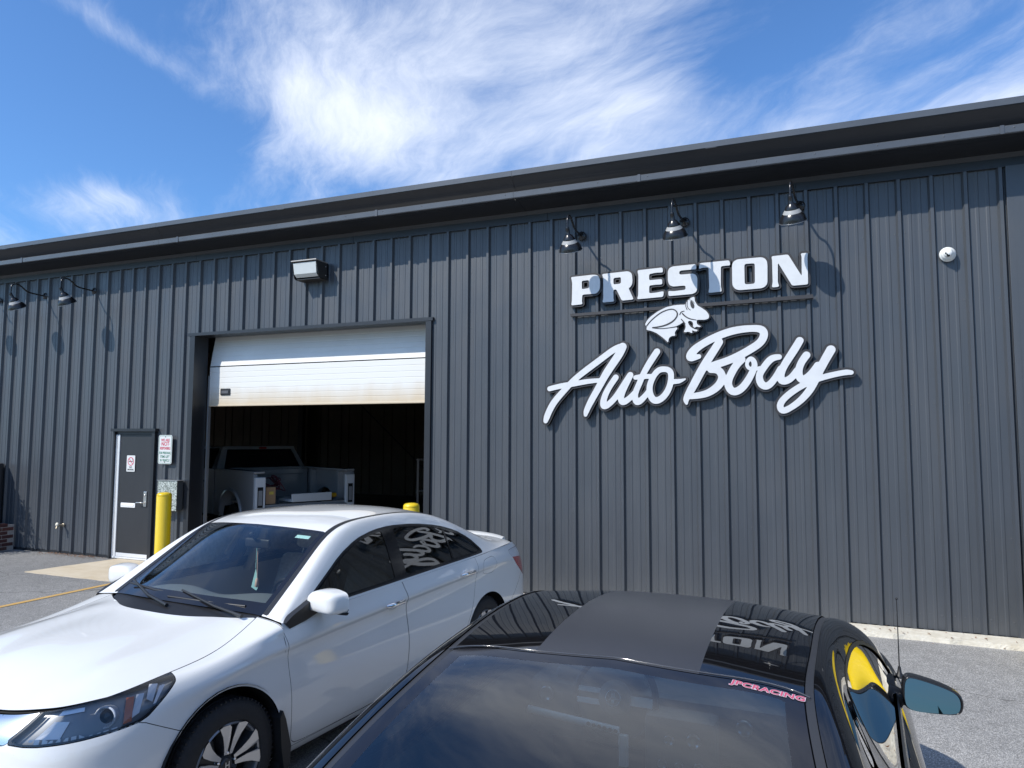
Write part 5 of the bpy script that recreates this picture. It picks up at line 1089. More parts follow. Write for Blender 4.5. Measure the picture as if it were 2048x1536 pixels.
cfb, wh = wh.take(lambda s: poly_sdf([(.30, .1), (.33, .70), (.56, .76), (1.2, .80), (1.2, .1)], XZ(s)), .0018)
crb, wh = wh.take(lambda s: poly_sdf([(-3.12, .1), (-3.14, .62), (-3.55, .68), (-4.2, .68), (-4.2, .1)], XZ(s)), .0018)
cfe, wh = wh.take(lambda s: -.6-s.P[:, 0], 0)
for nm, p, m in (('door', cdr, m_black), ('tail_light', ctl, m_red), ('headlight', chl, m_lens), ('grille', cgr, m_blackp), ('front_bumper', cfb, m_black), ('rear_bumper', crb, m_black), ('fender', cfe, m_black), ('quarter_panel', wh, m_black)): both(p, nm, m, coupe)
CG = np.array([
 [(-.27, .875, .957), (-.63, .866, .964), (-1.10, .842, .972), (-1.50, .822, .978), (-1.85, .816, .983), (-2.17, .824, .988), (-2.52, .840, .994), (-2.90, .848, 1.0), (-3.20, .826, 1.010), (-3.43, .755, 1.020), (-3.58, .640, 1.028)],
 [(-.26, .845, .970), (-.625, .812, 1.075), (-1.10, .746, 1.155), (-1.50, .706, 1.168), (-1.85, .692, 1.168), (-2.19, .716, 1.155), (-2.54, .752, 1.105), (-2.90, .800, 1.040), (-3.20, .792, 1.024), (-3.45, .715, 1.030), (-3.61, .60, 1.036)],
 [(-.25, .805, .982), (-.62, .748, 1.180), (-1.10, .666, 1.325), (-1.50, .622, 1.360), (-1.85, .606, 1.362), (-2.18, .622, 1.326), (-2.55, .680, 1.205), (-2.91, .745, 1.066), (-3.20, .742, 1.038), (-3.47, .660, 1.042), (-3.65, .55, 1.048)],
 [(-.23, .680, .985), (-.63, .625, 1.205), (-1.09, .585, 1.354), (-1.50, .558, 1.403), (-1.83, .545, 1.399), (-2.110, .538, 1.370), (-2.53, .590, 1.250), (-2.93, .660, 1.080), (-3.20, .655, 1.050), (-3.49, .580, 1.054), (-3.69, .46, 1.060)],
 [(-.16, .360, .990), (-.58, .330, 1.218), (-1.05, .305, 1.371), (-1.50, .295, 1.422), (-1.83, .290, 1.417), (-2.080, .290, 1.389), (-2.51, .315, 1.275), (-2.96, .350, 1.090), (-3.20, .350, 1.062), (-3.52, .31, 1.066), (-3.745, .24, 1.074)],
 [(-.13, 0, .992), (-.56, 0, 1.222), (-1.03, 0, 1.376), (-1.50, 0, 1.429), (-1.83, 0, 1.423), (-2.060, 0, 1.394), (-2.50, 0, 1.283), (-2.97, 0, 1.094), (-3.20, 0, 1.066), (-3.53, 0, 1.070), (-3.765, 0, 1.078)]])
cg = patch(CG, 22, 11)
if cg.A[:, 5].sum() < 0: cg.A[:, 3:6] *= -1; cg.F = cg.F[:, ::-1]
cg.A[np.abs(cg.P[:, 1]) < 1e-6, 4] = 0
CDLO = pgr([(-.40, .985), (-.58, 1.085), (-.80, 1.19), (-1.05, 1.272), (-1.30, 1.312), (-1.55, 1.322), (-1.76, 1.312), (-1.775, 1.25), (-1.755, .993), (-1.2, .984), (-.60, .978)], 1)
CQW = pgr([(-1.93, 1.285), (-1.945, 1.02), (-2.06, 1.02), (-2.42, 1.06), (-2.33, 1.15), (-2.12, 1.27)], 2)
CS = lambda s: (s.A[:, 7]-2.6)*.15
CWS = lambda s: np.maximum.reduce([(3.08-s.A[:, 7])*.25, (s.A[:, 6]-1.95)*.45, (.04-s.A[:, 6])*.4])
CBG = lambda s: np.maximum.reduce([(3.07-s.A[:, 7])*.26, (s.A[:, 6]-6.97)*.45, (5.035-s.A[:, 6])*.40])
CDT = lambda s: np.maximum.reduce([np.abs(s.A[:, 7]-2.975)*.085-.0075, (s.A[:, 6]-6.8)*.38, (.02-s.A[:, 6])*.38])
CM = lambda s: np.minimum.reduce([np.maximum(CDLO(s), CS(s)), np.maximum(CQW(s), CS(s)), CWS(s), CBG(s)])
onesheet(cg.split(-CM(cg))[0].shift(-.013), 'inner_shell', m_liner, coupe)
cdl, cg = cg.take(AND(CDLO, CS), .001); cqw, cg = cg.take(AND(CQW, CS), .001)
cws, cg = cg.take(CWS, .001); cbg, cg = cg.take(CBG, .0015); cdt, cg = cg.take(CDT, .0006)
m_cg = glass_mat('coupe_window_glass', (.80, .86, .85), ior=1.6, extra=.02)
m_cbg = glass_mat('coupe_rear_glass', (.74, .86, .87), ior=1.6, extra=.0)
g_in = cdl.split(CDLO(cdl)+.016)[0]; g_rm = cdl.split(-(CDLO(cdl)+.016))[0]
both(g_in.shift(-.006), 'door_glass', m_cg, coupe, thick=0)
both(g_rm.shift(.001), 'window_seal', mat('rubber_seal', (.02, .02, .02), .4), coupe, thick=.012)
both(cqw.shift(-.002), 'quarter_glass', m_cg, coupe, thick=0)
both(cdt.shift(-.004), 'roof_ditch_moulding', mat('grey_rubber', (.03, .031, .034), .35), coupe, thick=0)
CC1 = lambda s: np.maximum.reduce([(3.17-s.A[:, 7])*.25, (s.A[:, 6]-1.86)*.45, (.20-s.A[:, 6])*.4])
onesheet(cws.split(CC1(cws))[0], 'windshield', m_cg, coupe); onesheet(cws.split(-CC1(cws))[0], 'windshield_border', m_frit, coupe)
CC2 = lambda s: np.maximum.reduce([(3.28-s.A[:, 7])*.26, (s.A[:, 6]-6.88)*.45, (5.17-s.A[:, 6])*.40])
onesheet(cbg.split(CC2(cbg))[0].shift(-.001), 'rear_window', m_cbg, coupe); onesheet(cbg.split(-CC2(cbg))[0].shift(-.001), 'rear_window_border', m_frit, coupe)
# bright edge of the rear roof trim
b = MB(); row = [p for p in np.linspace(3.05, 5, 14)]
def cgp(S_, T_):
    i = int((np.abs(CGF.A[:, 6]-S_)+np.abs(CGF.A[:, 7]-T_)).argmin()); return CGF.P[i]
CGF = patch(CG, 22, 11)
pts = [cgp(5.02, t) for t in np.linspace(3.0, 5.0, 20)]; pts = [Vector((p[0]-.001, -p[1], p[2]+.0005)) for p in pts]+[Vector((p[0]-.001, p[1], p[2]+.0005)) for p in pts[::-1][1:]]
b.tube(pts, .0022, 6); b.obj('rear_header_moulding', mat('gloss_moulding', (.05, .05, .055), .12, coat=1), coupe)
STR = lambda s: np.abs(s.P[:, 1])-.248
tr_, cg = cg.take(lambda s: np.maximum(7.05-s.A[:, 6], 2.3-s.A[:, 7])*.3, .0018)
rf_, cg = cg.take(lambda s: np.maximum.reduce([(2.99-s.A[:, 7])*.2, (1.90-s.A[:, 6])*.4, (s.A[:, 6]-5.1)*.4]), 0)
for nm, p in (('trunk', tr_), ('roof', rf_)):
    a_, b_ = p.split(STR(p)); a_.A[:, 5] = a_.A[:, 5]
    onesheet(b_, nm+'_panel', m_black, coupe); onesheet(a_, nm+'_stripe', m_vinyl, coupe)
both(cg, 'body_shell', m_black, coupe)
# hood
ch_ = patch_edge(dense_line(CTF, 6*22+1)[66:], [
 [(.72, .60, .850), (.40, .62, .915), (.04, .62, .950), (-.08, .58, .965), (-.14, .50, .978)],
 [(.76, .35, .825), (.42, .33, .925), (.06, .32, .968), (-.06, .31, .980), (-.10, .28, .985)],
 [(.775, 0, .815), (.43, 0, .925), (.08, 0, .968), (-.05, 0, .982), (-.085, 0, .988)]], 9)
ch_.A[ch_.P[:, 1] < 1e-6, 4] = 0
onesheet(ch_.shift(-.014), 'hood_liner', m_liner, coupe)
a_, b_ = ch_.split(STR(ch_)); onesheet(b_, 'hood_panel', m_black, coupe); onesheet(a_, 'hood_stripe', m_vinyl, coupe)
for sg in (1, -1):
    b = MB(); b.box(.25, .45, .18*sg, .30*sg, .92, .945, bev=.01); b.obj('hood_scoop', m_black, coupe)
    arch_liner(0, .345, .405, .925*sg, .60*sg, m_liner, coupe); arch_liner(-2.72, .345, .41, .925*sg, .60*sg, m_liner, coupe)
MB().box(-3.5, .7, -.82, .82, .17, .30).obj('underbody', m_liner, coupe)
for x, sg in ((0, 1), (0, -1), (-2.72, 1), (-2.72, -1)):
    wr = empty('wheel', (x, .905*sg, .34), parent=coupe); M = Matrix.Rotation(-math.pi/2*sg, 4, 'X'); tyre(wr, .34, .225, .25, M)
    b = MB(); b.lathe([(.229, -.006), (.22, .0), (.21, -.02), (.20, -.16)], 48, M=M); b.lathe([(.20, -.1), (.0001, -.1)], 30, M=M); b.obj('rim', m_pocket, wr)
    for k in range(5):
        b = MB(); b.box(.04, .215, -.028, .028, -.045, -.012, bev=.008, M=M @ Matrix.Rotation(2*math.pi*k/5+.3, 4, 'Z')); b.obj('spoke', m_pocket, wr)
    b = MB(); b.lathe([(.06, -.04), (.055, -.015), (.0001, -.012)], 24, M=M); b.obj('centre_cap', m_pocket, wr)
# door mirrors: glass faces the rear
for sg in (1, -1):
    ring = [(.0, .966), (-.004, 1.052), (.010, 1.078), (.030, 1.082), (.115, 1.064), (.190, 1.040), (.212, 1.018), (.214, .985), (.205, .958), (.185, .948), (.060, .942), (.018, .948)]
    def cs(sc, dx, m_=ring):
        cy, cz = .105, 1.01; return [(dx, .868+cy+(p[0]-cy)*sc, cz+(p[1]-cz)*sc) for p in m_]
    P_ = lambda L_: [(x-.80, y*sg, z) for x, y, z in L_]
    k = len(ring); loops = [cs(.90, .012), cs(.93, -.004), cs(1.0, -.002), cs(1.03, .02), cs(1.0, .06), cs(.88, .095), cs(.62, .125), cs(.25, .138)]
    mb = MB(); mb.add(P_([p for l in loops for p in l]), [(j*k+i, j*k+(i+1) % k, (j+1)*k+(i+1) % k, (j+1)*k+i) for j in range(len(loops)-1) for i in range(k)]+[tuple((len(loops)-1)*k+i for i in range(k))], True)
    o = mb.obj('mirror_housing', mat('satin_black_shell', (.012, .012, .013), .22, coat=.3), coupe); md = o.modifiers.new('s', 'SUBSURF'); md.levels = md.render_levels = 2
    R_ = chaik([(p[1], p[2]) for p in cs(.93, 0)], 2)
    mb = MB(); mb.add([(-.80+.004+.05*(q[0]-.97)+.185*(q[1]-1.0), q[0]*sg, q[1]) for q in R_], [tuple(range(len(R_)))]); mb.obj('mirror_glass', mat('mirror_silver', (.10, .135, .155), .01, metal=1), coupe)
    mb = MB(); mb.tube([(-.72, .80*sg, .985), (-.73, .86*sg, .975), (-.735, .92*sg, .975)], [.050, .034, .030], 12); mb.obj('mirror_arm', m_blackp, coupe)
    mb = MB(); mb.prism([(-.38, .962), (-.44, .980), (-.56, 1.015), (-.66, 1.020), (-.72, .975)], .815*sg, .850*sg); mb.obj('mirror_sail', m_blackp, coupe)
    handle_at(coupe, -1.52, .905*sg, .845, m=m_black, L=.20, side=sg)
# aerial on the right front fender
b = MB(); b.lathe([(.020, 0), (.018, .012), (.010, .022), (.006, .05)], 12, M=Matrix.Translation((-.36, -.895, .945))); b.obj('aerial_base', m_blackp, coupe)
b = MB(); b.tube([(-.36, -.895, .985), (-.365, -.893, 1.30)], [.0028, .0018], 8); b.sphere((-.365, -.893, 1.305), .006, 8, 6); b.obj('aerial_whip', m_blackp, coupe)
# ---------------------------------------------------------------- cabin
m_cd = mat('dark_dash_plastic', (.14, .155, .16), .5, bump=.2, bscale=160)
dd = MB(); dd.box(-.98, -.40, -.72, .72, .66, .92, bev=.05); o = dd.obj('dashboard', m_cd, coupe)
rbox('dash_hood', m_cd, -.95, -.62, .16, .60, .90, .985, .04, parent=coupe)
dd = MB(); dd.box(-1.10, -.90, -.16, .14, .38, .88, bev=.03); dd.obj('centre_console', m_cd, coupe)
rbox('tunnel', m_cd, -2.3, -1.0, -.13, .13, .28, .46, .05, parent=coupe)
for (y, z, r) in ((-.07, .80, .030), (.03, .79, .022), (-.09, .70, .020), (-.01, .69, .020), (.06, .69, .020), (-.26, .84, .034), (.62, .86, .034), (-.60, .86, .034)):
    M = Matrix.Translation((-1.102 if abs(y) < .2 else -.985, y, z)) @ Matrix.Rotation(-math.pi/2, 4, 'Y'); b = MB(); b.lathe([(r, -.004), (r*.98, .008), (r*.82, .012), (r*.78, .004), (.0001, .004)], 22, M=M); b.obj('dash_ring', mat('satin_silver', (.45, .47, .48), .3, metal=.8), coupe)
# steering wheel
MS = Matrix.Translation((-1.02, .285, .895)) @ Matrix.Rotation(math.radians(-68), 4, 'Y')
b = MB(); torus(b, MS, .182, .015, 48, 10); b.obj('steering_wheel', mat('black_leather', (.012, .012, .013), .4), coupe)
m_sil = mat('pale_silver_spoke', (.85, .90, .90), .5)
b = MB(); b.lathe([(.0001, .032), (.045, .030), (.070, .018), (.078, -.004), (.070, -.03)], 30, M=MS); set_smooth_angle(b.obj('steering_hub', m_cd, coupe), 50)
for (x0, x1, y0, y1) in ((.012, .034, .06, .172), (-.036, -.012, .06, .172), (-.02, .02, -.172, -.06)):
    b = MB(); b.box(x0, x1, y0, y1, .0, .010, bev=.003, M=MS); b.obj('spoke_plate', m_sil, coupe)
b = MB(); b.lathe([(.034, .030), (.034, .0345), (.031, .0355), (.031, .033), (.0001, .033)], 28, M=MS); b.obj('hub_badge', m_sil, coupe)
b = MB(); b.lathe([(.0305, .0335), (.0001, .0335)], 28, M=MS); b.obj('badge_field', m_cd, coupe)
# running horse over three bars
MH = MS @ Matrix.Rotation(math.pi/2, 4, 'Z') @ Matrix.Translation((0, 0, .035))
def flat(nm, poly, m, M, z=0, parent=coupe):
    mb = MB(); mb.add([M @ Vector((p[0], p[1], z)) for p in poly], [tuple(range(len(poly)))]); return mb.obj(nm, m, parent)
for q in (-.007, -.0015, .004): flat('badge_bar', [(q, -.022), (q+.0038, -.022), (q+.0038, .022), (q, .022)], m_sil, MH)
horse = [(-.024, .006), (-.018, .0045), (-.012, .006), (-.004, .005), (.006, .007), (.012, .0115), (.018, .012), (.0235, .008), (.0225, .0055), (.018, .0065), (.0145, .003), (.0125, .0), (.019, -.0035), (.023, -.0095), (.0215, -.0105), (.0165, -.005), (.009, -.003), (.0035, -.001), (-.004, -.0015), (-.0095, -.0035), (-.013, -.010), (-.0195, -.0135), (-.0205, -.0115), (-.0155, -.0085), (-.014, -.002), (-.0165, .0015), (-.0225, .0025)]
flat('badge_horse', horse, mat('bright_badge', (.85, .87, .87), .2, metal=.6), MH, .002)
# drilled bar clamped below the wheel
b = MB(); b.tube([(-1.12, .66, .83), (-1.12, .24, .80)], .016, 10); b.obj('drilled_bar', m_sil, coupe)
for i in range(6):
    y = .23+.024*i; b = MB(); b.lathe([(.0085, 0), (.0085, .004), (.0001, .004)], 12, M=Matrix.Translation((-1.14, y+.02, .806+.0025*i)) @ Matrix.Rotation(math.radians(-110), 4, 'Y')); b.obj('bar_hole', m_blackp, coupe)
b = MB(); b.box(-1.14, -1.11, .20, .24, .66, .79, bev=.008); b.obj('bar_lever', m_sil, coupe)
b = MB(); b.box(-3.1, -.35, -.80, .80, .26, .29); b.box(-3.0, -.35, .80, .82, .25, .94); b.box(-3.0, -.35, -.82, -.80, .25, .94); b.obj('cabin_trim', m_cd, coupe)
hl_ = patch(CG[2:, 2:6], 6, 4); onesheet(hl_.shift(-.03 if hl_.A[:, 5].sum() > 0 else .03), 'headliner', m_cd, coupe)
seat(coupe, -1.62, -.37, mat('dark_seat', (.03, .032, .035), .7), -.14, 24)
rbox('parcel_shelf', mat('grey_shelf', (.10, .12, .125), .8), -3.0, -2.35, -.62, .62, .86, .90, .02, parent=coupe)
rbox('rolled_sunshade', mat('pale_roll', (.40, .47, .46), .6), -2.50, -2.36, .12, .50, .90, 1.0, .045, parent=coupe)
# band decal across the upper right corner of the rear glass
def decal_text(txt, root, at, ux, uy, size, m, nm, shear=.0, sx=1.12, off=0.0):
    cu = bpy.data.curves.new(nm, 'FONT'); cu.body = txt; cu.size = size; cu.align_x = 'CENTER'; cu.align_y = 'CENTER'; cu.extrude = 0.0; cu.offset = off; cu.shear = shear; cu.space_character = 1.06
    o = bpy.data.objects.new(nm+'_c', cu); COL.objects.link(o); dg = bpy.context.evaluated_depsgraph_get(); me = bpy.data.meshes.new_from_object(o.evaluated_get(dg)); bpy.data.objects.remove(o)
    X = Vector(ux).normalized()*sx; Y = Vector(uy).normalized(); Z = X.cross(Y).normalized(); M = Matrix(((X.x, Y.x, Z.x, at[0]), (X.y, Y.y, Z.y, at[1]), (X.z, Y.z, Z.z, at[2]), (0, 0, 0, 1)))
    me.transform(M); me.materials.clear(); return link(nm, me, m, root)
def cgv(S_, T_, y=-1): p = cgp(S_, T_); return Vector((p[0], p[1]*y, p[2]))
pa, pb = cgv(5.085, 3.74), cgv(5.085, 3.20); pc = cgv(5.30, 3.6); mid_ = (pa+pb)/2
uy_ = (cgv(5.05, 3.65)-cgv(5.35, 3.65)); n_ = (pb-pa).cross(uy_).normalized()
if n_.z < 0: n_ = -n_
m_pink = mat('pink_red_decal', (.50, .07, .13), .4); m_wh = mat('white_decal', (.55, .45, .50), .4)
decal_text('JPCRACING', coupe, mid_+n_*.0010, pb-pa, uy_, .031, m_wh, 'decal_outline', off=.0022, sx=1.12, shear=.15)
decal_text('JPCRACING', coupe, mid_+n_*.0016, pb-pa, uy_, .031, m_pink, 'decal_lettering', sx=1.12, off=.0006, shear=.15)
# ================================================================ things on and by the wall
m_lamp = mat('black_lamp_enamel', (.012, .012, .013), .27, spec=.55, var=.3, vscale=14, rvar=.06)
m_lampin = mat('lamp_inner_grey', (.35, .35, .34), .4)
def gooseneck(x, z, label, rz=0):
    r = empty('gooseneck_lamp', (x, 8.722, z), rz, label=label, category='wall lamp', group='gooseneck barn lamps along the wall')
    M = Matrix.Rotation(math.pi/2, 4, 'X')
    b = MB(); b.lathe([(.0001, .022), (.018, .022), (.020, .012), (.050, .008), (.060, .0), (.060, -.004)], 24, M=M); b.obj('wall_plate', m_lamp, r)
    for a in (.6, 2.2, 3.9, 5.4):
        b = MB(); b.lathe([(.0001, .006), (.006, .004), (.007, 0)], 8, M=Matrix.Translation((.042*math.cos(a), -.008, .042*math.sin(a))) @ M); b.obj('plate_screw', m_screw, r)
    P = [(0, 0, 0), (0, -.09, .0), (0, -.18, .002), (0, -.26, .006), (0, -.33, .022), (0, -.385, .056), (0, -.435, .090), (0, -.49, .112), (0, -.545, .112), (0, -.587, .085), (0, -.607, .040), (0, -.610, -.02), (0, -.608, -.09)]
    q = smooth_poly(P, 4); b = MB(); b.tube([tuple(p) for p in q], .0125, 10); b.obj('arm', m_lamp, r)
    T = Matrix.Translation((0, -.607, -.075)) @ Matrix.Rotation(math.radians(29), 4, 'X') @ Matrix.Diagonal((.96, .96, 1.22, 1))
    b = MB(); b.lathe([(.014, .02), (.022, .012), (.024, -.0), (.026, -.055), (.036, -.060), (.038, -.068)], 20, M=T); b.obj('socket_collar', m_lamp, r)
    b = MB(); b.lathe([(.036, -.060), (.058, -.078), (.074, -.100), (.079, -.118), (.079, -.126), (.088, -.134), (.112, -.150), (.134, -.176), (.145, -.205), (.148, -.214), (.151, -.218), (.150, -.222)], 44, M=T); set_smooth_angle(b.obj('lamp_shade', m_lamp, r), 60)
    b = MB(); b.lathe([(.034, -.064), (.072, -.104), (.110, -.154), (.140, -.205), (.148, -.221)], 36, M=T); b.obj('shade_lining', m_lampin, r)
    b = MB(); b.lathe([(.1475, -.216), (.152, -.218), (.152, -.223), (.1475, -.223)], 44, M=T); b.obj('shade_rim', mat('worn_rim', (.30, .31, .32), .3, metal=.6), r)
    b = MB(); b.sphere((0, 0, -.15), .035, 14, 8, M=T); b.obj('bulb', mat('bulb_glass', (.75, .75, .72), .2, coat=1), r)
    return r
gooseneck(-13.98, 4.60, 'black gooseneck wall lamp left of every other lamp, past the picture edge')
gooseneck(-12.716, 4.60, 'black gooseneck wall lamp at the far left edge of the photo')
gooseneck(-11.452, 4.60, 'black gooseneck wall lamp over the wall left of the roller opening, nearest to the opening')
gooseneck(-2.540, 4.662, 'black gooseneck wall lamp above the first letters of the block letter sign')
gooseneck(-1.227, 4.700, 'black gooseneck wall lamp above the middle of the block letter sign', -.09)
gooseneck(.085, 4.745, 'black gooseneck wall lamp above the last letter of the block letter sign', -.16)
# wall pack
wp_ = empty('wall_pack_light', (-6.72, 8.724, 4.52), label='boxy floodlight with ribbed glass front mounted above the roller door', category='floodlight')
b = MB(); hx = .222
sec = [(0, .128), (-.275, .128), (-.275, .112), (-.215, -.105), (-.175, -.128), (0, -.118)]
for s_ in (-hx, hx-.006): b.add([(s_, y, z) for y, z in sec]+[(s_+.006, y, z) for y, z in sec], [tuple(range(6)), tuple(range(6, 12))[::-1]]+[(i, (i+1) % 6, (i+1) % 6+6, i+6) for i in range(6)])
b.box(-hx, hx, -.012, 0, -.118, .128); b.box(-hx, hx, -.18, 0, -.128, -.116); b.obj('housing', mat('bronze_housing', (.030, .028, .026), .5), wp_)
b = MB(); b.box(-hx-.006, hx+.006, -.292, .0, .126, .142, bev=.004); b.obj('lid', mat('dull_grey_lid', (.32, .31, .30), .45, metal=.3), wp_)
def lens_mat():
    m = bpy.data.materials.new('prismatic_glass'); m.use_nodes = True; nt = m.node_tree; b_ = nt.nodes['Principled BSDF']; b_.inputs['Base Color'].default_value = (.62, .65, .64, 1); b_.inputs['Roughness'].default_value = .25; b_.inputs['Coat Weight'].default_value = .6
    tc = nt.nodes.new('ShaderNodeTexCoord'); wv = nt.nodes.new('ShaderNodeTexWave'); wv.inputs['Scale'].default_value = 22; wv.bands_direction = 'X'; nt.links.new(tc.outputs['Object'], wv.inputs[0]); bp = nt.nodes.new('ShaderNodeBump'); bp.inputs['Strength'].default_value = .6; bp.inputs['Distance'].default_value = .005; nt.links.new(wv.outputs[1], bp.inputs['Height']); nt.links.new(bp.outputs[0], b_.inputs['Normal']); return m
m_pr = lens_mat()
b = MB(); b.add([(-.205, -.268, .108), (.205, -.268, .108), (.200, -.240, -.055), (-.200, -.240, -.055)], [(0, 1, 2, 3)]); b.obj('lens_front', m_pr, wp_)
b = MB(); b.add([(-.200, -.240, -.056), (.200, -.240, -.056), (.195, -.190, -.098), (-.195, -.190, -.098)], [(0, 1, 2, 3)]); b.obj('lens_lower', m_pr, wp_)
b = MB(); b.add([(.216, -.275, .112), (.218, -.232, -.055), (.219, -.18, -.100), (.219, -.150, -.09), (.219, -.262, .112)], [(0, 1, 2, 3, 4)]); b.obj('lens_side', m_pr, wp_)
b = MB(); b.lathe([(.0001, .004), (.007, .003), (.008, 0)], 8, M=Matrix.Translation((hx+.001, -.05, .07)) @ Matrix.Rotation(math.pi/2, 4, 'Y')); b.obj('side_screw', m_machined, wp_)
b = MB(); b.lathe([(.0001, .004), (.007, .003), (.008, 0)], 8, M=Matrix.Translation((hx+.001, -.05, -.06)) @ Matrix.Rotation(math.pi/2, 4, 'Y')); b.obj('side_screw', m_machined, wp_)
# dome camera
dc = empty('dome_camera', (1.545, 8.735, 4.035), label='round white security camera dome high on the wall right of the lettering', category='security camera')
T = Matrix.Rotation(math.pi/2, 4, 'X'); m_cw = mat('white_plastic', (.78, .79, .77), .35)
b = MB(); b.lathe([(.0001, 0), (.078, 0), (.080, .010), (.079, .022), (.074, .030), (.070, .034)], 40, M=T); b.obj('camera_base', m_cw, dc)
b = MB(); b.lathe([(.071, .030), (.068, .050), (.058, .068), (.045, .078), (.044, .079)], 40, M=T); b.obj('camera_ring', m_cw, dc)
T2 = Matrix.Translation((-.004, -.070, -.002)) @ Matrix.Rotation(math.radians(28), 4, 'X') @ Matrix.Rotation(math.radians(-22), 4, 'Z'); b = MB(); b.sphere((0, 0, 0), .047, 28, 16, M=T2); b.obj('camera_ball', m_cw, dc)
b = MB()
for (xx, zz, rr_) in ((-.010, .012, .011), (.010, -.014, .015), (-.002, .0, .008)): b.lathe([(rr_, .0), (.0001, .002)], 16, M=Matrix.Translation((-.020+xx, -.112+abs(zz)*.2, -.018+zz)) @ Matrix.Rotation(math.radians(100), 4, 'X'))
b.obj('camera_window', m_gloss_b, dc)
# hose tap
tp = empty('outdoor_tap', (-11.95, 8.735, .50), label='small brass and white hose tap sticking out of the wall left of the entry door', category='tap')
m_br = mat('old_brass', (.42, .36, .26), .45, metal=.6); b = MB(); b.tube([(0, .02, 0), (0, -.07, 0), (0, -.11, -.02), (0, -.12, -.055)], [.016, .016, .017, .019], 12); b.obj('tap_body', m_br, tp)
b = MB(); b.lathe([(.0001, .02), (.030, .015), (.032, 0), (.026, -.008), (.0001, -.004)], 16, M=Matrix.Translation((-.005, -.105, .018)) @ Matrix.Rotation(math.radians(75), 4, 'X')); b.obj('tap_handle', mat('cream_knob', (.66, .62, .52), .5), tp)
b = MB(); b.lathe([(.03, 0), (.028, .01), (.0001, .012)], 16, M=Matrix.Rotation(math.pi/2, 4, 'X')); b.obj('tap_flange', m_br, tp)
# signs by the door
def text_obj(txt, root, x, y, z, size, m, nm, sx=1.0, bold=.0):
    return decal_text(txt, root, (x, y, z), (1, 0, 0), (0, 0, 1), size, m, nm, sx=sx, off=bold)
m_sw = mat('sign_white', (.62, .63, .62), .4); m_red_t = mat('sign_red', (.55, .03, .08), .5); m_grn = mat('sign_green', (.05, .20, .13), .5); m_blk_t = mat('sign_black', (.03, .03, .03), .5)
def rrect(x0, x1, z0, z1, r, n=5):
    o = []
    for cx, cz, a in ((x1-r, z1-r, 0), (x0+r, z1-r, 90), (x0+r, z0+r, 180), (x1-r, z0+r, 270)):
        for i in range(n+1): t = math.radians(a+90*i/n); o.append((cx+r*math.cos(t), cz+r*math.sin(t)))
    return o
ns = empty('notice_sign', (-9.595, 8.70, 1.835), label='tall white notice with red and green lines of text right of the entry door', category='sign')
b = MB(); b.prism(rrect(-.147, .147, -.235, .235, .035), -.004, .0); b.obj('plate', m_sw, ns)
def ring_border(root, hx, hz, r, wdt, y, m, nm='border'):
    A = rrect(-hx, hx, -hz, hz, r); B_ = rrect(-hx+wdt, hx-wdt, -hz+wdt, hz-wdt, max(.004, r-wdt)); n = len(A); mb = MB()
    mb.add([(p[0], y, p[1]) for p in A]+[(p[0], y, p[1]) for p in B_], [(i, (i+1) % n, (i+1) % n+n, i+n) for i in range(n)]); return mb.obj(nm, m, root)
ring_border(ns, .137, .225, .028, .007, -.0055, m_grn)
for txt, z, sz, m, sx in (('WE ARE', .150, .062, m_red_t, .80), ('NOT', .088, .092, m_red_t, .80), ('RESPONSIBLE', .018, .060, m_red_t, .60), ('FOR PERSONAL', -.058, .056, m_grn, .60), ('ITEMS LEFT', -.118, .056, m_grn, .70), ('IN VEHICLE', -.178, .056, m_grn, .70)): text_obj(txt, ns, 0, -.0056, z, sz, m, 'text_line', sx, .0015)
for s_ in (-1, 1): b = MB(); b.box(.075*s_-.03, .075*s_+.03, -.0056, -.005, .087, .092); b.obj('dash_mark', m_red_t, ns)
for z in (.205, -.205): b = MB(); b.lathe([(.0001, .005), (.008, .003), (.009, 0)], 10, M=Matrix.Translation((0, -.004, z)) @ T); b.obj('bolt', m_pocket, ns)
s2 = empty('no_smoking_sign', (-10.405, 8.745, 1.592), label='small white no smoking sign on the black entry door', category='sign')
b = MB(); b.prism(rrect(-.095, .095, -.135, .135, .014), -.003, 0); b.obj('plate', m_sw, s2)
b = MB(); b.lathe([(.070, 0), (.058, 0)], 40, M=Matrix.Translation((0, -.0045, .035)) @ T); b.obj('red_circle', m_red_t, s2)
b = MB(); b.add([(-.045, -.0052, .074), (-.037, -.0052, .082), (.047, -.0052, -.004), (.039, -.0052, -.012)], [(0, 1, 2, 3)]); b.obj('red_slash', m_red_t, s2)
b = MB(); b.box(-.045, .030, -.0042, -.0036, .028, .040); b.box(.033, .044, -.0042, -.0036, .028, .040); b.obj('cigarette', m_blk_t, s2)
b = MB(); b.tube([(.038, -.004, .046), (.030, -.004, .058), (.040, -.004, .068), (.032, -.004, .080)], .0025, 5); b.obj('smoke_mark', m_blk_t, s2)
text_obj('NO', s2, 0, -.0046, -.062, .040, m_blk_t, 'text_line', 1, .001); text_obj('SMOKING', s2, 0, -.0046, -.103, .036, m_blk_t, 'text_line', .85, .001)
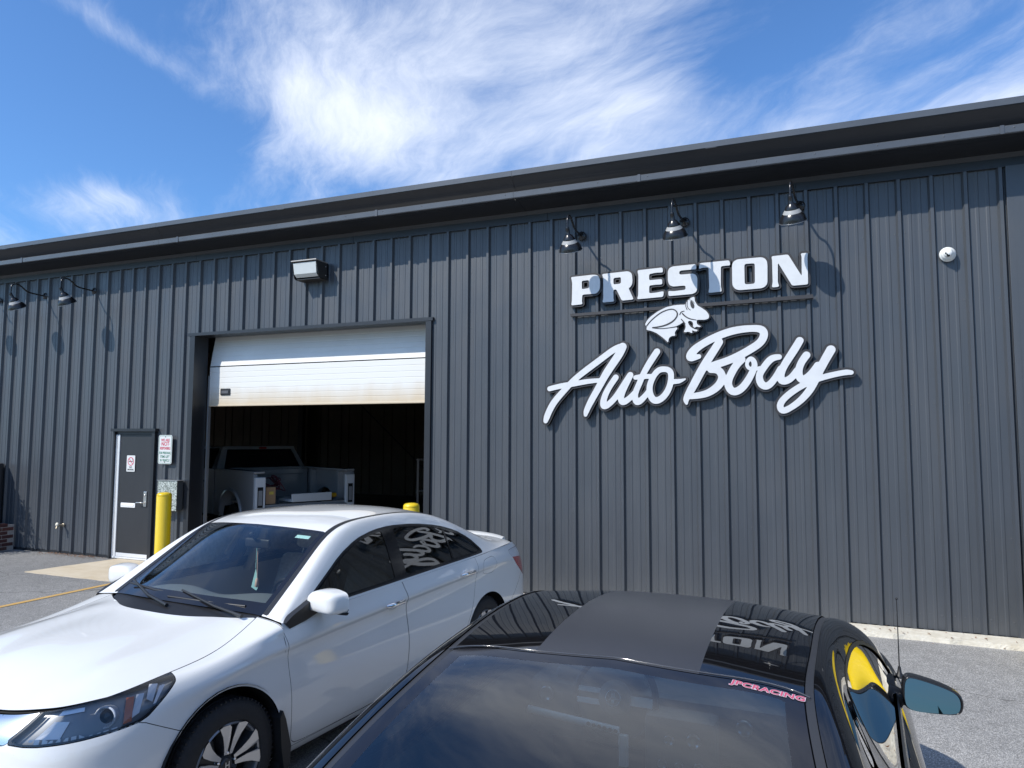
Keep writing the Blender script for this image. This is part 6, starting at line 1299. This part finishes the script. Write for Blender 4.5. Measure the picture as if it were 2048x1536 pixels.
# drop box
kb = empty('drop_box', (-9.40, 8.724, 1.105), label='galvanised metal wall box behind the yellow post beside the entry door', category='metal box')
def galv():
    m = bpy.data.materials.new('spangled_galvanised'); m.use_nodes = True; nt = m.node_tree; b_ = nt.nodes['Principled BSDF']; tc = nt.nodes.new('ShaderNodeTexCoord')
    v = nt.nodes.new('ShaderNodeTexVoronoi'); v.inputs['Scale'].default_value = 70; nt.links.new(tc.outputs['Object'], v.inputs['Vector']); r = nt.nodes.new('ShaderNodeValToRGB'); s = nt.nodes.new('ShaderNodeSeparateColor'); nt.links.new(v.outputs['Color'], s.inputs[0]); nt.links.new(s.outputs[0], r.inputs[0])
    r.color_ramp.elements[0].color = (.16, .18, .15, 1); r.color_ramp.elements[1].color = (.75, .78, .72, 1); nt.links.new(r.outputs[0], b_.inputs['Base Color']); b_.inputs['Metallic'].default_value = .5; b_.inputs['Roughness'].default_value = .35; return m
m_gv = galv()
b = MB(); b.box(-.20, .20, -.125, 0, -.235, .235, bev=.006); b.obj('box_body', mat('box_side_dark', (.05, .055, .06), .5), kb)
b = MB(); b.box(-.205, .205, -.135, -.126, -.24, .24, bev=.004); b.obj('box_door', m_gv, kb)
b = MB(); b.box(-.21, .225, -.15, .0, .236, .242); b.obj('box_lid', mat('bright_edge', (.5, .5, .5), .3, metal=.7), kb)
# bollards
m_by = mat('yellow_bollard_sleeve', (.72, .50, .008), .32, var=.04, vscale=8, coat=.25)
def bollard(x, y, h, label, r=.098):
    o = empty('bollard', (x, y, 0), label=label, category='bollard', group='yellow bollards')
    b = MB(); b.lathe([(r+.003, 0), (r, .01), (r, h-.055), (r-.002, h-.050), (r-.002, h-.046), (r, h-.043), (r-.004, h-.025), (r*.80, h-.008), (r*.45, h), (.0001, h+.002)], 40); b.obj('sleeve', m_by, o); return o
bollard(-8.20, 7.45, 1.272, 'yellow bollard in front of the galvanised box left of the roller opening')
bollard(-4.33, 7.55, 1.262, 'yellow bollard at the right side of the roller opening behind the white sedan roof')
bollard(2.10, 8.2, 1.20, 'yellow bollard near the wall to the right, outside the picture', .11)
# brick pier and dark cabinet at the far left
br_ = empty('brick_pier', (-13.83, 8.5, 0), label='low red brick pier at the left edge of the picture against the wall', category='brick pier')
m_mor = mat('mortar', (.38, .33, .29), .95, var=.2, vscale=30); m_bk = [mat('brick_red_%s' % n, c, .85, var=.3, vscale=20, bump=.6, bscale=90) for n, c in (('dark', (.085, .030, .026)), ('mid', (.13, .045, .035)), ('brown', (.10, .045, .035)))]
MB().box(-.58, .632, -.30, .22, 0, .452).obj('mortar_core', m_mor, br_)
random.seed(11); bl, bh, mj = .194, .057, .011; bmesh_cache = []
for m_ in m_bk:
    me = bpy.data.meshes.new('brick'); q = MB().box(-bl/2, bl/2, -.05, .05, -bh/2, bh/2, bev=.003); me.from_pydata(q.v, [], q.f); me.materials.append(m_); bmesh_cache.append(me)
for row in range(7):
    z = .012+bh/2+row*(bh+mj); sh_ = (row % 2)*.5*(bl+mj)
    x = -.60+bl/2+sh_
    while x < .66:
        if x+bl/2 < .66:
            o = bpy.data.objects.new('brick', random.choice(bmesh_cache)); COL.objects.link(o); o.parent = br_; o.location = (x, -.255+random.uniform(-.002, .002), z)
        x += bl+mj
    y = -.30+bl/2+(.5 if row % 2 else 0)*(bl+mj)
    while y < .20:
        o = bpy.data.objects.new('brick', random.choice(bmesh_cache)); COL.objects.link(o); o.parent = br_; o.location = (.588+random.uniform(-.002, .002), y, z); o.rotation_euler = (0, 0, math.pi/2); y += bl+mj
cb = empty('cabinet', (-14.02, 8.42, .455), label='black rounded cabinet standing on the low brick pier', category='cabinet')
b = MB(); b.box(-.5, .50, -.20, .28, 0, 1.10, bev=.05); b.obj('cabinet_body', m_blk, cb); b = MB(); b.box(-.45, .46, -.212, -.20, .05, 1.02, bev=.01); b.obj('cabinet_door', m_blk, cb)
# shrub outside the left edge: it throws the leafy shadow on the cladding
sb = empty('shrub', (-13.8, 7.75, 0), label='leafy shrub standing outside the left edge, casting a ragged shadow on the wall', category='shrub')
random.seed(5); lf = MB()
for i in range(2600):
    t = random.random(); hgt = 1.75*t**.8; rad = .72*(1-.75*(hgt/1.9)**1.6)*random.random()**.5*(1+.25*math.sin(7*hgt)); a = random.uniform(0, 6.283)
    c = Vector((rad*math.cos(a), rad*math.sin(a), .12+hgt)); q = Matrix.Rotation(random.uniform(0, 6.28), 3, 'Z') @ Matrix.Rotation(random.uniform(-1.2, 1.2), 3, 'X'); s_ = random.uniform(.03, .06)
    lf.add([c+q @ Vector(v)*s_ for v in ((-.5, 0, 0), (0, -.28, .1), (1, 0, 0), (0, .28, .1))], [(0, 1, 2, 3)])
lf.obj('foliage', mat('shrub_leaf', (.045, .085, .022), .6, var=.4, vscale=2), sb, kind='stuff')
b = MB(); [b.tube([(0, 0, 0), (.15*math.cos(k), .15*math.sin(k), .6), (.3*math.cos(k), .3*math.sin(k), 1.2)], [.02, .012, .005], 6) for k in (0, 1.3, 2.6, 3.9, 5.2)]; b.obj('stem', mat('bark', (.10, .075, .05), .9), sb, kind='stuff')
# dry leaves and grit swept along the wall foot
lt = MB(); random.seed(21)
for i in range(420):
    u = random.choice((random.uniform(-12.4, -10.7), random.uniform(-3, 4), random.uniform(-12.2, -11))); y = 8.72-abs(random.gauss(0, .10))-(.0 if u < -5 else .30*random.random()); z = .012 if u < -5 or y < 8.42 else .056
    s_ = random.uniform(.006, .022); a = random.uniform(0, 6.28); lf_ = [(math.cos(a+k)*s_*(1 if j % 2 == 0 else .5)+u, math.sin(a+k)*s_*(1 if j % 2 == 0 else .5)+y, z+random.uniform(0, .012)) for j, k in enumerate((0, 1.57, 3.14, 4.71))]
    lt.add(lf_, [(0, 1, 2, 3)])
lt.obj('leaf_litter', mat('dry_leaf', (.20, .10, .05), .8, var=.5, vscale=40), kind='stuff')
# ================================================================ inside the workshop
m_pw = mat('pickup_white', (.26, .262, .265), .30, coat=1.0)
pk = empty('pickup_truck', (-8.45, 10.87, 0), math.radians(155), label='white pickup truck with its tailgate and tail lamps removed inside the dark workshop', category='pickup truck')
# local: +x = forward, rear end at x=0, bed 0..1.75, cab 1.8..3.9
def bx(nm, m, *a, bev=0.0, par=None): return MB().box(*a, bev=bev).obj(nm, m, par or pk)
def side_poly(): return [(.02, .62), (.02, 1.36), (.05, 1.40), (1.80, 1.40), (1.80, .55), (1.52, .55), (1.50, .62), (1.44, .80), (1.30, .96), (1.10, 1.03), (.92, 1.02), (.72, .92), (.60, .78), (.55, .62), (.50, .56)]
for sg in (1, -1):
    b = MB(); P_ = side_poly(); b.prism(P_, 1.00*sg, .93*sg); set_smooth_angle(b.obj('bed_side', m_pw, pk), 30)
    b = MB(); n = 14; pts = [(1.02+.50*math.cos(math.pi*(.02+.96*i/n)), .60+.46*math.sin(math.pi*(.02+.96*i/n))) for i in range(n+1)]
    b.tube([(x, 1.005*sg, z) for x, z in pts], .030, 8); b.obj('wheel_arch_lip', m_pw, pk)
    bx('lamp_recess', mat('bare_white_metal', (.60, .61, .62), .5), -.03, .03, .80*sg, .985*sg, .58, 1.33, bev=.01)
    bx('lamp_opening', m_liner, -.036, -.028, .845*sg, .945*sg, .80, 1.16); bx('lamp_bracket', m_pw, -.045, -.03, .86*sg, .93*sg, .84, 1.10, bev=.005)
    bx('bed_rail', m_pw, .0, 1.80, .80*sg, 1.0*sg, 1.395, 1.435, bev=.015)
    bx('corner_end', m_pw, -.06, .04, .78*sg, 1.0*sg, .48, .60, bev=.02)
    b = MB(); b.lathe([(.40, -.02), (.36, 0), (.24, -.01), (.23, -.05), (.0001, -.08)], 36, M=Matrix.Translation((1.02, .96*sg, .40)) @ Matrix.Rotation(-math.pi/2*sg, 4, 'X')); b.obj('wheel', m_tyre, pk)
    b = MB(); b.lathe([(.40, -.02), (.36, 0), (.24, -.01), (.23, -.05), (.0001, -.08)], 36, M=Matrix.Translation((4.75, .96*sg, .40)) @ Matrix.Rotation(-math.pi/2*sg, 4, 'X')); b.obj('wheel', m_tyre, pk)
    b = MB(); b.lathe([(.24, -.03), (.20, -.01), (.08, -.03), (.0001, -.03)], 20, M=Matrix.Translation((1.02, .965*sg, .40)) @ Matrix.Rotation(-math.pi/2*sg, 4, 'X')); b.obj('rim', m_machined, pk)
    # cab flank
    b = MB(); b.prism([(1.86, .55), (1.86, 1.40), (1.95, 1.42), (3.95, 1.36), (4.05, 1.20), (4.05, .50)], 1.0*sg, .90*sg); b.obj('cab_side', m_pw, pk)
    b = MB(); b.add([(1.93, .93*sg, 1.42), (2.12, .76*sg, 1.83), (2.22, .76*sg, 1.83), (2.16, .94*sg, 1.42)], [(0, 1, 2, 3)]); b.add([(1.93, .93*sg, 1.42), (2.12, .76*sg, 1.83), (2.10, .66*sg, 1.83), (1.88, .80*sg, 1.42)], [(0, 1, 2, 3)]); b.obj('cab_rear_pillar', m_pw, pk)
    b = MB(); b.add([(2.16, .935*sg, 1.42), (2.22, .765*sg, 1.82), (3.2, .765*sg, 1.79), (3.85, .92*sg, 1.40)], [(0, 1, 2, 3)]); b.obj('side_window', m_tint, pk)
    bx('door_handle', m_blackp, 2.25, 2.45, 1.0*sg, 1.035*sg, 1.15, 1.19, bev=.01)
bx('bed_floor', m_pw, .0, 1.80, -.80, .80, .80, .84); bx('bed_front_wall', m_pw, 1.76, 1.82, -.90, .90, .84, 1.41); bx('bed_front_rib', m_pw, 1.70, 1.76, -.80, .80, 1.28, 1.40, bev=.02)
for sg in (1, -1):
    b = MB(); b.lathe([(.44, 0), (.44, .18)], 24, M=Matrix.Translation((1.02, .93*sg, .74)) @ Matrix.Rotation(math.pi/2*sg, 4, 'X'), a0=0, a1=math.pi*1.0 if sg > 0 else math.pi); b.obj('inner_arch', m_pw, pk)
    for xx in (.35, 1.45): bx('bed_stake', m_pw, xx-.04, xx+.04, .82*sg, .93*sg, .84, 1.38, bev=.01)
bx('rear_sill', m_pw, -.04, .03, -.82, .82, .60, .80, bev=.015); b = MB(); b.lathe([(.05, 0), (.045, .012), (.0001, .014)], 18, M=Matrix.Translation((-.045, .0, .735)) @ Matrix.Rotation(-math.pi/2, 4, 'Y')); b.obj('latch', m_gloss_b, pk)
bx('chassis', m_liner, .0, 5.2, -.55, .55, .35, .58); bx('bonnet', m_pw, 4.05, 5.6, -.95, .95, .55, 1.25, bev=.08)
b = MB(); b.add([(1.88, -.80, 1.42), (1.88, .80, 1.42), (2.10, .68, 1.79), (2.10, -.68, 1.79)], [(0, 1, 2, 3)]); b.obj('rear_window', mat('dark_cab_glass', (.006, .007, .010), .04), pk)
b = MB(); b.box(2.08, 3.25, -.76, .76, 1.79, 1.855, bev=.03); b.box(1.84, 1.90, -.92, .92, 1.34, 1.43, bev=.01); b.obj('cab_roof', m_pw, pk)
bx('third_brake_light', mat('dim_red_lens', (.25, .01, .01), .2), 2.06, 2.085, -.13, .02, 1.80, 1.835)
bx('dash_block', m_liner, 2.2, 4.0, -.85, .85, .60, 1.38)
cbx = empty('cardboard_box', (-8.45, 10.87, .85), math.radians(155), label='brown cardboard box standing at the left end of the pickup bed', category='box')
b = MB(); b.box(.04, .26, .58, .76, 0, .30, bev=.004); b.obj('carton', mat('cardboard', (.36, .22, .12), .8), cbx); b = MB(); b.box(.034, .04, .62, .70, .17, .22); b.obj('box_label', mat('yellow_label', (.6, .45, .08), .6), cbx)
pn = empty('body_panel', (-8.45, 10.87, .86), math.radians(155), label='white loose truck body panel lying across the pickup bed', category='car part')
b = MB(); b.box(.0, .55, -.52, .28, .0, .05, bev=.012); b.box(.0, .04, -.52, .28, .03, .15, bev=.012); b.obj('panel_shell', mat('primer_white', (.62, .62, .61), .5), pn)
hn = empty('wire_bundle', (-8.45, 10.87, .84), math.radians(155), label='red and black bundle of wires heaped in the left of the truck bed', category='wiring')
b = MB(); random.seed(9); P_ = [(.5+random.uniform(-.25, .3), .45+random.uniform(-.2, .2), .3+random.uniform(-.1, .22)) for _ in range(26)]; b.tube([tuple(p) for p in smooth_poly(P_, 3)], .010, 5); b.obj('cable', mat('red_cable', (.12, .02, .03), .6), hn)
tl_ = empty('power_tool', (-8.45, 10.87, .85), math.radians(155), label='yellow and black cordless tool lying at the right end of the truck bed', category='tool')
b = MB(); b.tube([(.15, -.40, .08), (.15, -.68, .09)], [.035, .045], 10); b.obj('tool_body', mat('tool_yellow', (.55, .30, .01), .4), tl_); b = MB(); b.box(.12, .20, -.38, -.31, -.02, .10, bev=.01); b.obj('battery', m_blackp, tl_)
# unlit strip light on the rear wall, shelf rack with wrapped panels
sl = empty('strip_light', (-10.9, 21.75, 2.75), label='unlit white strip light hanging on the back wall of the workshop', category='strip light')
b = MB(); b.box(-1.05, 1.05, -.10, .02, -.03, .05, bev=.01); b.obj('light_tray', mat('dusty_white', (.55, .50, .42), .6), sl); [MB().tube([(-1.0, -.08, z), (1.0, -.08, z)], .018, 8).obj('tube', mat('tube_glass', (.7, .68, .62), .3), sl) for z in (-.045, -.085)]
def rack(x, y, rz, label):
    r = empty('shelf_rack', (x, y, 0), rz, label=label, category='shelving'); m_ = mat('rack_steel', (.11, .095, .085), .5, metal=.4)
    for xx in (-1.1, 0, 1.1):
        for yy in (-.35, .35): MB().box(xx-.022, xx+.022, yy-.022, yy+.022, 0, 1.62).obj('upright', m_, r)
    for z in (.35, .95, 1.58): MB().box(-1.15, 1.15, -.37, .37, z, z+.035).obj('shelf', mat('shelf_dark', (.04, .035, .03), .7), r)
    return r
rack(-6.1, 13.2, .1, 'dark steel shelf rack standing right of the pickup truck in the workshop'); rack(-3.9, 12.4, -.2, 'dark steel shelf rack at the right edge of the roller opening')
def bumper_cover(x, y, z, rz, label, c):
    o = empty('bumper_cover', (x, y, z), rz, label=label, category='car part'); n = 20; mb = MB(); rows_ = []
    for j in range(6):
        t = j/5; rows_.append([(math.sin(a)*(.75-.05*t), -.35*math.cos(a)*(1-.3*t)+.2, .25*math.sin(math.pi*t*.6)+.03*math.cos(3*a)) for a in [(-1.45+2.9*i/n) for i in range(n+1)]])
    k = n+1; mb.add([p for r_ in rows_ for p in r_], [(j*k+i, j*k+i+1, (j+1)*k+i+1, (j+1)*k+i) for j in range(5) for i in range(n)], True); mb.obj('cover_shell', mat(label[:12]+'_m', c, .4), o); return o
bumper_cover(-6.2, 13.1, 1.63, .2, 'tan wrapped bumper cover lying on top of the shelf rack beside the pickup', (.34, .28, .18))
bumper_cover(-4.55, 11.6, .95, .8, 'brown bumper cover propped at the right inside the roller opening', (.30, .20, .11))
bumper_cover(-4.1, 11.9, 1.25, 1.3, 'cream car fender leaning upright at the right edge of the opening', (.42, .34, .22))
hc = empty('heater', (-12.9, 21.0, 3.6), label='round workshop heater hanging in the dark left corner of the workshop', category='heater')
b = MB(); b.lathe([(.0001, -.3), (.34, -.3), (.38, 0), (.34, .3), (.0001, .3)], 24, M=Matrix.Rotation(math.pi/2, 4, 'X')); b.obj('heater_drum', m_liner, hc); MB().box(-.25, .25, -.2, .2, .5, 1.6).obj('flue', mat('dusty_duct', (.30, .28, .25), .6), hc)
# ================================================================ the street side behind the camera, seen in paint and mirrors
m_road = mat('road_asphalt', (.07, .07, .072), .85, var=.2, vscale=2, bump=.3, bscale=60)
b = MB(); b.add([(-300, -22, .006), (300, -22, .006), (300, -13, .006), (-300, -13, .006)], [(0, 1, 2, 3)]); b.obj('street', m_road, kind='structure')
for y in (-17.4, -17.7):
    b = MB(); b.add([(-300, y, .010), (300, y, .010), (300, y+.11, .010), (-300, y+.11, .010)], [(0, 1, 2, 3)]); b.obj('centre_line', mat('road_yellow', (.55, .35, .04), .7), kind='structure')
b = MB(); b.add([(-300, -13.25, .012), (300, -13.25, .012), (300, -13.1, .012), (-300, -13.1, .012)], [(0, 1, 2, 3)]); b.obj('edge_line', mat('road_white', (.65, .65, .63), .7), kind='structure')
b = MB(); b.add([(-300, -300, .008), (300, -300, .008), (300, -22.3, .008), (-300, -22.3, .008)], [(0, 1, 2, 3)]); b.obj('grass_verge', mat('verge_grass', (.06, .10, .03), .9, var=.4, vscale=.5), kind='structure')
m_poleW = mat('weathered_pole', (.13, .095, .07), .85)
def pole(x, y, label):
    r = empty('utility_pole', (x, y, 0), label=label, category='utility pole', group='utility poles along the street')
    b = MB(); b.tube([(0, 0, 0), (0, 0, 5), (0, 0, 10.5)], [.17, .15, .11], 10); b.obj('pole', m_poleW, r); MB().box(-1.2, 1.2, -.06, .06, 9.6, 9.75).obj('crossarm', m_poleW, r); MB().box(-.9, .9, -.05, .05, 8.7, 8.83).obj('crossarm', m_poleW, r)
    for q in (-1.1, -.5, .5, 1.1): b = MB(); b.lathe([(.05, 0), (.06, .08), (.03, .16), (.0001, .17)], 8, M=Matrix.Translation((q, 0, 9.75))); b.obj('insulator', m_blackp, r)
    return r
for i, x in enumerate((-62, -24, 14, 52)): pole(x, -23.5, 'wooden utility pole across the street, number %s from the east' % ('four', 'three', 'two', 'one')[i] if False else ('wooden utility pole far down the street to the west', 'wooden utility pole across the street, west of the lot', 'wooden utility pole across the street behind the black coupe', 'wooden utility pole far down the street to the east')[i])
for k, (dx, z) in enumerate(((-1.1, 9.9), (-.5, 9.9), (.5, 9.9), (1.1, 9.9), (0, 7.6))):
    for i, (xa, xb) in enumerate(((-62, -24), (-24, 14), (14, 52))):
        pts = [(xa+(xb-xa)*t, -23.5+dx*.15, z-1.0*4*t*(1-t)) for t in np.linspace(0, 1, 13)]; b = MB(); b.tube(pts, .014, 4, cap=False); o = b.obj('overhead_wire', m_blackp); o['label'] = ('%s black overhead wire %s' % (('streetmost high', 'second high', 'third high', 'nearest high', 'low thick')[k], ('over the western stretch of street', 'over the street straight behind the lot', 'over the eastern stretch of street')[i])); o['category'] = 'wire'; o['group'] = 'overhead wires along the street'
def tree(x, y, h, rad, seed, label, c=(.055, .095, .028)):
    random.seed(seed); r = empty('tree', (x, y, 0), label=label, category='tree', group='trees across the street')
    b = MB(); b.tube([(0, 0, 0), (.1, 0, h*.25), (-.1, .1, h*.5), (0, 0, h*.8)], [.28, .22, .15, .05], 8); b.obj('trunk', m_poleW, r)
    for k in range(5):
        a = k*1.26; b = MB(); b.tube([(0, 0, h*(.28+.08*k)), (rad*.4*math.cos(a), rad*.4*math.sin(a), h*(.45+.07*k)), (rad*.75*math.cos(a), rad*.75*math.sin(a), h*(.52+.08*k))], [.10, .06, .02], 6); b.obj('branch', m_poleW, r)
    cl = [(Vector((random.uniform(-1, 1), random.uniform(-1, 1), random.uniform(-.8, 1)))) for _ in range(46)]; mb = MB()
    for c0 in cl:
        cc = Vector((c0.x*rad*.8, c0.y*rad*.8, h*.62+c0.z*h*.34)); rr_ = random.uniform(.5, 1.1)*rad*.34
        for _ in range(130):
            d = Vector((random.gauss(0, 1), random.gauss(0, 1), random.gauss(0, 1))).normalized()*rr_*random.random()**.33; q = Matrix.Rotation(random.uniform(0, 6.28), 3, 'Z') @ Matrix.Rotation(random.uniform(-1.3, 1.3), 3, 'X'); s_ = random.uniform(.12, .24)
            mb.add([cc+d+q @ Vector(v)*s_ for v in ((-.5, 0, 0), (0, -.3, .1), (.6, 0, 0), (0, .3, .1))], [(0, 1, 2, 3)])
    mb.obj('crown', mat('leaf_green_%d' % (seed % 3), c, .6, var=.4, vscale=1.2), r, kind='stuff'); return r
T_ = [(8.3, 5.6, 7.0, 2.4, 'green tree standing off the right end of the lot, outside the picture'), (-30, -30, 8, 4, 'broad green tree across the street to the far west'), (-16, -33, 7.5, 3.6, 'round green tree across the street on the left'), (2, -34, 7, 3.8, 'green tree across the street straight behind the camera'), (22, -31, 8, 4, 'broad green tree across the street on the right'), (38, -35, 9, 4.5, 'tall green tree across the street to the far east')]
for i, (x, y, h, rad, lb) in enumerate(T_): tree(x, y, h, rad, 40+i, lb, ((.05, .09, .025), (.06, .10, .03), (.045, .08, .028))[i % 3])
hz_ = MB(); random.seed(2)
for i in range(-40, 41):
    x = i*7.5+random.uniform(-2, 2); h = random.uniform(3, 6)
    for _ in range(60):
        c = Vector((x+random.gauss(0, 3.2), -75+random.gauss(0, 2), random.uniform(0, h))); s_ = random.uniform(.9, 2.0); a = random.uniform(0, 6.28)
        hz_.add([c+Vector((math.cos(a)*s_, math.sin(a)*s_, -.4)), c+Vector((-.3*s_, 0, s_*.8)), c-Vector((math.cos(a)*s_, math.sin(a)*s_, .3)), c+Vector((.2, .1, -s_))], [(0, 1, 2, 3)])
hz_.obj('distant_woods', mat('woods_green', (.045, .07, .03), .8, var=.3, vscale=.3), kind='stuff')
